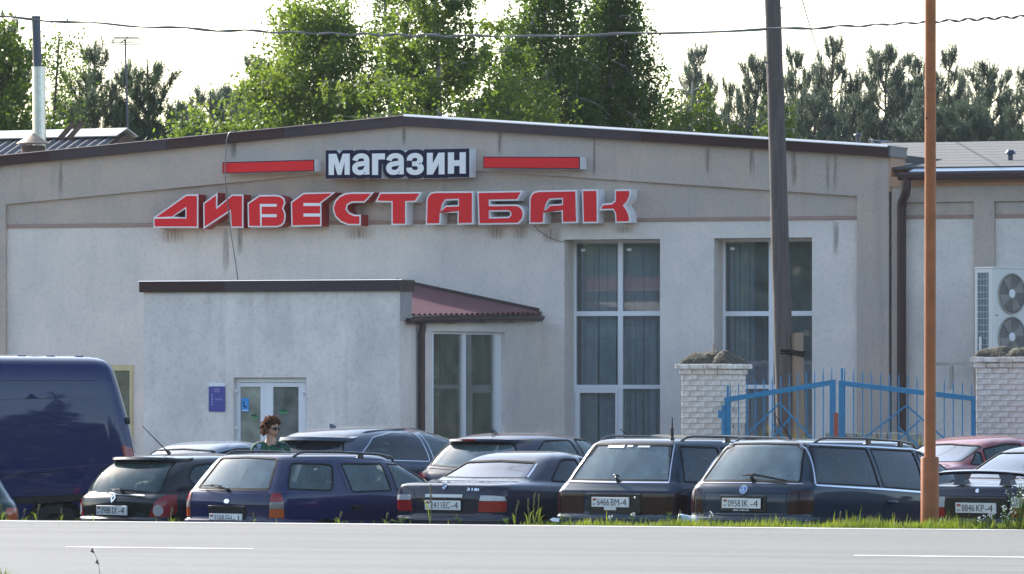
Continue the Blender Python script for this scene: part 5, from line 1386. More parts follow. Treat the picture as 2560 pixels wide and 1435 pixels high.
# --------------------------------------------------------------- estate with the 0958 plate and chrome window line
def b5():
    rt = place('parked_estate_car', 1850, 66.6, 36, 'dark estate car with chrome window line, roof rails and plate 0958 IK-4', 'car', 'cars parked in the lot')
    L = 4.95; hw = .875
    rows = [(.24, .2, .3, 4.7, .78), (.36, .3, .06, 4.86, .845), (.54, .45, 0, 4.95, .872), (.68, .55, 0, 4.95, .877), (.715, .6, .05, 4.9, .874), (.9, .72, .055, 4.85, .875), (1.02, .84, .085, 4.6, .862), (1.075, .93, .125, 4.15, .838), (1.10, .985, .15, 3.92, .82), (1.2, 1.10, .225, 3.72, .785), (1.32, 1.24, .315, 3.42, .738), (1.44, 1.38, .415, 3.1, .682), (1.51, 1.46, .48, 2.92, .64), (1.545, 1.50, .55, 2.8, .585), (1.565, 1.525, .7, 2.62, .44), (1.576, 1.54, .95, 2.35, .22), (1.579, 1.544, 1.3, 2.0, .02)]
    sh = Shell(L, rows, bow=.10, rc=.17, rcx=.14, sb=.05)
    ch = (.024, M['chrome'], .006)
    side = [('s', .37, 1.083), ('s', 1.61, 1.028), ('s', 1.585, 1.455), ('s', .57, 1.492)]
    s2 = [('s', 1.69, 1.022), ('s', 2.56, .968), ('s', 2.62, 1.418), ('s', 1.665, 1.452)]
    s3 = [('s', 2.65, .966), ('s', 3.62, .98), ('s', 3.48, 1.10), ('s', 3.02, 1.345), ('s', 2.70, 1.408)]
    seal = (.02, BLK)
    lr = [('r', .565, .73), ('r', .70, .735), ('p', 1.80, 4.35), ('p', 1.86, 4.45), ('p', 1.82, 5.9), ('r', .72, 1.012), ('r', .60, 1.012)]
    reg = [
     dict(name='rear_window', mode='join', mat=CG['dusty'], n=6, seal=(.03, BLK), pts=[('r', 0, 1.108), ('r', .64, 1.10), ('r', .655, 1.115), ('r', .515, 1.50), ('r', .49, 1.515), ('r', 0, 1.525)]),
     dict(name='quarter_window', mat=CG['tint'], seal=seal, pts=roundpoly(side, .02)),
     dict(name='rear_door_window', mat=CG['tint'], seal=seal, pts=roundpoly(s2, .02)),
     dict(name='front_door_window', mat=CG['tint'], seal=seal, pts=roundpoly(s3, .02)),
     dict(name='windscreen', mode='join', mat=CG['clear'], n=3, pts=[('p', 5, 8.4), ('p', 4.02, 8.4), ('p', 4.02, 12.6), ('p', 5, 12.6)]),
     dict(name='tail_lamp', mat=M['lamp_dark'], off=.003, pts=lr),
     arch(1.25, .36, .32), arch(3.95, .36, .32)]
    skin(rt, sh, PAINT_TEAL, reg)
    for sd in (1, -1):
        ribbon(sh, [('s', .345, 1.055), ('s', .545, 1.512), ('s', 1.6, 1.478), ('s', 2.65, 1.437), ('s', 3.04, 1.375)], .022, .007, sd, False, 10).build('chrome_top_line', M['chrome'], rt)
        ribbon(sh, [('s', .345, 1.058), ('s', 1.6, .998), ('s', 2.6, .942), ('s', 3.6, .955)], .026, .008, sd, False, 10).build('chrome_sill_line', M['chrome'], rt)
        # swollen wheel arch lip
        ribbon(sh, [('s', 1.25 + .375 * math.cos(math.pi * i / 10), .325 + .375 * math.sin(math.pi * i / 10)) for i in range(11)], .05, .014, sd, False, 2).build('arch_lip', PAINT_TEAL, rt)
        p = sh.P(('s', 1.80, .845), .012, sd); blob((p.x, p.y, p.z), (.10, .022, .022), .6).build('door_handle', PAINT_TEAL, rt, smooth=True)
        ribbon(sh, [('r', .70, .985), ('r', .70, .75)], .012, .006, sd).build('lamp_divider', BLK, rt)
    mb = MB(); mb.bbox(-.31, .31, -.004, .03, -.105, .085, .01); move(mb, on_rear(sh, 0, .86, .0)); mb.build('plate_recess', M['black_gloss'], rt)
    pl = plate(rt, sh, .853, [('0958', -.178, .165), ('IK', .012, .085), ('-4', .128, .095)], off=.02, frame=True)
    t = text_mb('BELARUS', .018, .21, .012); move(t, Matrix.Translation((-.105, -.012, -.085))); t.build('frame_lettering', M['white_sign'], pl)
    em = disc(rt, sh, 0, 1.005, .045, M['emblem_blue'], ring=M['chrome'])
    for tx, w_, z_ in (('V', .04, .009), ('W', .06, -.026)):
        t = text_mb(tx, .034, w_, .012, .003); move(t, Matrix.Translation((-w_ / 2, -.0095, z_ - .004))); move(t, on_rear(sh, 0, 1.005, .004)); t.build('emblem_letter', M['chrome'], em)
    mb = MB(); ribbon(sh, [('r', 0, 1.082), ('r', .70, 1.074)], .012, .005, 1, False, 10, mb); ribbon(sh, [('r', 0, 1.082), ('r', .70, 1.074)], .012, .005, -1, False, 10, mb); mb.build('tailgate_chrome_line', M['chrome'], rt)
    seams(rt, sh, [[('r', 0, .97), ('r', .56, .968)], [('r', 0, .715), ('r', .53, .72), ('r', .565, 1.03), ('r', .70, 1.07)], [('r', 0, .50), ('r', .84, .50)], [('s', 1.645, .36), ('s', 1.64, 1.0)], [('s', 2.63, .3), ('s', 2.63, .94)], [('s', .30, 1.06), ('s', .52, 1.50)]])
    wiper(rt, sh, (-.06, 1.115), ((.08, 1.145), (-.52, 1.085)), (-.08, 1.155))
    rails(rt, sh, [('s', .68, 1.532), ('s', 1.7, 1.512), ('s', 2.4, 1.475), ('s', 2.85, 1.44)], .055, .013, feet=2)
    b = sh.P(('p', 0.02, 14.6)); aerial(rt, (b.x + .05, -.12, 1.545), (b.x - .12, .02, 1.86))
    seats(rt, 2.55, 1.62, .56, .62, hr_h=-.02); cabin(rt, L, .70, .4, 3.1, .45, 3.2, 1.0)
    for x in (1.25, 3.95):
        for y in (.76, -.76): wheel(rt, x, y, .315)
    underside(rt, sh, (1.25, 3.95), hw); mirrors(rt, sh, 3.5, 1.04, PAINT_TEAL)
    # loose pale mudguard scrap hanging below the left lamp
    mb = MB(); V = []
    for i in range(7):
        for j in range(5): u, v = i / 6, j / 4; V.append((.0 + .05 * v + .03 * math.sin(u * 3), .86 - .26 * u, .60 + .12 * math.sin(v * 1.6) - .05 * u))
    mb.add(V, [(i * 5 + j, i * 5 + j + 1, (i + 1) * 5 + j + 1, (i + 1) * 5 + j) for i in range(6) for j in range(4)]); o = mb.build('bumper_end', mat('pale_blue_plastic', (.42, .52, .6), .4), rt, smooth=True); o.modifiers.new('thickness', 'SOLIDIFY').thickness = .01
b5()

# --------------------------------------------------------------- estate with the 6466 plate
def b3():
    rt = place('parked_estate_car', 1524, 68.2, 36, 'dark teal boxy estate car with dusty rear window and plate 6466 BM-4', 'car', 'cars parked in the lot')
    L = 4.6; hw = .885
    rows = [(.24, .2, .3, 4.3, .80), (.36, .3, .06, 4.52, .862), (.54, .45, 0, 4.6, .885), (.66, .55, 0, 4.6, .888), (.70, .6, .035, 4.56, .885), (.86, .72, .035, 4.5, .888), (.95, .80, .04, 4.3, .882), (1.0, .88, .075, 3.9, .868), (1.05, .95, .115, 3.6, .845), (1.075, .985, .14, 3.45, .83), (1.2, 1.1, .225, 3.25, .79), (1.34, 1.26, .325, 2.95, .735), (1.46, 1.41, .415, 2.65, .685), (1.51, 1.47, .46, 2.55, .655), (1.545, 1.51, .52, 2.42, .60), (1.565, 1.535, .66, 2.25, .45), (1.575, 1.548, .9, 2.0, .22), (1.577, 1.55, 1.2, 1.7, .02)]
    sh = Shell(L, rows, bow=.07, rc=.13, rcx=.11, sb=.04)
    seal = (.026, BLK)
    reg = [
     dict(name='rear_window', mode='join', mat=CG['dusty'], n=6, seal=(.034, BLK), pts=[('r', 0, 1.085), ('r', .665, 1.085), ('r', .685, 1.10), ('r', .545, 1.475), ('r', .52, 1.49), ('r', 0, 1.50)]),
     dict(name='quarter_window', mat=CG['tint'], seal=seal, pts=roundpoly([('s', .36, 1.07), ('s', 1.18, 1.045), ('s', 1.2, 1.455), ('s', .52, 1.475)], .03)),
     dict(name='rear_door_window', mat=CG['tint'], seal=seal, pts=roundpoly([('s', 1.26, 1.045), ('s', 2.0, 1.02), ('s', 2.02, 1.43), ('s', 1.27, 1.455)], .03)),
     dict(name='front_door_window', mat=CG['tint'], seal=seal, pts=roundpoly([('s', 2.08, 1.02), ('s', 3.15, 1.0), ('s', 2.62, 1.38), ('s', 2.1, 1.42)], .03)),
     dict(name='windscreen', mode='join', mat=CG['clear'], n=3, pts=[('p', 5, 9.4), ('p', 4.02, 9.4), ('p', 4.02, 13.4), ('p', 5, 13.4)]),
     dict(name='tail_lamp', mat=M['lamp_dark'], off=.003, pts=[('r', .40, .70), ('r', .70, .70), ('p', 2.03, 4.1), ('p', 2.03, 6.0), ('r', .70, .94), ('r', .40, .94)]),
     arch(.98), arch(3.6)]
    skin(rt, sh, PAINT_TEAL, reg)
    mb = MB(); mb.bbox(-.34, .39, -.004, .02, -.12, .115, .008); move(mb, on_rear(sh, -.02, .82, .0)); mb.build('plate_panel_surround', M['black_gloss'], rt)
    plate(rt, sh, .835, [('6466', -.178, .165), ('BM', .012, .115), ('-4', .14, .09)], off=.018, frame=False)
    mb = MB(); mb.bbox(-.09, .08, -.012, .0, -.02, .02, .004); move(mb, on_rear(sh, 0, .762, .012)); mb.build('frame_tag', M['plate_white'], rt)
    disc(rt, sh, -.33, .89, .016, M['chrome'], 'lock', .012)
    mb = MB()
    for sd in (1, -1): ribbon(sh, [('r', 0, 1.06), ('r', .70, 1.062)], .03, .008, sd, False, 10, mb)
    mb.build('window_sill_trim', M['chrome'], rt)
    for sd in (1, -1):
        ribbon(sh, [('r', .70, 1.062), ('r', .56, 1.492)], .016, .006, sd).build('window_side_trim', M['chrome'], rt)
    seams(rt, sh, [[('r', 0, .955), ('r', .84, .952)], [('r', .395, .69), ('r', .395, .95)], [('r', 0, .69), ('r', .84, .69)], [('s', .25, .7), ('s', .25, 1.0), ('s', .43, 1.5)], [('s', 1.24, .3), ('s', 1.23, 1.04)], [('s', 2.05, .3), ('s', 2.05, 1.0)]])
    # stickers along the top of the rear window
    for y0_, y1_, z0_, z1_ in ((.33, .09, 1.455, 1.49), (.05, -.03, 1.465, 1.487), (-.10, -.26, 1.462, 1.482)):
        P = [sh.P(('r', abs(y), z), .0, 1 if y > 0 else -1) + Vector((-.004, 0, .0)) for y, z in ((y0_, z0_), (y1_, z0_), (y1_, z1_), (y0_, z1_))]
        mb = MB(); mb.add(P, [(0, 1, 2, 3)]); o = mb.build('window_sticker', M['white_sign'], rt)
        o.modifiers.new('thickness', 'SOLIDIFY').thickness = .001
    wiper(rt, sh, (-.02, 1.075), ((.05, 1.13), (-.04, 1.11)), (.0, 1.12))
    rails(rt, sh, [('s', .62, 1.535), ('s', 1.5, 1.52), ('s', 2.3, 1.485), ('s', 2.6, 1.46)], .055, .014, feet=2)
    b = sh.P(('p', .02, 15.0)); e = empty('roof_aerial'); e.parent = rt
    bx, by, bz = .63, -.44, 1.55
    mb = MB(); mb.tube([(bx, by, bz), (bx, by, bz + .04)], [.03, .018], 10); mb.tube([(bx, by, bz + .04), (bx, by, bz + .13)], .02, 8); mb.build('aerial_stub', M['black_gloss'], e)
    mb = MB(); mb.tube([(bx, by, bz + .13), (bx, by, bz + .26)], [.010, .005], 6); mb.build('whip', M['black'], e)
    aerial(rt, (1.55, .66, 1.51), (1.35, .80, 1.66), .006, False)
    seats(rt, 2.5, 1.55, .56, .62, hr_h=-.02); cabin(rt, L, .72, .4, 3.0, .45, 3.0, .98)
    for x in (.98, 3.6):
        for y in (.77, -.77): wheel(rt, x, y, .31)
    underside(rt, sh, (.98, 3.6), hw); mirrors(rt, sh, 3.0, 1.03, PAINT_TEAL)
b3()

# --------------------------------------------------------------- navy estate at the left (only the top of its plate clears the road)
def escort():
    rt = place('parked_estate_car', 560, 69.8, 40, 'navy estate car with black roof rails, red orange lamps and half hidden plate', 'car', 'cars parked in the lot')
    L = 4.3; hw = .825
    rows = [(.24, .2, .3, 4.0, .74), (.36, .3, .06, 4.22, .80), (.52, .42, 0, 4.3, .822), (.62, .5, 0, 4.3, .825), (.655, .56, .045, 4.26, .82), (.8, .68, .045, 4.2, .826), (.9, .78, .06, 4.0, .82), (.95, .86, .08, 3.6, .808), (.985, .93, .105, 3.3, .79), (1.08, 1.04, .175, 3.1, .755), (1.2, 1.17, .27, 2.85, .705), (1.31, 1.29, .36, 2.55, .652), (1.352, 1.335, .40, 2.45, .62), (1.383, 1.365, .455, 2.35, .57), (1.40, 1.385, .6, 2.2, .43), (1.41, 1.397, .85, 1.95, .22), (1.412, 1.4, 1.1, 1.7, .02)]
    sh = Shell(L, rows, bow=.08, rc=.15, rcx=.13, sb=.045)
    seal = (.024, BLK)
    reg = [
     dict(name='rear_window', mode='join', mat=CG['dusty'], n=6, seal=(.03, BLK), pts=[('r', 0, .998), ('r', .545, .996), ('r', .56, 1.01), ('r', .455, 1.335), ('r', .43, 1.35), ('r', 0, 1.365)]),
     dict(name='quarter_window', mat=CG['clear'], seal=seal, pts=roundpoly([('s', .30, 1.0), ('s', 1.04, .968), ('s', 1.17, 1.275), ('s', .50, 1.30)], .07)),
     dict(name='rear_door_window', mat=CG['clear'], seal=seal, pts=roundpoly([('s', 1.38, .95), ('s', 2.1, .955), ('s', 2.08, 1.275), ('s', 1.32, 1.285)], .03)),
     dict(name='front_door_window', mat=CG['clear'], seal=seal, pts=roundpoly([('s', 2.2, .955), ('s', 3.0, .975), ('s', 2.5, 1.26), ('s', 2.19, 1.272)], .03)),
     dict(name='windscreen', mode='join', mat=CG['clear'], n=3, pts=[('p', 5, 8.4), ('p', 4.02, 8.4), ('p', 4.02, 12.2), ('p', 5, 12.2)]),
     dict(name='tail_lamp_red', mat=M['lamp_red'], off=.003, pts=[('r', .635, .85), ('r', .70, .85), ('p', 1.72, 5.5), ('p', 1.55, 7.0), ('r', .70, .95), ('r', .64, .955)]),
     dict(name='tail_lamp_clear', mat=M['lamp_grey'], off=.003, pts=[('r', .632, .77), ('r', .70, .77), ('p', 1.76, 4.85), ('p', 1.72, 5.48), ('r', .70, .846), ('r', .634, .846)]),
     dict(name='tail_lamp_orange', mat=M['lamp_orange'], off=.003, pts=[('r', .63, .665), ('r', .70, .665), ('p', 1.8, 4.1), ('p', 1.76, 4.82), ('r', .70, .766), ('r', .632, .766)]),
     arch(.9), arch(3.45)]
    skin(rt, sh, PAINT_BLUE, reg)
    mb = MB(); mb.bbox(-.30, .30, -.003, .02, -.06, .085, .008); move(mb, on_rear(sh, 0, .715, .0)); mb.build('plate_recess', M['black_gloss'], rt)
    plate(rt, sh, .71, [('3588', -.178, .165), ('EH', .012, .095), ('-1', .128, .095)], off=.018, frame=False, tilt=.12, dz=-.062)
    disc(rt, sh, 0, .85, .03, M['chrome'], 'emblem', .004, 1.5)
    seams(rt, sh, [[('r', 0, .80), ('r', .63, .80)], [('r', 0, .62), ('r', .8, .625)], [('r', .615, .64), ('r', .625, .97)], [('s', 1.3, .3), ('s', 1.3, .95), ('s', 1.24, 1.3)], [('s', 2.15, .3), ('s', 2.15, .95), ('s', 2.13, 1.28)]])
    wiper(rt, sh, (.02, .975), ((.48, 1.01), (.12, 1.005)), (.28, 1.012))
    mb = MB()
    for sd in (1, -1): ribbon(sh, [('r', 0, .978), ('r', .55, .978)], .016, .005, sd, False, 8, mb)
    mb.build('window_sill_trim', M['black_gloss'], rt)
    rails(rt, sh, [('s', .60, 1.372), ('s', 1.4, 1.358), ('s', 2.1, 1.325), ('s', 2.45, 1.285)], .06, .015, feet=1)
    seats(rt, 2.35, 1.45, .46, .58, hr_h=-.02); cabin(rt, L, .66, .35, 2.9, .40, 2.75, .9)
    for x in (.9, 3.45):
        for y in (.72, -.72): wheel(rt, x, y, .295)
    underside(rt, sh, (.9, 3.45), hw); mirrors(rt, sh, 2.85, .97, PAINT_BLUE)
    for sd in (1, -1): p = sh.P(('s', 1.42, .77), .012, sd); blob((p.x, p.y, p.z), (.09, .02, .028), .6).build('door_handle', BLK, rt, smooth=True)
escort()

# --------------------------------------------------------------- small black hatchback at the left
def clio():
    rt = place('parked_hatchback', 278, 71.4, 42, 'small black hatchback with roof spoiler, tall red lamps and plate 0988 IX-4', 'car', 'cars parked in the lot')
    L = 3.8; hw = .82
    rows = [(.22, .2, .3, 3.5, .74), (.34, .3, .05, 3.72, .80), (.5, .42, -.005, 3.8, .82), (.6, .5, .0, 3.8, .822), (.64, .56, .03, 3.76, .822), (.76, .66, .03, 3.7, .822), (.84, .76, .04, 3.5, .812), (.885, .85, .07, 3.2, .79), (.915, .92, .105, 2.95, .77), (1.0, 1.02, .145, 2.78, .752), (1.1, 1.14, .21, 2.55, .722), (1.2, 1.25, .31, 2.28, .68), (1.28, 1.335, .43, 2.05, .63), (1.318, 1.372, .50, 1.95, .58), (1.345, 1.395, .62, 1.83, .46), (1.362, 1.405, .8, 1.65, .24), (1.368, 1.408, 1.0, 1.4, .02)]
    sh = Shell(L, rows, bow=.13, rc=.22, rcx=.2, sb=.05)
    seal = (.022, BLK)
    reg = [
     dict(name='rear_window', mode='join', mat=CG['clear'], n=6, seal=(.02, BLK), pts=[('r', 0, .925), ('r', .58, .925), ('r', .615, .95), ('r', .60, 1.1), ('r', .53, 1.285), ('r', 0, 1.30)]),
     dict(name='rear_side_window', mat=CG['clear'], seal=seal, pts=roundpoly([('s', .62, 1.10), ('s', .72, .98), ('s', 1.25, .955), ('s', 1.25, 1.28), ('s', .78, 1.25)], .06)),
     dict(name='front_side_window', mat=CG['clear'], seal=seal, pts=roundpoly([('s', 1.36, .955), ('s', 2.6, .97), ('s', 2.0, 1.29), ('s', 1.36, 1.29)], .04)),
     dict(name='windscreen', mode='join', mat=CG['clear'], n=3, pts=[('p', 5, 8.4), ('p', 4.02, 8.4), ('p', 4.02, 12.4), ('p', 5, 12.4)]),
     dict(name='tail_lamp_clear', mat=M['lamp_clear'], off=.006, pts=[('r', .66 + .052 * math.cos(math.pi * q / 7), .715 + .068 * math.sin(math.pi * q / 7)) for q in range(14)], n=2),
     dict(name='tail_lamp_red', mat=M['lamp_red'], off=.004, pts=[('r', .56, .64), ('r', .74, .64), ('p', 1.98, 4.5), ('p', 1.95, 6.4), ('r', .735, .895), ('r', .69, .90), ('r', .63, .82), ('r', .58, .70)]),
     arch(.62, .33, .29), arch(3.08, .33, .29)]
    skin(rt, sh, PAINT_BLACK, reg)
    # spoiler over the window
    mb = MB(); V = []; n = 18
    for i in range(n + 1):
        y = -.60 + 1.2 * i / n; q = 1 - (abs(y) / .62) ** 2.4; a = sh.P(('r', abs(y), 1.306 - .012 * (abs(y) / .6) ** 2), 0, 1 if y >= 0 else -1)
        V += [a + Vector((.06, 0, .045)), a + Vector((-.03 - .07 * q, 0, .04)), a + Vector((-.05 - .07 * q, 0, .012)), a + Vector((.03, 0, -.012))]
    mb.add(V, [(i * 4 + j, (i + 1) * 4 + j, (i + 1) * 4 + (j + 1) % 4, i * 4 + (j + 1) % 4) for i in range(n) for j in range(4)] + [(0, 1, 2, 3), (n * 4 + 3, n * 4 + 2, n * 4 + 1, n * 4)]); mb.build('roof_spoiler', PAINT_BLACK, rt, smooth=35)
    plate(rt, sh, .71, [('0988', -.178, .165), ('IX', .02, .085), ('-4', .128, .095)], off=.02, frame=False)
    # diamond emblem and handle bar
    mb = MB(); w, h = .042, .066
    mb.prism([(0, -h), (w, 0), (0, h), (-w, 0)], [[(0, -h * .45), (w * .42, 0), (0, h * .45), (-w * .42, 0)]], -.012, .0); move(mb, on_rear(sh, .0, .852, .004)); mb.build('diamond_emblem', M['chrome'], rt)
    mb = MB(); mb.bbox(-.30, .30, -.02, .0, -.02, .018, .008); move(mb, on_rear(sh, -.19, .893, .0)); mb.build('tailgate_handle', M['chrome'], rt)
    badge(rt, sh, -.43, .672, 'Clio', .05, .13, M['chrome'], 'model_badge')
    seams(rt, sh, [[('r', 0, .60), ('r', .55, .60), ('r', .60, .9)], [('r', 0, .905), ('r', .64, .905)], [('s', 1.30, .3), ('s', 1.30, 1.3)]])
    wiper(rt, sh, (-.10, .915), ((.10, .945), (-.46, .925)), (-.08, .945))
    seats(rt, 1.95, 1.02, .44, .58, hr_h=.0); cabin(rt, L, .64, .4, 2.5, .38, 2.45, .9)
    b = sh.P(('p', .02, 15.0)); aerial(rt, (.95, -.02, 1.395), (.62, .10, 1.72), .006)
    for x in (.62, 3.08):
        for y in (.71, -.71): wheel(rt, x, y, .285)
    underside(rt, sh, (.62, 3.08), hw); mirrors(rt, sh, 2.45, .98, BLK)
clio()

# --------------------------------------------------------------- coupe with the big spoiler at the right
def toyota():
    rt = place('parked_coupe', 2438, 65.8, 36, 'dark blue car with tall boot spoiler and plate 8846 KP-4 at the right', 'car', 'cars parked in the lot')
    L = 4.4; hw = .85
    rows = [(.22, .2, .3, 4.15, .76), (.34, .28, .06, 4.33, .83), (.5, .4, .0, 4.4, .85), (.62, .5, .0, 4.4, .852), (.66, .56, .04, 4.36, .848), (.85, .68, .03, 4.3, .85), (.97, .78, .045, 4.15, .835), (1.02, .85, .07, 3.9, .80), (1.045, .9, .13, 3.55, .78), (1.065, .93, .30, 3.3, .765), (1.08, .95, .46, 3.1, .75), (1.10, .97, .56, 3.0, .74), (1.22, 1.13, .86, 2.8, .70), (1.34, 1.29, 1.15, 2.5, .655), (1.41, 1.385, 1.36, 2.32, .61), (1.445, 1.43, 1.5, 2.2, .55), (1.47, 1.462, 1.68, 2.08, .42), (1.482, 1.478, 1.82, 1.98, .22), (1.485, 1.482, 1.88, 1.92, .02)]
    sh = Shell(L, rows, bow=.08, rc=.17, rcx=.15)
    seal = (.026, BLK)
    reg = [
     dict(name='rear_window', mode='join', mat=CG['sloped'], n=6, seal=(.03, BLK), pts=[('r', 0, 1.115), ('r', .60, 1.115), ('r', .61, 1.13), ('r', .53, 1.375), ('r', .5, 1.39), ('r', 0, 1.40)]),
     dict(name='rear_door_window', mat=CG['tint'], seal=seal, pts=roundpoly([('s', 1.2, 1.08), ('s', 1.95, 1.05), ('s', 1.95, 1.38), ('s', 1.6, 1.385)], .05)),
     dict(name='front_door_window', mat=CG['tint'], seal=seal, pts=roundpoly([('s', 2.03, 1.05), ('s', 2.88, 1.02), ('s', 2.45, 1.34), ('s', 2.03, 1.38)], .04)),
     dict(name='windscreen', mode='join', mat=CG['clear'], n=3, pts=[('p', 5, 11.4), ('p', 4.02, 11.4), ('p', 4.02, 13.9), ('p', 5, 13.9)]),
     dict(name='tail_lamp_orange', mat=M['lamp_orange'], off=.004, pts=[('r', .66, .815), ('r', .72, .812), ('p', 2.0, 4.82), ('p', 1.95, 5.38), ('r', .72, .915), ('r', .66, .915)]),
     dict(name='tail_lamp_clear', mat=M['lamp_clear'], off=.004, pts=[('r', .43, .80), ('r', .655, .80), ('r', .655, .915), ('r', .43, .915)]),
     dict(name='tail_lamp_red', mat=M['lamp_red'], off=.004, pts=[('r', .43, .69), ('r', .72, .69), ('p', 2.0, 4.2), ('p', 2.0, 4.80), ('r', .72, .805), ('r', .66, .808), ('r', .655, .796), ('r', .43, .796)]),
     arch(.95), arch(3.6)]
    skin(rt, sh, PAINT_NAVY, reg)
    mb = MB(); mb.bbox(-.40, .40, -.002, .02, -.115, .115, .008); move(mb, on_rear(sh, 0, .80, .0)); mb.build('plate_recess', M['black_gloss'], rt)
    plate(rt, sh, .797, [('8846', -.178, .165), ('KP', .012, .10), ('-4', .128, .095)], off=.018, frame=False)
    disc(rt, sh, 0, .985, .026, M['chrome'], 'emblem', .004)
    disc(rt, sh, .56, .99, .03, M['chrome'], 'lamp_ring', .004)
    seams(rt, sh, [[('r', 0, .925), ('r', .80, .925)], [('r', 0, .65), ('r', .8, .65)], [('s', 1.98, .3), ('s', 1.98, 1.04)]])
    # tall arched spoiler on two legs
    sp = empty('boot_spoiler'); sp.parent = rt
    mb = MB(); V = []; n = 24
    for i in range(n + 1):
        y = -.80 + 1.6 * i / n; q = abs(y) / .80; z = 1.205 - .055 * q ** 2.2 - .085 * max(0, q - .72) / .28; x = .10 + .06 * q ** 2; c = .11
        V += [(x - .02, y, z), (x + .03, y, z + .016), (x + c, y, z + .004), (x + c, y, z - .012), (x + .0, y, z - .034)]
    mb.add(V, [(i * 5 + j, (i + 1) * 5 + j, (i + 1) * 5 + (j + 1) % 5, i * 5 + (j + 1) % 5) for i in range(n) for j in range(5)] + [(0, 1, 2, 3, 4), tuple(n * 5 + j for j in (4, 3, 2, 1, 0))]); mb.build('spoiler_wing', PAINT_NAVY, sp, smooth=40)
    for y in (.265, -.33):
        mb = MB(); mb.add([(.09, y - .075, 1.045), (.22, y - .075, 1.06), (.22, y + .075, 1.06), (.09, y + .075, 1.045), (.10, y - .06, 1.11), (.2, y - .06, 1.11), (.2, y + .06, 1.11), (.10, y + .06, 1.11), (.11, y - .10, 1.175), (.21, y - .10, 1.185), (.21, y + .10, 1.185), (.11, y + .10, 1.175)], [(0, 1, 5, 4), (1, 2, 6, 5), (2, 3, 7, 6), (3, 0, 4, 7), (4, 5, 9, 8), (5, 6, 10, 9), (6, 7, 11, 10), (7, 4, 8, 11)]); mb.build('spoiler_leg', PAINT_NAVY, sp)
    seats(rt, 2.35, 1.4, .5, .6); cabin(rt, L, .68, .8, 3.0, .42, 2.85, .95)
    mb = MB(); mb.bbox(.6, 1.2, -.62, .62, 1.0, 1.05, .02); mb.build('parcel_shelf', M['lining'], rt)
    for x in (.95, 3.6):
        for y in (.74, -.74): wheel(rt, x, y)
    underside(rt, sh, (.95, 3.6), hw); mirrors(rt, sh, 2.8, 1.02, PAINT_NAVY)
toyota()

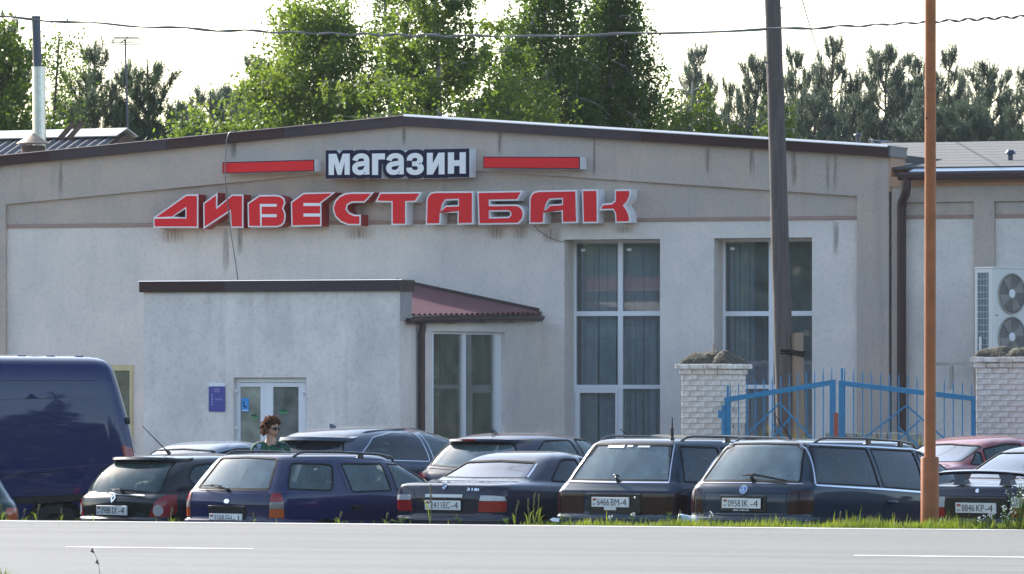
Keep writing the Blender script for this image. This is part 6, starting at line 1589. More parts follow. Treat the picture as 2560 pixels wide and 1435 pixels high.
# --------------------------------------------------------------- second row
def hatch5():
    rt = place('parked_hatchback', 1140, 77.0, 35, 'dark navy five door hatchback with red high stop lamp in the second row', 'car', 'cars parked in the lot')
    L = 4.3; hw = .87
    rows = [(.22, .2, .3, 4.0, .78), (.36, .3, .05, 4.22, .85), (.54, .42, 0, 4.3, .868), (.68, .52, 0, 4.3, .872), (.74, .6, .03, 4.26, .87), (.88, .74, .05, 4.15, .872), (.96, .86, .09, 3.85, .855), (1.01, .95, .15, 3.5, .82), (1.05, 1.0, .20, 3.3, .795), (1.15, 1.12, .29, 3.1, .755), (1.26, 1.26, .40, 2.75, .705), (1.345, 1.37, .50, 2.45, .65), (1.385, 1.42, .54, 2.3, .61), (1.415, 1.45, .62, 2.18, .55), (1.45, 1.48, .80, 2.02, .42), (1.475, 1.49, 1.0, 1.9, .22), (1.485, 1.495, 1.3, 1.6, .02)]
    sh = Shell(L, rows, bow=.12, rc=.2, rcx=.18, sb=.05); seal = (.022, BLK)
    reg = [
     dict(name='rear_window', mode='join', mat=CG['dusty'], n=6, seal=(.03, BLK), pts=[('r', 0, 1.03), ('r', .62, 1.06), ('r', .645, 1.085), ('r', .60, 1.25), ('r', .52, 1.335), ('r', 0, 1.345)]),
     dict(name='rear_door_window', mat=CG['clear'], seal=seal, pts=roundpoly([('s', .86, 1.23), ('s', .98, 1.10), ('s', 1.78, 1.06), ('s', 1.70, 1.385), ('s', 1.1, 1.375)], .04)),
     dict(name='front_door_window', mat=CG['clear'], seal=seal, pts=roundpoly([('s', 1.9, 1.06), ('s', 3.05, 1.04), ('s', 2.4, 1.37), ('s', 1.84, 1.39)], .04)),
     dict(name='windscreen', mode='join', mat=CG['clear'], n=3, pts=[('p', 5, 8.4), ('p', 4.02, 8.4), ('p', 4.02, 12.4), ('p', 5, 12.4)]),
     dict(name='tail_lamp', mat=M['lamp_red'], off=.004, pts=[('r', .56, .78), ('r', .72, .78), ('p', 2.0, 4.8), ('p', 1.9, 6.4), ('r', .70, .97), ('r', .58, .95)]),
     arch(.8), arch(3.45)]
    skin(rt, sh, PAINT_NAVY, reg)
    mb = MB(); V = []; n = 18
    for i in range(n + 1):
        y = -.60 + 1.2 * i / n; q = 1 - (abs(y) / .62) ** 2.4; a = sh.P(('r', abs(y), 1.375 - .012 * (abs(y) / .6) ** 2), 0, 1 if y >= 0 else -1)
        V += [a + Vector((.08, 0, .035)), a + Vector((-.03 - .08 * q, 0, .03)), a + Vector((-.05 - .08 * q, 0, .0)), a + Vector((.03, 0, -.022))]
    mb.add(V, [(i * 4 + j, (i + 1) * 4 + j, (i + 1) * 4 + (j + 1) % 4, i * 4 + (j + 1) % 4) for i in range(n) for j in range(4)] + [(0, 1, 2, 3), (n * 4 + 3, n * 4 + 2, n * 4 + 1, n * 4)]); mb.build('roof_spoiler', PAINT_NAVY, rt, smooth=35)
    a = sh.P(('r', .0, 1.375)); mb = MB(); mb.bbox(a.x - .138, a.x - .12, -.02, .19, a.z + .002, a.z + .026, .003); mb.build('high_stop_lamp', M['lamp_red'], rt)
    mb = MB(); mb.add([(.82, -.02, 1.47), (.82, .02, 1.47), (.92, .02, 1.475), (.92, -.02, 1.475), (.80, -.008, 1.53), (.80, .008, 1.53), (.84, .008, 1.53), (.84, -.008, 1.53)], [(0, 1, 2, 3), (4, 7, 6, 5), (0, 4, 5, 1), (1, 5, 6, 2), (2, 6, 7, 3), (3, 7, 4, 0)]); mb.build('fin_aerial', M['black_gloss'], rt)
    plate(rt, sh, .62, [('0531', -.178, .165), ('AX', .012, .10), ('-4', .128, .095)], off=.02)
    mb = MB()
    for sd in (1, -1): ribbon(sh, [('r', 0, 1.0), ('r', .66, 1.03)], .03, .006, sd, False, 8, mb)
    mb.build('tailgate_trim', PAINT_NAVY, rt)
    seats(rt, 2.2, 1.3, .56, .62, hr_h=-.03); cabin(rt, L, .7, .5, 2.8, .45, 2.8, .98)
    for x in (.8, 3.45):
        for y in (.75, -.75): wheel(rt, x, y)
    underside(rt, sh, (.8, 3.45), hw); mirrors(rt, sh, 2.95, 1.07, PAINT_NAVY)
hatch5()

PAINT_SLATE = paint('slate_blue_car_paint', (.035, .055, .095), .35)
def suv():
    rt = place('parked_crossover', 727, 77.5, 38, 'slate blue crossover with roof spoiler and arched side windows behind the curly haired person', 'car', 'cars parked in the lot')
    L = 4.6; hw = .92
    rows = [(.28, .26, .3, 4.3, .82), (.44, .38, .05, 4.52, .90), (.62, .5, 0, 4.6, .918), (.78, .6, 0, 4.6, .922), (.84, .7, .04, 4.55, .92), (.98, .84, .05, 4.45, .92), (1.06, .95, .08, 4.1, .905), (1.11, 1.03, .13, 3.7, .865), (1.15, 1.08, .17, 3.45, .84), (1.25, 1.2, .25, 3.2, .805), (1.35, 1.34, .34, 2.9, .755), (1.42, 1.455, .42, 2.6, .70), (1.455, 1.505, .48, 2.45, .66), (1.49, 1.54, .58, 2.3, .60), (1.545, 1.57, .85, 2.12, .46), (1.58, 1.585, 1.2, 2.0, .24), (1.592, 1.59, 1.6, 1.8, .02)]
    sh = Shell(L, rows, bow=.12, rc=.2, rcx=.18, sb=.05); seal = (.03, M['chrome'], .005)
    reg = [
     dict(name='rear_window', mode='join', mat=CG['tint'], n=6, seal=(.03, BLK), pts=[('r', 0, 1.16), ('r', .62, 1.18), ('r', .645, 1.2), ('r', .54, 1.365), ('r', 0, 1.385)]),
     dict(name='rear_side_window', mat=CG['tint'], seal=(.012, M['chrome'], .003), pts=roundpoly([('s', .46, 1.19), ('s', 1.0, 1.14), ('s', 1.86, 1.115), ('s', 1.80, 1.50), ('s', 1.3, 1.50), ('s', .88, 1.44)], .05)),
     dict(name='front_side_window', mat=CG['clear'], seal=(.012, M['chrome'], .003), pts=roundpoly([('s', 1.95, 1.115), ('s', 3.2, 1.10), ('s', 2.75, 1.36), ('s', 2.4, 1.47), ('s', 1.9, 1.50)], .04)),
     dict(name='windscreen', mode='join', mat=CG['clear'], n=3, pts=[('p', 5, 8.4), ('p', 4.02, 8.4), ('p', 4.02, 12.4), ('p', 5, 12.4)]),
     dict(name='tail_lamp', mat=M['lamp_red'], off=.004, pts=[('r', .5, .95), ('r', .72, .95), ('p', 2.05, 5.2), ('p', 2.05, 6.6), ('r', .72, 1.09), ('r', .52, 1.08)]),
     arch(.95, .38, .36), arch(3.65, .38, .36)]
    skin(rt, sh, PAINT_SLATE, reg)
    mb = MB(); V = []; n = 18
    for i in range(n + 1):
        y = -.62 + 1.24 * i / n; q = 1 - (abs(y) / .64) ** 2.4; a = sh.P(('r', abs(y), 1.425 - .012 * (abs(y) / .6) ** 2), 0, 1 if y >= 0 else -1)
        V += [a + Vector((.1, 0, .04)), a + Vector((-.03 - .12 * q, 0, .022)), a + Vector((-.05 - .12 * q, 0, -.02)), a + Vector((.03, 0, -.06))]
    mb.add(V, [(i * 4 + j, (i + 1) * 4 + j, (i + 1) * 4 + (j + 1) % 4, i * 4 + (j + 1) % 4) for i in range(n) for j in range(4)] + [(0, 1, 2, 3), (n * 4 + 3, n * 4 + 2, n * 4 + 1, n * 4)]); mb.build('roof_spoiler', [PAINT_SLATE], rt, smooth=35)
    mb = MB(); mb.add([(.95, .10, 1.555), (.95, .13, 1.555), (1.08, .13, 1.565), (1.08, .10, 1.565), (.93, .112, 1.615), (.93, .118, 1.615), (.97, .118, 1.615), (.97, .112, 1.615)], [(0, 1, 2, 3), (4, 7, 6, 5), (0, 4, 5, 1), (1, 5, 6, 2), (2, 6, 7, 3), (3, 7, 4, 0)]); mb.build('fin_aerial', PAINT_SLATE, rt)
    plate(rt, sh, .85, [('7720', -.178, .165), ('MK', .012, .10), ('-4', .128, .095)], off=.02)
    rails(rt, sh, [('s', .8, 1.50), ('s', 1.6, 1.53), ('s', 2.2, 1.53), ('s', 2.6, 1.49)], .012, .013, feet=1, m=PAINT_SLATE)
    seats(rt, 2.3, 1.4, .66, .64, hr_h=.0); cabin(rt, L, .74, .5, 2.9, .5, 2.95, 1.06)
    for x in (.95, 3.65):
        for y in (.79, -.79): wheel(rt, x, y, .345)
    underside(rt, sh, (.95, 3.65), hw); mirrors(rt, sh, 3.1, 1.14, PAINT_SLATE)
suv()

PAINT_SILVER = paint('silver_blue_car_paint', (.26, .31, .38), .3); PAINT_RED = paint('faded_red_car_paint', (.33, .022, .026), .38); PAINT_BEIGE = paint('beige_car_paint', (.55, .48, .36), .4)
def sedan(px, Y, th, label, pm, cat='car', z_off=0.0, name='parked_saloon', back='sloped', nump='4417', gl='clear'):
    rt = place(name, px, Y, th, label, cat, 'cars parked in the lot', z_off); L = 4.4; hw = .85
    rows = [(.2, .18, .32, 4.15, .75), (.32, .26, .07, 4.33, .825), (.5, .4, .0, 4.4, .848), (.63, .5, .0, 4.4, .852), (.67, .56, .045, 4.36, .848), (.85, .68, .04, 4.3, .85), (.95, .78, .06, 4.15, .84), (.99, .85, .075, 3.9, .815), (1.01, .9, .13, 3.5, .79), (1.03, .93, .3, 3.2, .765), (1.045, .955, .42, 3.02, .745), (1.06, .97, .50, 2.96, .735), (1.15, 1.10, .76, 2.78, .692), (1.24, 1.24, .98, 2.52, .64), (1.305, 1.315, 1.12, 2.36, .60), (1.345, 1.358, 1.25, 2.22, .54), (1.38, 1.39, 1.45, 2.08, .42), (1.398, 1.403, 1.66, 1.94, .22), (1.402, 1.405, 1.80, 1.85, .02)]
    sh = Shell(L, rows, bow=.08, rc=.17, rcx=.16); seal = (.026, BLK)
    reg = [
     dict(name='rear_window', mode='join', mat=CG[back], n=6, seal=(.03, BLK), pts=[('r', 0, 1.075), ('r', .60, 1.08), ('r', .61, 1.09), ('r', .54, 1.265), ('r', .5, 1.28), ('r', 0, 1.30)]),
     dict(name='rear_quarter_window', mat=CG[gl], seal=seal, pts=roundpoly([('s', .80, 1.045), ('s', 1.02, 1.035), ('s', 1.05, 1.2), ('s', 1.0, 1.2)], .02)),
     dict(name='rear_door_window', mat=CG[gl], seal=seal, pts=roundpoly([('s', 1.08, 1.04), ('s', 1.88, 1.01), ('s', 1.78, 1.295), ('s', 1.5, 1.30), ('s', 1.12, 1.235)], .03)),
     dict(name='front_door_window', mat=CG[gl], seal=seal, pts=roundpoly([('s', 1.98, 1.01), ('s', 2.86, .99), ('s', 2.42, 1.29), ('s', 1.9, 1.30)], .04)),
     dict(name='windscreen', mode='join', mat=CG['clear'], n=3, pts=[('p', 5, 11.3), ('p', 4.02, 11.3), ('p', 4.02, 13.9), ('p', 5, 13.9)]),
     dict(name='tail_lamp', mat=M['lamp_red'], off=.003, pts=[('r', .46, .72), ('r', .70, .72), ('p', 2.0, 4.42), ('p', 1.95, 5.36), ('r', .70, .90), ('r', .48, .90)]),
     arch(.95), arch(3.65)]
    skin(rt, sh, pm, reg)
    plate(rt, sh, .79, [(nump, -.178, .165), ('BA', .012, .10), ('-4', .128, .095)])
    seams(rt, sh, [[('r', .0, .92), ('r', .46, .92), ('r', .66, .985)], [('r', .0, .645), ('r', .8, .645)], [('s', 1.93, .3), ('s', 1.93, 1.0)], [('s', 1.05, .72), ('s', 1.06, 1.03)]])
    seats(rt, 2.3, 1.3, .48, .6, hr_h=-.02); cabin(rt, L, .68, .8, 3.0, .42, 2.85, .93)
    mb = MB(); mb.bbox(.55, 1.1, -.62, .62, .96, 1.0, .02); mb.build('parcel_shelf', M['lining'], rt)
    for x in (.95, 3.65):
        for y in (.74, -.74): wheel(rt, x, y)
    underside(rt, sh, (.95, 3.65), hw); mirrors(rt, sh, 2.85, .98, pm)
    return rt
sedan(315, 78.0, 40, 'silver blue saloon whose roof shows above the small black hatchback', PAINT_SILVER)
sedan(2218, 75.6, 50, 'faded red saloon behind the orange brown pole', PAINT_RED, nump='1184')

def beige():
    rt = place('parked_estate_car', 1600, 76.5, 46, 'pale beige estate car with beige roof rails in the second row', 'car', 'cars parked in the lot')
    L = 4.5; hw = .84
    rows = [(.22, .2, .3, 4.2, .76), (.34, .3, .06, 4.42, .82), (.5, .42, 0, 4.5, .838), (.6, .5, 0, 4.5, .84), (.64, .56, .045, 4.46, .838), (.8, .68, .045, 4.4, .84), (.88, .76, .06, 4.1, .832), (.92, .84, .08, 3.75, .815), (.95, .9, .105, 3.45, .795), (1.05, 1.02, .175, 3.25, .755), (1.18, 1.15, .27, 2.95, .705), (1.30, 1.27, .36, 2.65, .652), (1.345, 1.305, .40, 2.55, .62), (1.375, 1.335, .455, 2.45, .57), (1.395, 1.355, .6, 2.3, .43), (1.405, 1.365, .85, 2.05, .22), (1.407, 1.37, 1.1, 1.8, .02)]
    sh = Shell(L, rows, bow=.08, rc=.15, rcx=.13, sb=.045); seal = (.024, BLK)
    reg = [
     dict(name='rear_window', mode='join', mat=CG['dusty'], n=6, seal=(.03, BLK), pts=[('r', 0, .965), ('r', .56, .965), ('r', .57, .98), ('r', .5, 1.32), ('r', 0, 1.345)]),
     dict(name='quarter_window', mat=CG['clear'], seal=seal, pts=roundpoly([('s', .34, .97), ('s', 1.1, .95), ('s', 1.1, 1.27), ('s', .50, 1.29)], .04)),
     dict(name='rear_door_window', mat=CG['clear'], seal=seal, pts=roundpoly([('s', 1.2, .95), ('s', 2.0, .93), ('s', 2.0, 1.25), ('s', 1.2, 1.27)], .03)),
     dict(name='front_door_window', mat=CG['clear'], seal=seal, pts=roundpoly([('s', 2.1, .93), ('s', 3.1, .92), ('s', 2.55, 1.21), ('s', 2.1, 1.24)], .03)),
     dict(name='windscreen', mode='join', mat=CG['clear'], n=3, pts=[('p', 5, 8.4), ('p', 4.02, 8.4), ('p', 4.02, 12.2), ('p', 5, 12.2)]),
     dict(name='tail_lamp', mat=M['lamp_red'], off=.003, pts=[('r', .6, .67), ('r', .70, .67), ('p', 2.0, 4.2), ('p', 2.0, 6.8), ('r', .70, .93), ('r', .62, .93)]),
     arch(.92), arch(3.55)]
    skin(rt, sh, PAINT_BEIGE, reg)
    plate(rt, sh, .62, [('2093', -.178, .165), ('CT', .012, .10), ('-4', .128, .095)])
    rails(rt, sh, [('s', .68, 1.362), ('s', 1.4, 1.345), ('s', 2.1, 1.32), ('s', 2.48, 1.29)], .065, .014, feet=1, m=PAINT_BEIGE)
    seats(rt, 2.35, 1.45, .46, .58); cabin(rt, L, .68, .35, 3.0, .40, 2.95, .88)
    for x in (.92, 3.55):
        for y in (.73, -.73): wheel(rt, x, y, .295)
    underside(rt, sh, (.92, 3.55), hw); mirrors(rt, sh, 3.0, .95, PAINT_BEIGE)
beige()

# --------------------------------------------------------------- the green car cut off at the left edge
def green():
    PG = paint('dark_green_car_paint', (.010, .035, .03), .35)
    rt = place('parked_hatchback', -118, 69.0, -6, 'dark green hatchback with an orange lamp cut off by the frame edge beside the van', 'car', 'cars parked in the lot')
    L = 3.9; hw = .80
    rows = [(.22, .2, .3, 3.6, .74), (.34, .3, .05, 3.82, .79), (.5, .42, 0, 3.9, .80), (.6, .5, .0, 3.9, .802), (.64, .56, .03, 3.86, .802), (.76, .66, .03, 3.8, .80), (.84, .76, .05, 3.5, .785), (.89, .85, .08, 3.2, .755), (.93, .92, .12, 2.95, .72), (1.05, 1.04, .2, 2.75, .645), (1.2, 1.2, .3, 2.45, .56), (1.3, 1.3, .38, 2.2, .5), (1.36, 1.36, .5, 2.05, .42), (1.39, 1.39, .7, 1.8, .2), (1.392, 1.392, 1.0, 1.5, .02)]
    sh = Shell(L, rows, bow=.10, rc=.17, rcx=.16, sb=.04); seal = (.022, M['chrome'])
    reg = [
     dict(name='rear_window', mode='join', mat=CG['tint'], n=6, seal=(.024, BLK), pts=[('r', 0, .96), ('r', .55, .96), ('r', .40, 1.29), ('r', 0, 1.31)]),
     dict(name='side_window', mat=CG['tint'], seal=seal, pts=roundpoly([('s', .5, .97), ('s', 2.6, .96), ('s', 2.05, 1.27), ('s', .62, 1.27)], .04)),
     dict(name='tail_lamp', mat=M['lamp_orange'], off=.005, pts=[('r', .60, .62), ('r', .70, .62), ('p', 2.0, 3.4), ('p', 1.9, 5.9), ('r', .68, .83), ('r', .62, .83)]),
     arch(.7, .33, .29), arch(3.1, .33, .29)]
    skin(rt, sh, PG, reg)
    plate(rt, sh, .66, [('5106', -.178, .165), ('EM', .012, .10), ('-4', .128, .095)])
    for sd in (1, -1): ribbon(sh, [('r', .765, .86), ('r', .70, .935), ('r', .6, 1.12)], .018, .006, sd).build('pillar_trim', M['steel'], rt)
    seats(rt, 2.0, 1.1, .44, .55); cabin(rt, L, .62, .4, 2.5, .38, 2.5, .9)
    for x in (.7, 3.1):
        for y in (.69, -.69): wheel(rt, x, y, .285)
    underside(rt, sh, (.7, 3.1), hw)
green()

# --------------------------------------------------------------- the tall blue van at the left
def van():
    PV = paint('royal_blue_van_paint', (.005, .014, .085), .34)
    Yv = 74.6; th = -94.5
    rt = place('panel_van', 345, Yv + .9, th, 'tall dark blue panel van seen from its side at the left edge', 'van')
    L = 5.6; hw = .96
    rows = [(.3, .3, .25, 5.3, .86), (.42, .4, .08, 5.5, .93), (.6, .55, .03, 5.58, .955), (.85, .75, .0, 5.6, .96), (1.1, .95, .0, 5.5, .958), (1.4, 1.15, .05, 5.15, .95), (1.7, 1.6, .12, 4.8, .935), (2.0, 2.0, .20, 4.5, .91), (2.25, 2.28, .275, 4.3, .885), (2.38, 2.42, .32, 4.2, .85), (2.46, 2.5, .38, 4.1, .79), (2.51, 2.55, .5, 3.95, .66), (2.535, 2.575, .75, 3.7, .4), (2.545, 2.585, 1.3, 3.2, .15), (2.547, 2.587, 1.8, 2.6, .02)]
    sh = Shell(L, rows, bow=.04, rc=.14, rcx=.13, sb=.03)
    up = [('s', .75, 2.19), ('s', 2.45, 2.19), ('s', 2.45, 2.02), ('s', .66, 2.06)]
    reg = [
     dict(name='side_panel_pressing', mat=PV, off=-.014, pts=roundpoly([('s', .50, 1.42), ('s', 2.10, 1.33), ('s', 2.10, 1.98), ('s', .58, 2.02)], .08)),
     dict(name='front_door_window', mat=CG['tint'], seal=(.03, BLK), pts=roundpoly([('s', 3.55, 1.42), ('s', 4.55, 1.38), ('s', 4.15, 1.98), ('s', 3.55, 2.0)], .06)),
     dict(name='middle_panel_pressing', mat=PV, off=-.014, pts=roundpoly([('s', 2.25, 1.33), ('s', 3.40, 1.27), ('s', 3.40, 1.96), ('s', 2.25, 1.98)], .08)),
     dict(name='windscreen', mode='join', mat=CG['clear'], n=3, pts=[('p', 5, 5.5), ('p', 4.05, 5.5), ('p', 4.05, 8.4), ('p', 5, 8.4)]),
     dict(name='tail_lamp', mat=M['lamp_red'], off=.004, pts=[('r', .82, .92), ('r', .86, .92), ('p', 1.98, 3.2), ('p', 1.98, 5.1), ('r', .86, 1.38), ('r', .83, 1.38)]),
     arch(1.05, .40, .36), arch(4.6, .40, .36)]
    skin(rt, sh, PV, reg)
    for sd in (1, -1):
        e = 1
        ribbon(sh, [('s', .3, 1.16), ('s', 2.0, 1.05), ('s', 4.0, .86)], .05, .014, sd, False, 10).build('waist_crease', PV, rt)
        ribbon(sh, [('s', .35, 2.24), ('s', 2.2, 2.24), ('s', 4.1, 2.26)], .03, .010, sd, False, 10).build('roof_gutter', PV, rt)
        ribbon(sh, [('s', .25, .78), ('s', 2.0, .70), ('s', 3.8, .62)], .10, .016, sd, False, 10).build('rubbing_strip', M['black_gloss'], rt)
        p = sh.P(('s', 2.15, .62), .004, sd); blob((p.x, p.y, p.z), (.04, .014, .02), .6).build('side_marker', M['lamp_orange'], rt, smooth=True)
        p = sh.P(('r', .80, 1.72), .02, sd); blob((p.x, p.y, p.z), (.03, .03, .045), .6).build('door_hinge', M['black_gloss'], rt, smooth=True)
        p = sh.P(('s', 3.4, 1.0), .012, sd); blob((p.x, p.y, p.z), (.11, .02, .03), .6).build('door_handle', M['black_gloss'], rt, smooth=True)
    seams(rt, sh, [[('s', 2.18, .5), ('s', 2.18, 2.2)], [('s', 3.47, .5), ('s', 3.47, 2.2)], [('r', .0, .6), ('r', .0, 2.3)], [('r', 0, .55), ('r', .88, .55)], [('s', .2, .62), ('s', .55, .62)]], .014)
    for i in range(9):
        x = .75 + i * .36
        mb = MB(); mb.bbox(x - .06, x + .06, -.52, .52, 2.49 + .0075 * x, 2.536 + .0075 * x, .012); mb.build('roof_rib', PV, rt)
    plate(rt, sh, .72, [('3062', -.178, .165), ('AM', .012, .10), ('-4', .128, .095)])
    cabin(rt, L, .84, .3, 4.6, .62, 4.2, 1.25)
    for x in (1.05, 4.6):
        for y in (.84, -.84): wheel(rt, x, y, .34, dark=True)
    underside(rt, sh, (1.05, 4.6), hw)
van()
# ------------------------------------------------------------------ trees behind the shop
rng = np.random.default_rng(11)
def unit(n):
    v = rng.normal(size=(n, 3)); return v / np.linalg.norm(v, axis=1, keepdims=True)
def leaves_mesh(P, size, ratio=.62, up=0.0):
    """one rhombic leaf per point, random tilt"""
    n = len(P); a = unit(n); a[:, 2] *= (1 - up); a /= np.linalg.norm(a, axis=1, keepdims=True)
    b = np.cross(a, unit(n)); b /= np.linalg.norm(b, axis=1, keepdims=True) + 1e-9
    s = (size * rng.uniform(.65, 1.25, n))[:, None]
    V = np.stack([P - a * s * .5, P + b * s * .5 * ratio - a * s * .05, P + a * s * .5, P - b * s * .5 * ratio - a * s * .05], 1).reshape(-1, 3)
    return V, np.arange(4 * n, dtype=np.int32).reshape(-1, 4)
def curve(p0, d, L, droop, n=7, wob=.05):
    """a limb: starts along d, bends by droop (negative = down, positive = up)"""
    P = [np.array(p0, float)]; d = np.array(d, float); d /= np.linalg.norm(d)
    for i in range(n):
        d = d + np.array([rng.normal(0, wob), rng.normal(0, wob), droop / n]); d /= np.linalg.norm(d); P.append(P[-1] + d * L / n)
    return np.array(P)
def along_path(P, f):
    k = f * (len(P) - 1); i = np.minimum(k.astype(int), len(P) - 2); t = (k - i)[:, None]
    return P[i] * (1 - t) + P[i + 1] * t
M['birch_leaf'] = leafmat('birch_leaf', (.062, .115, .020), (.120, .180, .036), .48)
M['birch_dark'] = leafmat('weeping_birch_leaf', (.040, .085, .018), (.085, .145, .028), .45)
M['maple_leaf'] = leafmat('dense_broad_leaf', (.035, .075, .014), (.09, .145, .022), .4)
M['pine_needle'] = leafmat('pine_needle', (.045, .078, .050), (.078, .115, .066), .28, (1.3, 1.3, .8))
M['pine_far'] = leafmat('hazed_pine_needle', (.065, .095, .072), (.105, .14, .10), .25, (1.2, 1.2, .9))  # paler, bluer needles: distance haze put into the colour
M['bark'] = mat('grey_brown_bark', (.10, .08, .065), .95, var=.4, vscale=8, bump=.5)
M['birch_bark'] = mat('pale_birch_bark', (.42, .40, .37), .85, var=.5, vscale=5, dirt=(.06, .055, .05), stretch=(1, 1, 3))
def tubes(paths, r0, name, m, parent, n=5):
    mb = MB()
    for P, a in paths:
        k = len(P); mb.tube([Vector(p) for p in P], [max(.004, a * (1 - .8 * i / (k - 1))) for i in range(k)], n, cap=False)
    return mb.build(name, m, parent, smooth=True)

def broad_tree(name, label, px, Y, py_top, half_px, kind, leaf, leaf_m, bark, n_limb, z_lo=.28, weep=0.0, leaves_per=55, twig_l=.7, group=None, zcut=None, spire=.5, seed=0, lean=0.0, px0=None):
    """kind: outline exponent; limbs fill an egg-shaped crown, twigs carry leaves"""
    global rng
    rng = np.random.default_rng(100 + seed)
    top = W(px, py_top, Y); base = W(px if px0 is None else px0, 0, Y); bz = ground(base.x, Y) - .2
    H = top.z - bz; Rm = 1.25 * half_px * Y / F
    root = tag(empty(name, (base.x, Y, bz)), label, 'tree', group)
    dx = top.x - base.x
    def spine(f): return np.array([dx * f ** 1.4 + .12 * math.sin(f * 5 + seed), .1 * math.cos(f * 4), H * f])
    trunk = np.array([spine(f) for f in np.linspace(0, 1, 14)])
    paths = [(trunk, .011 * H ** .9 + .01)]
    pts = []
    for i in range(n_limb):
        f = z_lo + (.985 - z_lo) * ((i + rng.uniform(0, 1)) / n_limb) ** .9
        u = (f - z_lo) / (1 - z_lo)
        prof = (1 - u ** 3.2) ** .6 * min(1, .5 + u) if kind == 'dome' else (math.sin(math.pi * min(1, u * .82 + .16)) ** .7) * (1 - u ** 3 * (1 - spire * .3)) if kind == 'egg' else (1 - u) ** spire * min(1, .45 + u * 2.2)
        Lr = max(.25, Rm * prof * rng.uniform(.75, 1.12)); az = i * 2.399 + rng.uniform(-.4, .4)
        rise = rng.uniform(.25, .9)
        d = (math.cos(az), math.sin(az), rise)
        P = curve(spine(f), d, Lr * (1.15 if weep else 1.05), -1.1 * weep - .25, 7, .09)
        paths.append((P, .010 + .013 * Lr / max(Rm, .5)))
        nt = int(max(5, Lr * 11))
        fs = rng.uniform(.18, 1, nt)
        for q in along_path(P, fs):
            if weep > 0:
                ln = rng.uniform(.4, 1.0) * twig_l * weep * 2; T = curve(q, (rng.normal(0, .35), rng.normal(0, .35), -.6), ln, -2.2, 5, .05)
            else:
                o = q - spine(f); o = o / (np.linalg.norm(o) + 1e-6); T = curve(q, o + rng.normal(0, .7, 3) + np.array([0, 0, .25]), rng.uniform(.45, 1) * twig_l, -.3, 4, .1)
            k = max(5, int(leaves_per * (np.linalg.norm(T[-1] - T[0]) / twig_l)))
            c = along_path(T, rng.uniform(.05, 1, k)); sp = .055 if weep else .11
            pts.append(c + rng.normal(0, sp, (k, 3)))
            if rng.random() < .22: paths.append((T, .006))
    Pn = np.concatenate(pts)
    if zcut is not None:
        keep = (Pn[:, 2] + bz < zcut) | (rng.random(len(Pn)) < .25); Pn = Pn[keep]
    V, Q = leaves_mesh(Pn, leaf); o = np_mesh('crown', V, Q, leaf_m, root)
    tubes(paths, 0, 'trunk', bark, root)
    return root, len(Pn)

_pines = {}
def pine_data(seed, m, H=10.0, open_=.5, Rm=1.9):
    global rng
    rng = np.random.default_rng(500 + seed)
    trunk = np.array([[.06 * math.sin(z * .5 + seed), .05 * math.cos(z * .4), z] for z in np.linspace(0, H, 16)])
    paths = [(trunk, .15)]; S0, S1 = [], []
    z = H * .22
    def shoots(P, n, L, upb):
        fs = rng.uniform(.3, 1, n); fs[-1] = 1.0
        for q in along_path(P, fs):
            d = rng.normal(0, .45, 3) + (P[-1] - P[0]) / (np.linalg.norm(P[-1] - P[0]) + 1e-6) * .45 + np.array([0, 0, upb]); d /= np.linalg.norm(d)
            S0.append(q); S1.append(q + d * L * rng.uniform(.6, 1.2))
    while z < H - .25:
        u = (z - H * .22) / (H * .78); prof = (1 - u) ** .55 * min(1, .35 + u * 3.2)
        nb = 6 if u < .8 else 5; a0 = rng.uniform(0, 6.28)
        for k in range(nb):
            if rng.random() < .14 * open_ * 2: continue
            a = a0 + 6.283 * k / nb + rng.uniform(-.3, .3); L = max(.35, Rm * 1.75 * prof * rng.uniform(.55, 1.15))
            P = curve((trunk[0][0] * 0 + np.interp(z, trunk[:, 2], trunk[:, 0]), np.interp(z, trunk[:, 2], trunk[:, 1]), z), (math.cos(a), math.sin(a), .0 + .45 * u), L, .55, 7, .11)
            paths.append((P, .035 * L / Rm + .012)); shoots(P, int(8 + L * 13), .34, .55)
            for _ in range(int(L * 4.2)):
                f = rng.uniform(.35, .95); q = along_path(P, np.array([f]))[0]; sd = rng.choice([-1, 1])
                T = curve(q, (math.cos(a + sd * .9), math.sin(a + sd * .9), .35), L * rng.uniform(.22, .42), .7, 4, .1); paths.append((T, .012)); shoots(T, int(6 + L * 4), .30, .7)
        z += rng.uniform(.38, .56)
    # leader candle with a ring of smaller ones
    S0 += [trunk[-1]] * 5; S1 += [trunk[-1] + np.array([rng.normal(0, .1), rng.normal(0, .1), rng.uniform(.4, .75)]) for _ in range(5)]
    S0, S1 = np.array(S0), np.array(S1); n = len(S0); K = 15
    D = S1 - S0; Ln = np.linalg.norm(D, axis=1, keepdims=True); D = D / Ln
    A = np.cross(D, unit(n)); A /= np.linalg.norm(A, axis=1, keepdims=True) + 1e-9; B = np.cross(D, A)
    t = rng.uniform(.02, 1.0, (n, K)); ph = rng.uniform(0, 6.283, (n, K)); out = np.cos(ph)[..., None] * A[:, None] + np.sin(ph)[..., None] * B[:, None]
    p0 = S0[:, None] + D[:, None] * (Ln[:, None] * t[..., None]); dn = out * .75 + D[:, None] * .75; dn /= np.linalg.norm(dn, axis=2, keepdims=True)
    w = np.cross(dn, out + .2); w /= np.linalg.norm(w, axis=2, keepdims=True) + 1e-9
    ln = rng.uniform(.075, .125, (n, K))[..., None]; wd = .017
    V = np.stack([p0 - w * wd * .5, p0 + w * wd * .5, p0 + dn * ln + w * wd * .35, p0 + dn * ln - w * wd * .35], 2).reshape(-1, 3)
    return V, np.arange(len(V), dtype=np.int32).reshape(-1, 4), paths
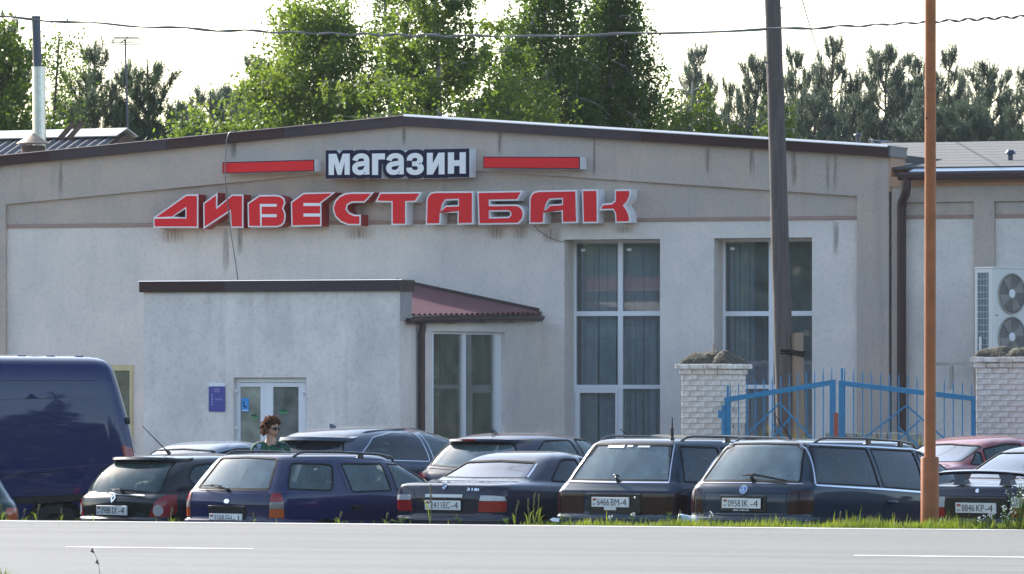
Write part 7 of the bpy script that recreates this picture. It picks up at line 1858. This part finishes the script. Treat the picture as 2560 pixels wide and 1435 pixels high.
def pine(label, px, py_top, Y, half_px, var, far, rot):
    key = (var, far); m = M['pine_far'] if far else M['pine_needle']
    top = W(px, py_top, Y); bz = ground(top.x, Y) - .3; H = top.z - bz
    root = tag(empty('pine_tree', (top.x, Y, bz), R(rot)), label, 'tree', 'pines behind the shop')
    Rm = half_px * Y / F
    if key not in _pines:
        V, Q, paths = pine_data(var, m); c = np_mesh('crown', V, Q, m, root); t = tubes(paths, 0, 'trunk', M['bark'], root); _pines[key] = (c.data, t.data)
    else:
        for nm, d in zip(('crown', 'trunk'), _pines[key]): o = bpy.data.objects.new(nm, d); COL.objects.link(o); o.parent = root
    s = H / 10.5; root.scale = (Rm / 1.75, Rm / 1.75, s)
G1 = 'trees behind the shop'
pine('slender pine behind the outbuilding, left of the television aerial', 240, 78, 116, 125, 0, False, 20)
pine('open pine with candle shoots, right of the television aerial', 366, 112, 117, 130, 1, False, 140)
pine('pine whose tip shows above the dense tree at the left edge', 22, 18, 124, 85, 0, False, 250)
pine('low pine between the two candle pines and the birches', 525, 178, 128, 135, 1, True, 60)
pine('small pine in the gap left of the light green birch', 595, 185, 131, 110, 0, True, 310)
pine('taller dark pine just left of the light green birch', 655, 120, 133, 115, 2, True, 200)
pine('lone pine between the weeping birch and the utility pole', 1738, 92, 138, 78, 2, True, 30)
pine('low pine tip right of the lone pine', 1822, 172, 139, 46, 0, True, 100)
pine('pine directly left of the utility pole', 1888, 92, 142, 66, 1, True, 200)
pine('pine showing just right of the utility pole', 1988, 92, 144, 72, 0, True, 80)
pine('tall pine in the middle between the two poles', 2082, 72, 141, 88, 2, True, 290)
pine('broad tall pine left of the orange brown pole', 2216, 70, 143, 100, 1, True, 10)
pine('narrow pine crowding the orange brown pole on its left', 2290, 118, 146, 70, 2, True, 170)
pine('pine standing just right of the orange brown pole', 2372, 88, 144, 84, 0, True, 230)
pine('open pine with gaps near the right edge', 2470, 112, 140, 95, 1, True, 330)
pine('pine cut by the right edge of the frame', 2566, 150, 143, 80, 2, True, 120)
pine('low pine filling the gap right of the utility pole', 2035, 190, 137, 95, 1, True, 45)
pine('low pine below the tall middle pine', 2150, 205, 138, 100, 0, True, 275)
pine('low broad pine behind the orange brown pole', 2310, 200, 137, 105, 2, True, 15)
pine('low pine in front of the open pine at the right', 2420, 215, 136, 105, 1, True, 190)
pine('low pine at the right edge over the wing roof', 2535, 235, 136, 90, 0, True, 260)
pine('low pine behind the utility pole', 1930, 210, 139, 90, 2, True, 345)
pine('low pine in the roof line gap right of the television aerial', 455, 245, 126, 130, 1, False, 75)
pine('low dark pine below the open candle pine', 320, 235, 122, 130, 2, False, 215)
pine('low pine below the slender pine beside the chimney', 180, 225, 121, 120, 1, False, 125)
ZC = 10.6
stats = []
stats.append(broad_tree('broadleaf_tree', 'dense dark broadleaf tree at the left edge behind the chimney pipe', 18, 110, 88, 112, 'egg', .13, M['maple_leaf'], M['bark'], 46, .3, 0, 46, .75, G1, ZC, .5, 1)[1])
stats.append(broad_tree('birch_tree', 'thin sparse birch right of the chimney pipe', 138, 112, 92, 85, 'cone', .075, M['birch_dark'], M['bark'], 48, .3, 0, 30, .55, G1, ZC, .6, 2)[1])
stats.append(broad_tree('birch_tree', 'small bright birch sapling peeping over the roof left of the signs', 440, 104, 286, 75, 'dome', .085, M['birch_leaf'], M['bark'], 30, .3, 0, 40, .5, G1, ZC, .5, 3)[1])
stats.append(broad_tree('birch_tree', 'light green birch with a thin spire left of the big birch', 782, 112, 28, 300, 'cone', .086, M['birch_leaf'], M['birch_bark'], 125, .25, 0, 66, .75, G1, ZC, .62, 4)[1])
stats.append(broad_tree('birch_tree', 'big bright green birch behind the roof peak', 1085, 108, -190, 270, 'egg', .092, M['birch_leaf'], M['birch_bark'], 135, .22, .25, 76, .85, G1, ZC, .5, 5)[1])
stats.append(broad_tree('birch_tree', 'sparse tall birch with drooping twigs behind the big bright birch', 975, 116, -160, 150, 'egg', .08, M['birch_dark'], M['birch_bark'], 60, .3, .55, 26, .8, G1, ZC, .5, 6)[1])
stats.append(broad_tree('birch_tree', 'weeping birch with a pale trunk right of the roof peak', 1378, 112, -260, 200, 'egg', .078, M['birch_dark'], M['birch_bark'], 78, .25, .95, 66, 1.0, G1, ZC, .5, 7)[1])
stats.append(broad_tree('birch_tree', 'dense weeping birch on the right of the birch group', 1535, 113, -180, 185, 'egg', .078, M['birch_dark'], M['birch_bark'], 86, .25, .95, 74, 1.0, G1, ZC, .5, 8)[1])
stats.append(broad_tree('birch_tree', 'low arching birch between the weeping birches and the lone pine', 1715, 110, 205, 150, 'dome', .08, M['birch_leaf'], M['birch_bark'], 56, .3, .6, 44, .7, G1, ZC, .5, 9)[1])
stats.append(broad_tree('birch_tree', 'low arching birch behind the utility pole', 1935, 109, 232, 100, 'dome', .08, M['birch_leaf'], M['birch_bark'], 36, .3, .6, 40, .6, G1, ZC, .5, 10)[1])
stats.append(broad_tree('birch_tree', 'low bushy birch filling the foot of the birch group', 1285, 106, 190, 150, 'dome', .085, M['birch_leaf'], M['bark'], 50, .3, 0, 46, .6, G1, ZC, .5, 12)[1])
print('leaves', stats)
# far wood beyond the pines and the added wood opposite, each one mass nobody could count
def wood(name, boxes, n, leaf, m, seed):
    global rng
    rng = np.random.default_rng(seed); P = []
    for (x0, x1, y0, y1, h) in boxes:
        k = int(n * (x1 - x0)); c = np.stack([rng.uniform(x0, x1, k), rng.uniform(y0, y1, k), np.zeros(k)], 1)
        hh = h * (.72 + .2 * np.sin(c[:, 0] * .55 + seed) + .1 * np.sin(c[:, 0] * 1.9)); c[:, 2] = hh * rng.uniform(0, 1, k) ** .75; P.append(c)
    V, Q = leaves_mesh(np.concatenate(P), leaf, .8); o = np_mesh(name, V, Q, m); tag(o, kind='stuff')
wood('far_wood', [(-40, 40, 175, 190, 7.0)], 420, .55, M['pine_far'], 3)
wood('unseen_reflected_wood', [(-120, 120, -55, -30, 21.0), (-150, -100, -30, 80, 13), (100, 150, -30, 80, 13)], 170, 1.5, M['maple_leaf'], 4)  # unseen trees, sized and placed to darken reflections in cars and windows
# red roofed house across the road (seen only as a reflection in the tall windows)
hs = tag(empty('red_roofed_house', (-79.7, 1.2, -.3), R(55.7)), 'red roofed house across the road, mirrored in the tall shop windows', 'house')
M['red_tile'] = mat('red_tile_roof', (.26, .075, .06), .7, var=.25, vscale=3); M['house_wall'] = mat('grey_house_wall', (.3, .3, .3), .9, var=.2)
mb = MB(); mb.box(-4, 4, -1.9, 1.9, 0, 4.6); mb.build('wall', M['house_wall'], hs)
mb = MB(); V = [(-4.6, -2.0, 4.6), (-4.6, 2.0, 4.6), (0, 2.0, 6.1), (0, -2.0, 6.1), (4.6, -2.0, 4.6), (4.6, 2.0, 4.6)]; mb.add(V, [(0, 1, 2, 3), (3, 2, 5, 4), (0, 3, 4), (1, 5, 2)]); mb.build('roof', M['red_tile'], hs)
for y in (-.9, .9):
    mb = MB(); mb.box(4.002, 4.05, y - .45, y + .45, 1.4, 3.0); mb.build('window', M['room_dark'], hs)
# ------------------------------------------------------------------ the curly haired person between the rows
def person():
    Yp = 75.8; x = (676 - 1280) / F * Yp; g = ground(x, Yp); Ht = 1.70
    root = tag(empty('person', (x, Yp, g)), 'person with curly brown hair and sunglasses in a green leaf patterned shirt', 'person')
    # skeleton: chest faces the camera (-y); the person's left is +x
    J = {'pel': (0, 0, .92), 'sp1': (0, .0, 1.06), 'sp2': (0, .005, 1.22), 'chest': (0, .0, 1.335), 'nb': (0, .012, 1.42), 'nt': (.006, -.005, 1.50), 'hd': (.012, -.012, 1.58)}
    E = [('pel', 'sp1'), ('sp1', 'sp2'), ('sp2', 'chest'), ('chest', 'nb'), ('nb', 'nt'), ('nt', 'hd')]
    Rr = {'pel': (.16, .115), 'sp1': (.145, .105), 'sp2': (.155, .115), 'chest': (.15, .11), 'nb': (.075, .07), 'nt': (.056, .06), 'hd': (.06, .07)}
    for s, n in ((1, 'l'), (-1, 'r')):
        J.update({'cl' + n: (s * .10, .005, 1.375), 'sh' + n: (s * .185, .01, 1.36), 'el' + n: (s * .245, .03, 1.08), 'wr' + n: (s * .24, -.06, .85), 'pm' + n: (s * .235, -.085, .77), 'hip' + n: (s * .095, 0, .88), 'kn' + n: (s * .10, -.02 * s - .02, .48), 'an' + n: (s * .105, .03 * s + .02, .09), 'to' + n: (s * .12, -.13 + .03 * s, .03)})
        E += [('chest', 'cl' + n), ('cl' + n, 'sh' + n), ('sh' + n, 'el' + n), ('el' + n, 'wr' + n), ('wr' + n, 'pm' + n), ('pel', 'hip' + n), ('hip' + n, 'kn' + n), ('kn' + n, 'an' + n), ('an' + n, 'to' + n)]
        Rr.update({'cl' + n: (.085, .08), 'sh' + n: (.068, .068), 'el' + n: (.043, .043), 'wr' + n: (.028, .024), 'pm' + n: (.036, .018), 'hip' + n: (.09, .09), 'kn' + n: (.058, .058), 'an' + n: (.04, .042), 'to' + n: (.036, .026)})
        # five fingers
        for q, (fx, L) in enumerate(((-.026, .068), (-.009, .078), (.009, .074), (.026, .058))):
            a = 'f%d%s' % (q, n); J[a + 'a'] = (s * .235 + fx * .4, -.10 + fx * .9, .735); J[a + 'b'] = (s * .232 + fx * .4, -.108 + fx, .735 - L * .55); J[a + 'c'] = (s * .222 + fx * .4, -.098 + fx, .735 - L)
            E += [('pm' + n, a + 'a'), (a + 'a', a + 'b'), (a + 'b', a + 'c')]
            for k_, r_ in (('a', .0095), ('b', .0085), ('c', .007)): Rr[a + k_] = (r_, r_)
        a = 'th' + n; J[a + 'a'] = (s * .215, -.115, .79); J[a + 'b'] = (s * .205, -.135, .755); J[a + 'c'] = (s * .205, -.14, .725)
        E += [('wr' + n, a + 'a'), (a + 'a', a + 'b'), (a + 'b', a + 'c')]
        for k_, r_ in (('a', .013), ('b', .010), ('c', .008)): Rr[a + k_] = (r_, r_)
    names = list(J); idx = {k: i for i, k in enumerate(names)}
    me = bpy.data.meshes.new('body'); me.from_pydata([J[k] for k in names], [(idx[a], idx[b]) for a, b in E], [])
    ob = bpy.data.objects.new('tmp_body', me); COL.objects.link(ob)
    sk = ob.modifiers.new('skin', 'SKIN'); sk.use_smooth_shade = True; sk.branch_smoothing = .4
    for i, k in enumerate(names): me.skin_vertices[0].data[i].radius = Rr[k]
    me.skin_vertices[0].data[0].use_root = True
    ob.modifiers.new('sub', 'SUBSURF').levels = 2; ob.modifiers['sub'].render_levels = 2
    dg = bpy.context.evaluated_depsgraph_get(); bm_ = bpy.data.meshes.new_from_object(ob.evaluated_get(dg)); bpy.data.objects.remove(ob)
    BV = [v.co.copy() for v in bm_.vertices]; BN = [v.normal.copy() for v in bm_.vertices]; BF = [tuple(p.vertices) for p in bm_.polygons]; bpy.data.meshes.remove(bm_)
    skin_m = mat('tanned_skin', (.58, .31, .205), .5, spec=.4, var=.1, vscale=14)
    mb = MB(); mb.add(BV, BF)
    # head turned to its left (towards image right), looking a little down
    hc = Vector((.016, -.016, 1.592)); Rh = (Matrix.Rotation(R(48), 3, 'Z') @ Matrix.Rotation(R(6), 3, 'X'))
    n, k = 26, 40; V = []
    for i in range(n + 1):
        f = -math.pi / 2 + math.pi * i / n
        for j in range(k):
            a = 2 * math.pi * j / k; dx, dy, dz = math.cos(f) * math.sin(a), -math.cos(f) * math.cos(a), math.sin(f)
            p = Vector((dx * .076, dy * .096, dz * .118))
            front = max(0, -dy)
            if dz < 0: p.x *= 1 - .28 * (-dz) ** 1.3; p.y *= 1 - .10 * (-dz); p.y -= .018 * front * (-dz)
            g_ = lambda u0, v0, su, sv: math.exp(-((dx - u0) / su) ** 2 - ((dz - v0) / sv) ** 2) * (1 if dy < 0 else 0)
            p.y -= .022 * g_(0, -.18, .13, .16) + .012 * g_(0, .02, .09, .16)          # nose
            p.y += .010 * (g_(.4, .06, .2, .13) + g_(-.4, .06, .2, .13))                 # eye sockets
            p.y -= .006 * g_(0, .24, .55, .10) + .008 * g_(0, -.52, .26, .07) + .012 * g_(0, -.84, .3, .12)
            p.y += .006 * g_(0, -.66, .3, .06)
            V.append(hc + Rh @ p)
    mb.add(V, [(i * k + j, i * k + (j + 1) % k, (i + 1) * k + (j + 1) % k, (i + 1) * k + j) for i in range(n) for j in range(k)])
    for s in (1, -1):
        c = hc + Rh @ Vector((s * .078, .012, -.012)); blob(c, (.010, .019, .032), .8, Rh @ Matrix.Rotation(R(-15 * s), 3, 'Z'), 7, mb)
    mb.build('skin', skin_m, root, smooth=True)
    mb = MB()
    for s in (1, -1): blob(hc + Rh @ Vector((s * .031, -.082, .008)), (.013, .012, .010), 1.0, None, 7, mb)
    o = mb.build('eyes', M['white_sign'], root, smooth=True); o['kind'] = 'stuff'
    mb = MB(); blob(hc + Rh @ Vector((0, -.093, -.061)), (.024, .008, .006), .9, Rh, 8, mb); blob(hc + Rh @ Vector((0, -.092, -.071)), (.021, .009, .007), .9, Rh, 8, mb); mb.build('lips', mat('lip_skin', (.34, .11, .09), .45), root, smooth=True)
    # clothes: shells lifted off the body
    def shell(nm, test, off, m):
        ids = {}; vv = []; ff = []
        for f in BF:
            c = sum((BV[i] for i in f), Vector()) / len(f)
            if not test(c): continue
            q = []
            for i in f:
                if i not in ids: ids[i] = len(vv); vv.append(BV[i] + BN[i] * off)
                q.append(ids[i])
            ff.append(tuple(q))
        b = MB(); b.add(vv, ff); o = b.build(nm, m, root, smooth=True); s_ = o.modifiers.new('thickness', 'SOLIDIFY'); s_.thickness = .004; return o
    shirt = bpy.data.materials.new('leaf_print_cloth'); shirt.use_nodes = True; nt = shirt.node_tree; b_ = nt.nodes['Principled BSDF']; b_.inputs['Roughness'].default_value = .85
    tc = nt.nodes.new('ShaderNodeTexCoord'); mp = nt.nodes.new('ShaderNodeMapping'); mp.inputs['Scale'].default_value = (13, 13, 7); mp.inputs['Rotation'].default_value = (.3, .4, .2)
    nz = nt.nodes.new('ShaderNodeTexNoise'); nz.inputs['Scale'].default_value = 1.1; nz.inputs['Detail'].default_value = 2.5; cr = nt.nodes.new('ShaderNodeValToRGB'); cr.color_ramp.interpolation = 'CONSTANT'
    els = cr.color_ramp.elements; els[0].color = (.012, .018, .022, 1); els[1].position = .5; els[1].color = (.02, .16, .04, 1)
    for p_, c_ in ((.40, (.01, .05, .06, 1)), (.57, (.015, .04, .03, 1)), (.64, (.30, .38, .48, 1))): e_ = els.new(p_); e_.color = c_
    nt.links.new(tc.outputs['Object'], mp.inputs[0]); nt.links.new(mp.outputs[0], nz.inputs['Vector']); nt.links.new(nz.outputs['Fac'], cr.inputs[0]); nt.links.new(cr.outputs[0], b_.inputs['Base Color'])
    shell('shirt', lambda c: (.86 < c.z < 1.425 and (abs(c.x) < .175 or c.z > 1.10)) and not (c.z > 1.385 and abs(c.x) < .07 and c.y < .0) and not (abs(c.x) > .19 and c.z < 1.10), .014, shirt)
    shell('trousers', lambda c: c.z < .93 and c.z > .10 and abs(c.x) < .19, .012, mat('dark_trouser_cloth', (.02, .022, .03), .9))
    shell('shoe', lambda c: c.z <= .10 and abs(c.x) < .2, .012, M['black'])
    # curly hair: many small rings standing off the scalp
    rnd = random.Random(5); mb = MB()
    for q in range(520):
        while True:
            d = Vector((rnd.gauss(0, 1), rnd.gauss(0, 1), rnd.gauss(0, 1))).normalized()
            if d.z > -.55 and not (d.y < -.25 and d.z < .52) and not (d.z < -.1 and d.y < .15): break
        r = rnd.uniform(.98, 1.0); lift = rnd.uniform(.008, .05)
        c = Vector((d.x * (.078 + lift), d.y * (.098 + lift) + .004, d.z * (.118 + lift * .9)))
        ax = Vector((rnd.gauss(0, 1), rnd.gauss(0, 1), rnd.gauss(0, 1))).normalized(); a_ = ax.orthogonal().normalized(); b2 = ax.cross(a_); rr_ = rnd.uniform(.010, .019)
        path = [hc + Rh @ (c + (a_ * math.cos(t) + b2 * math.sin(t)) * rr_ + ax * (t * .0022)) for t in [i * .9 for i in range(9)]]
        mb.tube(path, .0042, 4, cap=False)
    blob(hc + Rh @ Vector((0, .014, .022)), (.084, .094, .106), .95, Rh, 14, mb)
    hm = leafmat('curly_brown_hair', (.06, .034, .018), (.20, .12, .06), .5, (3.2, 2.4, 1.6), 30)
    # the cap of hair must not cover the face: built from the same curls plus a skull shell set back
    mb.build('hair', hm, root)
    # sunglasses
    e = empty('sunglasses'); e.parent = root
    mb = MB()
    for s in (1, -1):
        c = hc + Rh @ Vector((s * .034, -.101, .010)); blob(c, (.030, .008, .023), .7, Rh @ Matrix.Rotation(R(s * 14), 3, 'Z'), 9).build('lens', M['black_gloss'], e, smooth=True)
    mb.tube([hc + Rh @ Vector((-.008, -.104, .016)), hc + Rh @ Vector((.008, -.104, .016))], .004, 6)
    for s in (1, -1): mb.tube([hc + Rh @ Vector((s * .062, -.090, .014)), hc + Rh @ Vector((s * .082, -.03, .012)), hc + Rh @ Vector((s * .082, .015, .006))], .0035, 5)
    mb.build('frame', M['black'], e)
person()

# ------------------------------------------------------------------ grass and weeds on the verge
M['grass'] = leafmat('verge_grass_blade', (.055, .11, .016), (.15, .19, .035), .5, (1.8, 1.6, .7), 3.0)
M['weed'] = leafmat('weed_leaf', (.05, .12, .02), (.10, .17, .03), .45, (1.7, 1.6, .7), 5.0)
M['dry'] = leafmat('dry_stalk', (.12, .12, .05), (.22, .19, .09), .35, (1.3, 1.2, .8), 6.0)
def vz(v):   # height of the verge over the road axis
    return np.interp(v, [HALF, HALF + .5, HALF + 1.1, HALF + 1.9], [roadz(HALF) - .02, roadz(HALF) - .03, roadz(HALF) - .12, roadz(HALF) - .55])
def verge_grass():
    global rng
    rng = np.random.default_rng(21); n = 52000
    u = np.concatenate([rng.uniform(-1.3, 9.5, n - 3500), rng.uniform(-10, 0, 3500)]); v = HALF + .02 + rng.uniform(0, 1, n) ** 1.15 * 1.1; k = len(u)
    dens = np.clip((u + 1.6) / 2.2, 0.03, 1) * (.62 + .38 * np.sin(u * 2.3 + 1) * np.sin(u * .9 + v * 3)); keep = rng.uniform(0, 1, k) < dens + .02
    u, v = u[keep], v[keep]; k = len(u)
    h = (.035 + .10 * rng.uniform(0, 1, k) ** 1.6) * (.75 + .5 * np.clip((u + 1) / 6, 0, 1)) * (.8 + .4 * np.sin(u * 3.1) ** 2); h *= .55 + .55 * np.clip((v - HALF) / .5, 0, 1)
    tall = rng.uniform(0, 1, k) < .03; h[tall] *= 1.7
    P = np.stack([u, v, vz(v) - .01], 1)
    az = rng.uniform(0, 6.283, k); d = np.stack([np.cos(az), np.sin(az), np.zeros(k)], 1); w = np.stack([-np.sin(az), np.cos(az), np.zeros(k)], 1) * (rng.uniform(.003, .0065, k))[:, None]
    le = rng.uniform(.05, .55, k)[:, None]; up = np.array([0, 0, 1.0])
    p1 = P + up * (h * .55)[:, None] + d * le * (h * .3)[:, None]; p2 = P + up * h[:, None] + d * le * (h * 1.0)[:, None]
    V = np.stack([P - w, P + w, p1 + w * .8, p1 - w * .8, p2 + w * .12, p2 - w * .12], 1).reshape(-1, 3)
    A = np.array(RC.to_3x3()); V = V @ A.T + np.array(RC.translation)
    b = (np.arange(k) * 6)[:, None]; Q = np.concatenate([b + np.array([0, 1, 2, 3]), b + np.array([3, 2, 4, 5])], 0).astype(np.int32)
    tag(np_mesh('verge_grass', V, Q, M['grass']), kind='stuff')
verge_grass()
def vpoint(px, v):
    """point on the verge at photograph column px, v metres from the road axis"""
    k = (px - 1280) / F; c, s = math.cos(YAW_R), math.sin(YAW_R)
    # RC: x = u c + v s ; y = 61.5 - u s + v c
    u = (k * (61.5 + v * c) - v * s) / (c + k * s)
    p = RC @ Vector((u, v, 0)); p.z = RC.translation.z + float(vz(v)); return p
def stalk(px, py_top, label, v=HALF + .3, lean=0.0, head=True, seed=0, m=None):
    rnd = random.Random(seed); b = vpoint(px, v); Yk = b.y; tp = W(px + lean, py_top, Yk) - b
    e = tag(empty('grass_stalk', b), label, 'plant', 'tall grass stalks on the verge')
    mb = MB(); mid = tp * .5 + Vector((-.01 * (1 if lean > 0 else -1), 0, 0)); mb.tube([Vector((0, 0, -.02)), mid, tp], [.0045, .0038, .003], 5); mb.build('stem', M['dry'], e)
    if head:
        hb = MB()
        for i in range(16):
            f = .60 + .4 * i / 15; p = mid.lerp(tp, (f - .5) * 2); a = rnd.uniform(0, 6.28)
            blob(p + Vector((math.cos(a) * .008, math.sin(a) * .008, 0)), (.006, .006, .012), 1, None, 4, hb)
        hb.build('seed_head', M['dry'], e)
    for i in range(3):
        a = rnd.uniform(0, 6.28); h = tp.z * rnd.uniform(.3, .7); mb = MB(); w = .005; q = Vector((math.cos(a), math.sin(a), 0))
        mb.add([(-w, 0, 0), (w, 0, 0), q * .03 + Vector((w, 0, h * .7)), q * .03 + Vector((-w, 0, h * .7)), q * .09 + Vector((0, 0, h))], [(0, 1, 2, 3), (3, 2, 4)]); mb.build('blade', M['grass'], e)
for i, (px, py, ln, lb) in enumerate([
    (5, 1262, -2, 'grass stalk at the left frame edge beside the green car'), (14, 1284, 2, 'short stalk just right of the green car lamp'), (60, 1273, 3, 'thick dry stalk below the van, nearer the green car'), (93, 1262, 6, 'tallest green stalk below the blue van'), (153, 1272, 0, 'single dry stalk left of the small black hatchback'),
    (428, 1268, 4, 'dry stalk beside the red lamp of the small black hatchback'), (634, 1284, 0, 'thin stalk between the tail lamp and plate of the navy estate'), (850, 1280, 4, 'thin stalk below the door of the navy estate'), (965, 1282, 5, 'stalk left of the saloon with plate 2411'),
    (1076, 1212, 0, 'tall thin stalk crossing the boot of the saloon with plate 2411'), (1288, 1252, 8, 'leaning stalk right of the saloon tail lamp'), (1320, 1248, 0, 'straight stalk beside the saloon rear wheel, leftmost of three'), (1336, 1233, 1, 'tallest stalk of three beside the saloon rear wheel'), (1346, 1237, 2, 'rightmost stalk of three beside the saloon rear wheel'),
    (1700, 1277, 1, 'short stalk between the two dark teal estates'), (2100, 1280, 2, 'short stalk below the rear wheel of the estate with plate 0958')]):
    stalk(px, py, lb, HALF + (.25 if i % 2 else .4), ln, True, i)
def weed(px, py_top, wpx, label, n=26, flowers=0, seed=0, v=HALF + .3, leafs=.035):
    rnd = random.Random(seed); b = vpoint(px, v); k = b.y / F; h = max(.06, (W(px, py_top, b.y) - b).z); w = wpx * k / 2
    e = tag(empty('weed_plant', b), label, 'plant', 'leafy weeds on the verge'); mb = MB(); st = MB(); fl = MB()
    ns = max(2, n // 9)
    for s_ in range(ns):
        a = rnd.uniform(0, 6.28); t = Vector((math.cos(a) * w * rnd.uniform(.2, 1), math.sin(a) * w * .7, h * rnd.uniform(.65, 1))); st.tube([Vector((0, 0, -.02)), t * .5 + Vector((0, 0, h * .08)), t], [.004, .0035, .0025], 5)
        for i in range(max(5, n // ns)):
            f = rnd.uniform(.25, 1); p = t * f + Vector((0, 0, h * .16 * math.sin(f * 3.14))); a2 = rnd.uniform(0, 6.28); L = leafs * rnd.uniform(.6, 1.4) * (1.2 - .5 * f); q = Vector((math.cos(a2), math.sin(a2), rnd.uniform(-.2, .7))).normalized(); s2 = q.cross(Vector((0, 0, 1))).normalized()
            mb.add([p, p + q * L * .5 + s2 * L * .3, p + q * L - Vector((0, 0, L * .2)), p + q * L * .5 - s2 * L * .3], [(0, 1, 2, 3)])
        for i in range(flowers // ns):
            f = rnd.uniform(.7, 1.05); p = t * f + Vector((rnd.uniform(-.02, .02), rnd.uniform(-.02, .02), rnd.uniform(0, .03))); blob(p, (.009, .009, .006), 1, None, 4, fl)
    st.build('stems', M['weed'], e)['kind'] = 'stuff'; mb.build('leaves', M['weed'], e)['kind'] = 'stuff'
    if flowers: fl.build('flowers', M['white_sign'], e)['kind'] = 'stuff'
for i, a in enumerate([(1152, 1284, 34, 'broad bright weed below the plate 2411', 26, 0), (1270, 1292, 60, 'leafy weed clump below the saloon right tail lamp', 40, 0), (1404, 1270, 26, 'upright weed at the left corner of the estate with plate 6466', 30, 0), (1520, 1282, 22, 'small flowering weed below the plate 6466', 20, 8), (1582, 1284, 20, 'small weed right of the plate 6466', 20, 6), (1672, 1270, 30, 'pale upright weed between the two teal estates', 32, 0), (1776, 1278, 14, 'thin flowering weed below the estate left lamp', 16, 6),
    (2410, 1290, 60, 'low leafy weed right of the orange brown pole', 40, 0), (2470, 1285, 80, 'low weed with white flowers below the plate 8846', 50, 30), (2548, 1205, 90, 'tall leafy weed with white flowers at the right frame edge', 190, 60), (2520, 1262, 70, 'middling leafy weed before the right lamp of the spoiler car', 90, 30), (1000, 1292, 50, 'grassy weed below the left lamp of the saloon', 34, 0)]):
    weed(a[0], a[1], a[2], a[3], a[4], a[5], 40 + i)
# gravelly earth patch beside the road and a scrap of paper
mb = MB(); rnd = random.Random(9)
for i in range(420):
    p = vpoint(rnd.uniform(1080, 1480), HALF + rnd.uniform(.02, .45)); s_ = rnd.uniform(.006, .02); blob(p, (s_, s_, s_ * .7), .8, None, 3, mb)
tag(mb.build('gravel', mat('verge_gravel', (.36, .29, .22), .9, var=.3, vscale=20)), kind='stuff')
p = vpoint(1388, HALF + .35); mb = MB(); mb.add([(-.03, 0, .06), (.04, .02, .05), (.05, .05, .09), (-.02, .04, .10), (-.06, .03, .08)], [(0, 1, 2, 3), (0, 3, 4)]); o = mb.build('paper_scrap', M['white_sign'], None, p); o.modifiers.new('thickness', 'SOLIDIFY').thickness = .003; tag(o, 'crumpled white paper scrap in the grass left of the plate 6466', 'litter')
# dry stem near the camera at the bottom left
b = W(262, 1460, 56.5)
e = tag(empty('dry_plant', b), 'thin dry stem with dark seed heads standing before the road at bottom left', 'plant'); mb = MB(); mb.tube([Vector((0, 0, -.3)), W(246, 1405, 56.5) - b, W(230, 1370, 56.5) - b], [.003, .0025, .002], 5); mb.build('stem', M['dry'], e)
mb = MB()
for (px, py) in ((231, 1374), (229, 1378), (233, 1380), (243, 1402), (241, 1406), (245, 1408)): blob(W(px, py, 56.5) - b, (.010, .008, .010), .9, None, 5, mb)
mb.build('seed_heads', mat('dark_seed_head', (.05, .035, .025), .9), e)['kind'] = 'stuff'
def near_tuft(px, py, n, seed, label):
    rnd = random.Random(seed); b = W(px, 1470, 56.9); e = tag(empty('grass_tuft', b), label, 'plant', 'grass tufts before the road'); mb = MB()
    for i in range(n):
        t = W(px + rnd.uniform(-22, 26), py + rnd.uniform(0, 30), 56.9) - b; w = .004; m_ = t * .5 + Vector((0, 0, .03)); o = Vector((rnd.uniform(-.04, .04), rnd.uniform(-.05, .05), -.05))
        mb.add([o + Vector((-w, 0, 0)), o + Vector((w, 0, 0)), m_ + Vector((w, 0, 0)), m_ + Vector((-w, 0, 0)), t], [(0, 1, 2, 3), (3, 2, 4)])
    mb.build('blades', M['grass'], e)['kind'] = 'stuff'
near_tuft(8, 1416, 26, 3, 'grass tuft poking up at the bottom left corner'); near_tuft(530, 1430, 8, 4, 'few grass tips poking up at the bottom edge')
# dry grass behind the gate
for i, (px, py) in enumerate([(1880, 1075), (1905, 1060), (1920, 1045), (1960, 1070), (1985, 1065), (2010, 1072), (2180, 1080), (2240, 1082), (2300, 1085), (2380, 1082), (2420, 1086)]):
    rnd = random.Random(i); Yd = 83.1; b = W(px, 1130, Yd); e = tag(empty('dry_grass_tuft', b), 'tuft of dry pale grass behind the blue gate ' + ['beside the left pillar', 'near the left brace', 'below the left diamond', 'in front of the pole foot', 'right of the pole foot', 'near the pole stub', 'left of the pale stones', 'before the pale stones', 'behind the orange brown pole', 'near the right pillar', 'touching the right pillar'][i], 'plant', 'dry grass tufts behind the gate'); mb = MB()
    for q in range(12):
        t = W(px + rnd.uniform(-12, 12), py + rnd.uniform(-4, 22), Yd) - b; w = .004; o = Vector((rnd.uniform(-.03, .03), 0, -.25)); m_ = t * .5
        mb.add([o + Vector((-w, 0, 0)), o + Vector((w, 0, 0)), m_ + Vector((w, 0, 0)), m_ + Vector((-w, 0, 0)), t], [(0, 1, 2, 3), (3, 2, 4)])
    mb.build('blades', M['dry'], e)['kind'] = 'stuff'
# ------------------------------------------------------------------ the air between: thin even haze round everything
hz = bpy.data.materials.new('thin_air_haze'); hz.use_nodes = True; nt = hz.node_tree; nt.nodes.remove(nt.nodes['Principled BSDF'])
pv = nt.nodes.new('ShaderNodeVolumePrincipled'); pv.inputs['Color'].default_value = (.86, .93, 1.0, 1); pv.inputs['Density'].default_value = .0001; pv.inputs['Anisotropy'].default_value = .2
nt.links.new(pv.outputs[0], nt.nodes['Material Output'].inputs['Volume'])
mb = MB(); mb.box(-1600, 1600, -700, 2500, -1.9, 22.0); tag(mb.build('haze', hz), kind='stuff')
scene.cycles.volume_bounces = 0; scene.cycles.volume_max_steps = 64; scene.cycles.volume_step_rate = 4.0
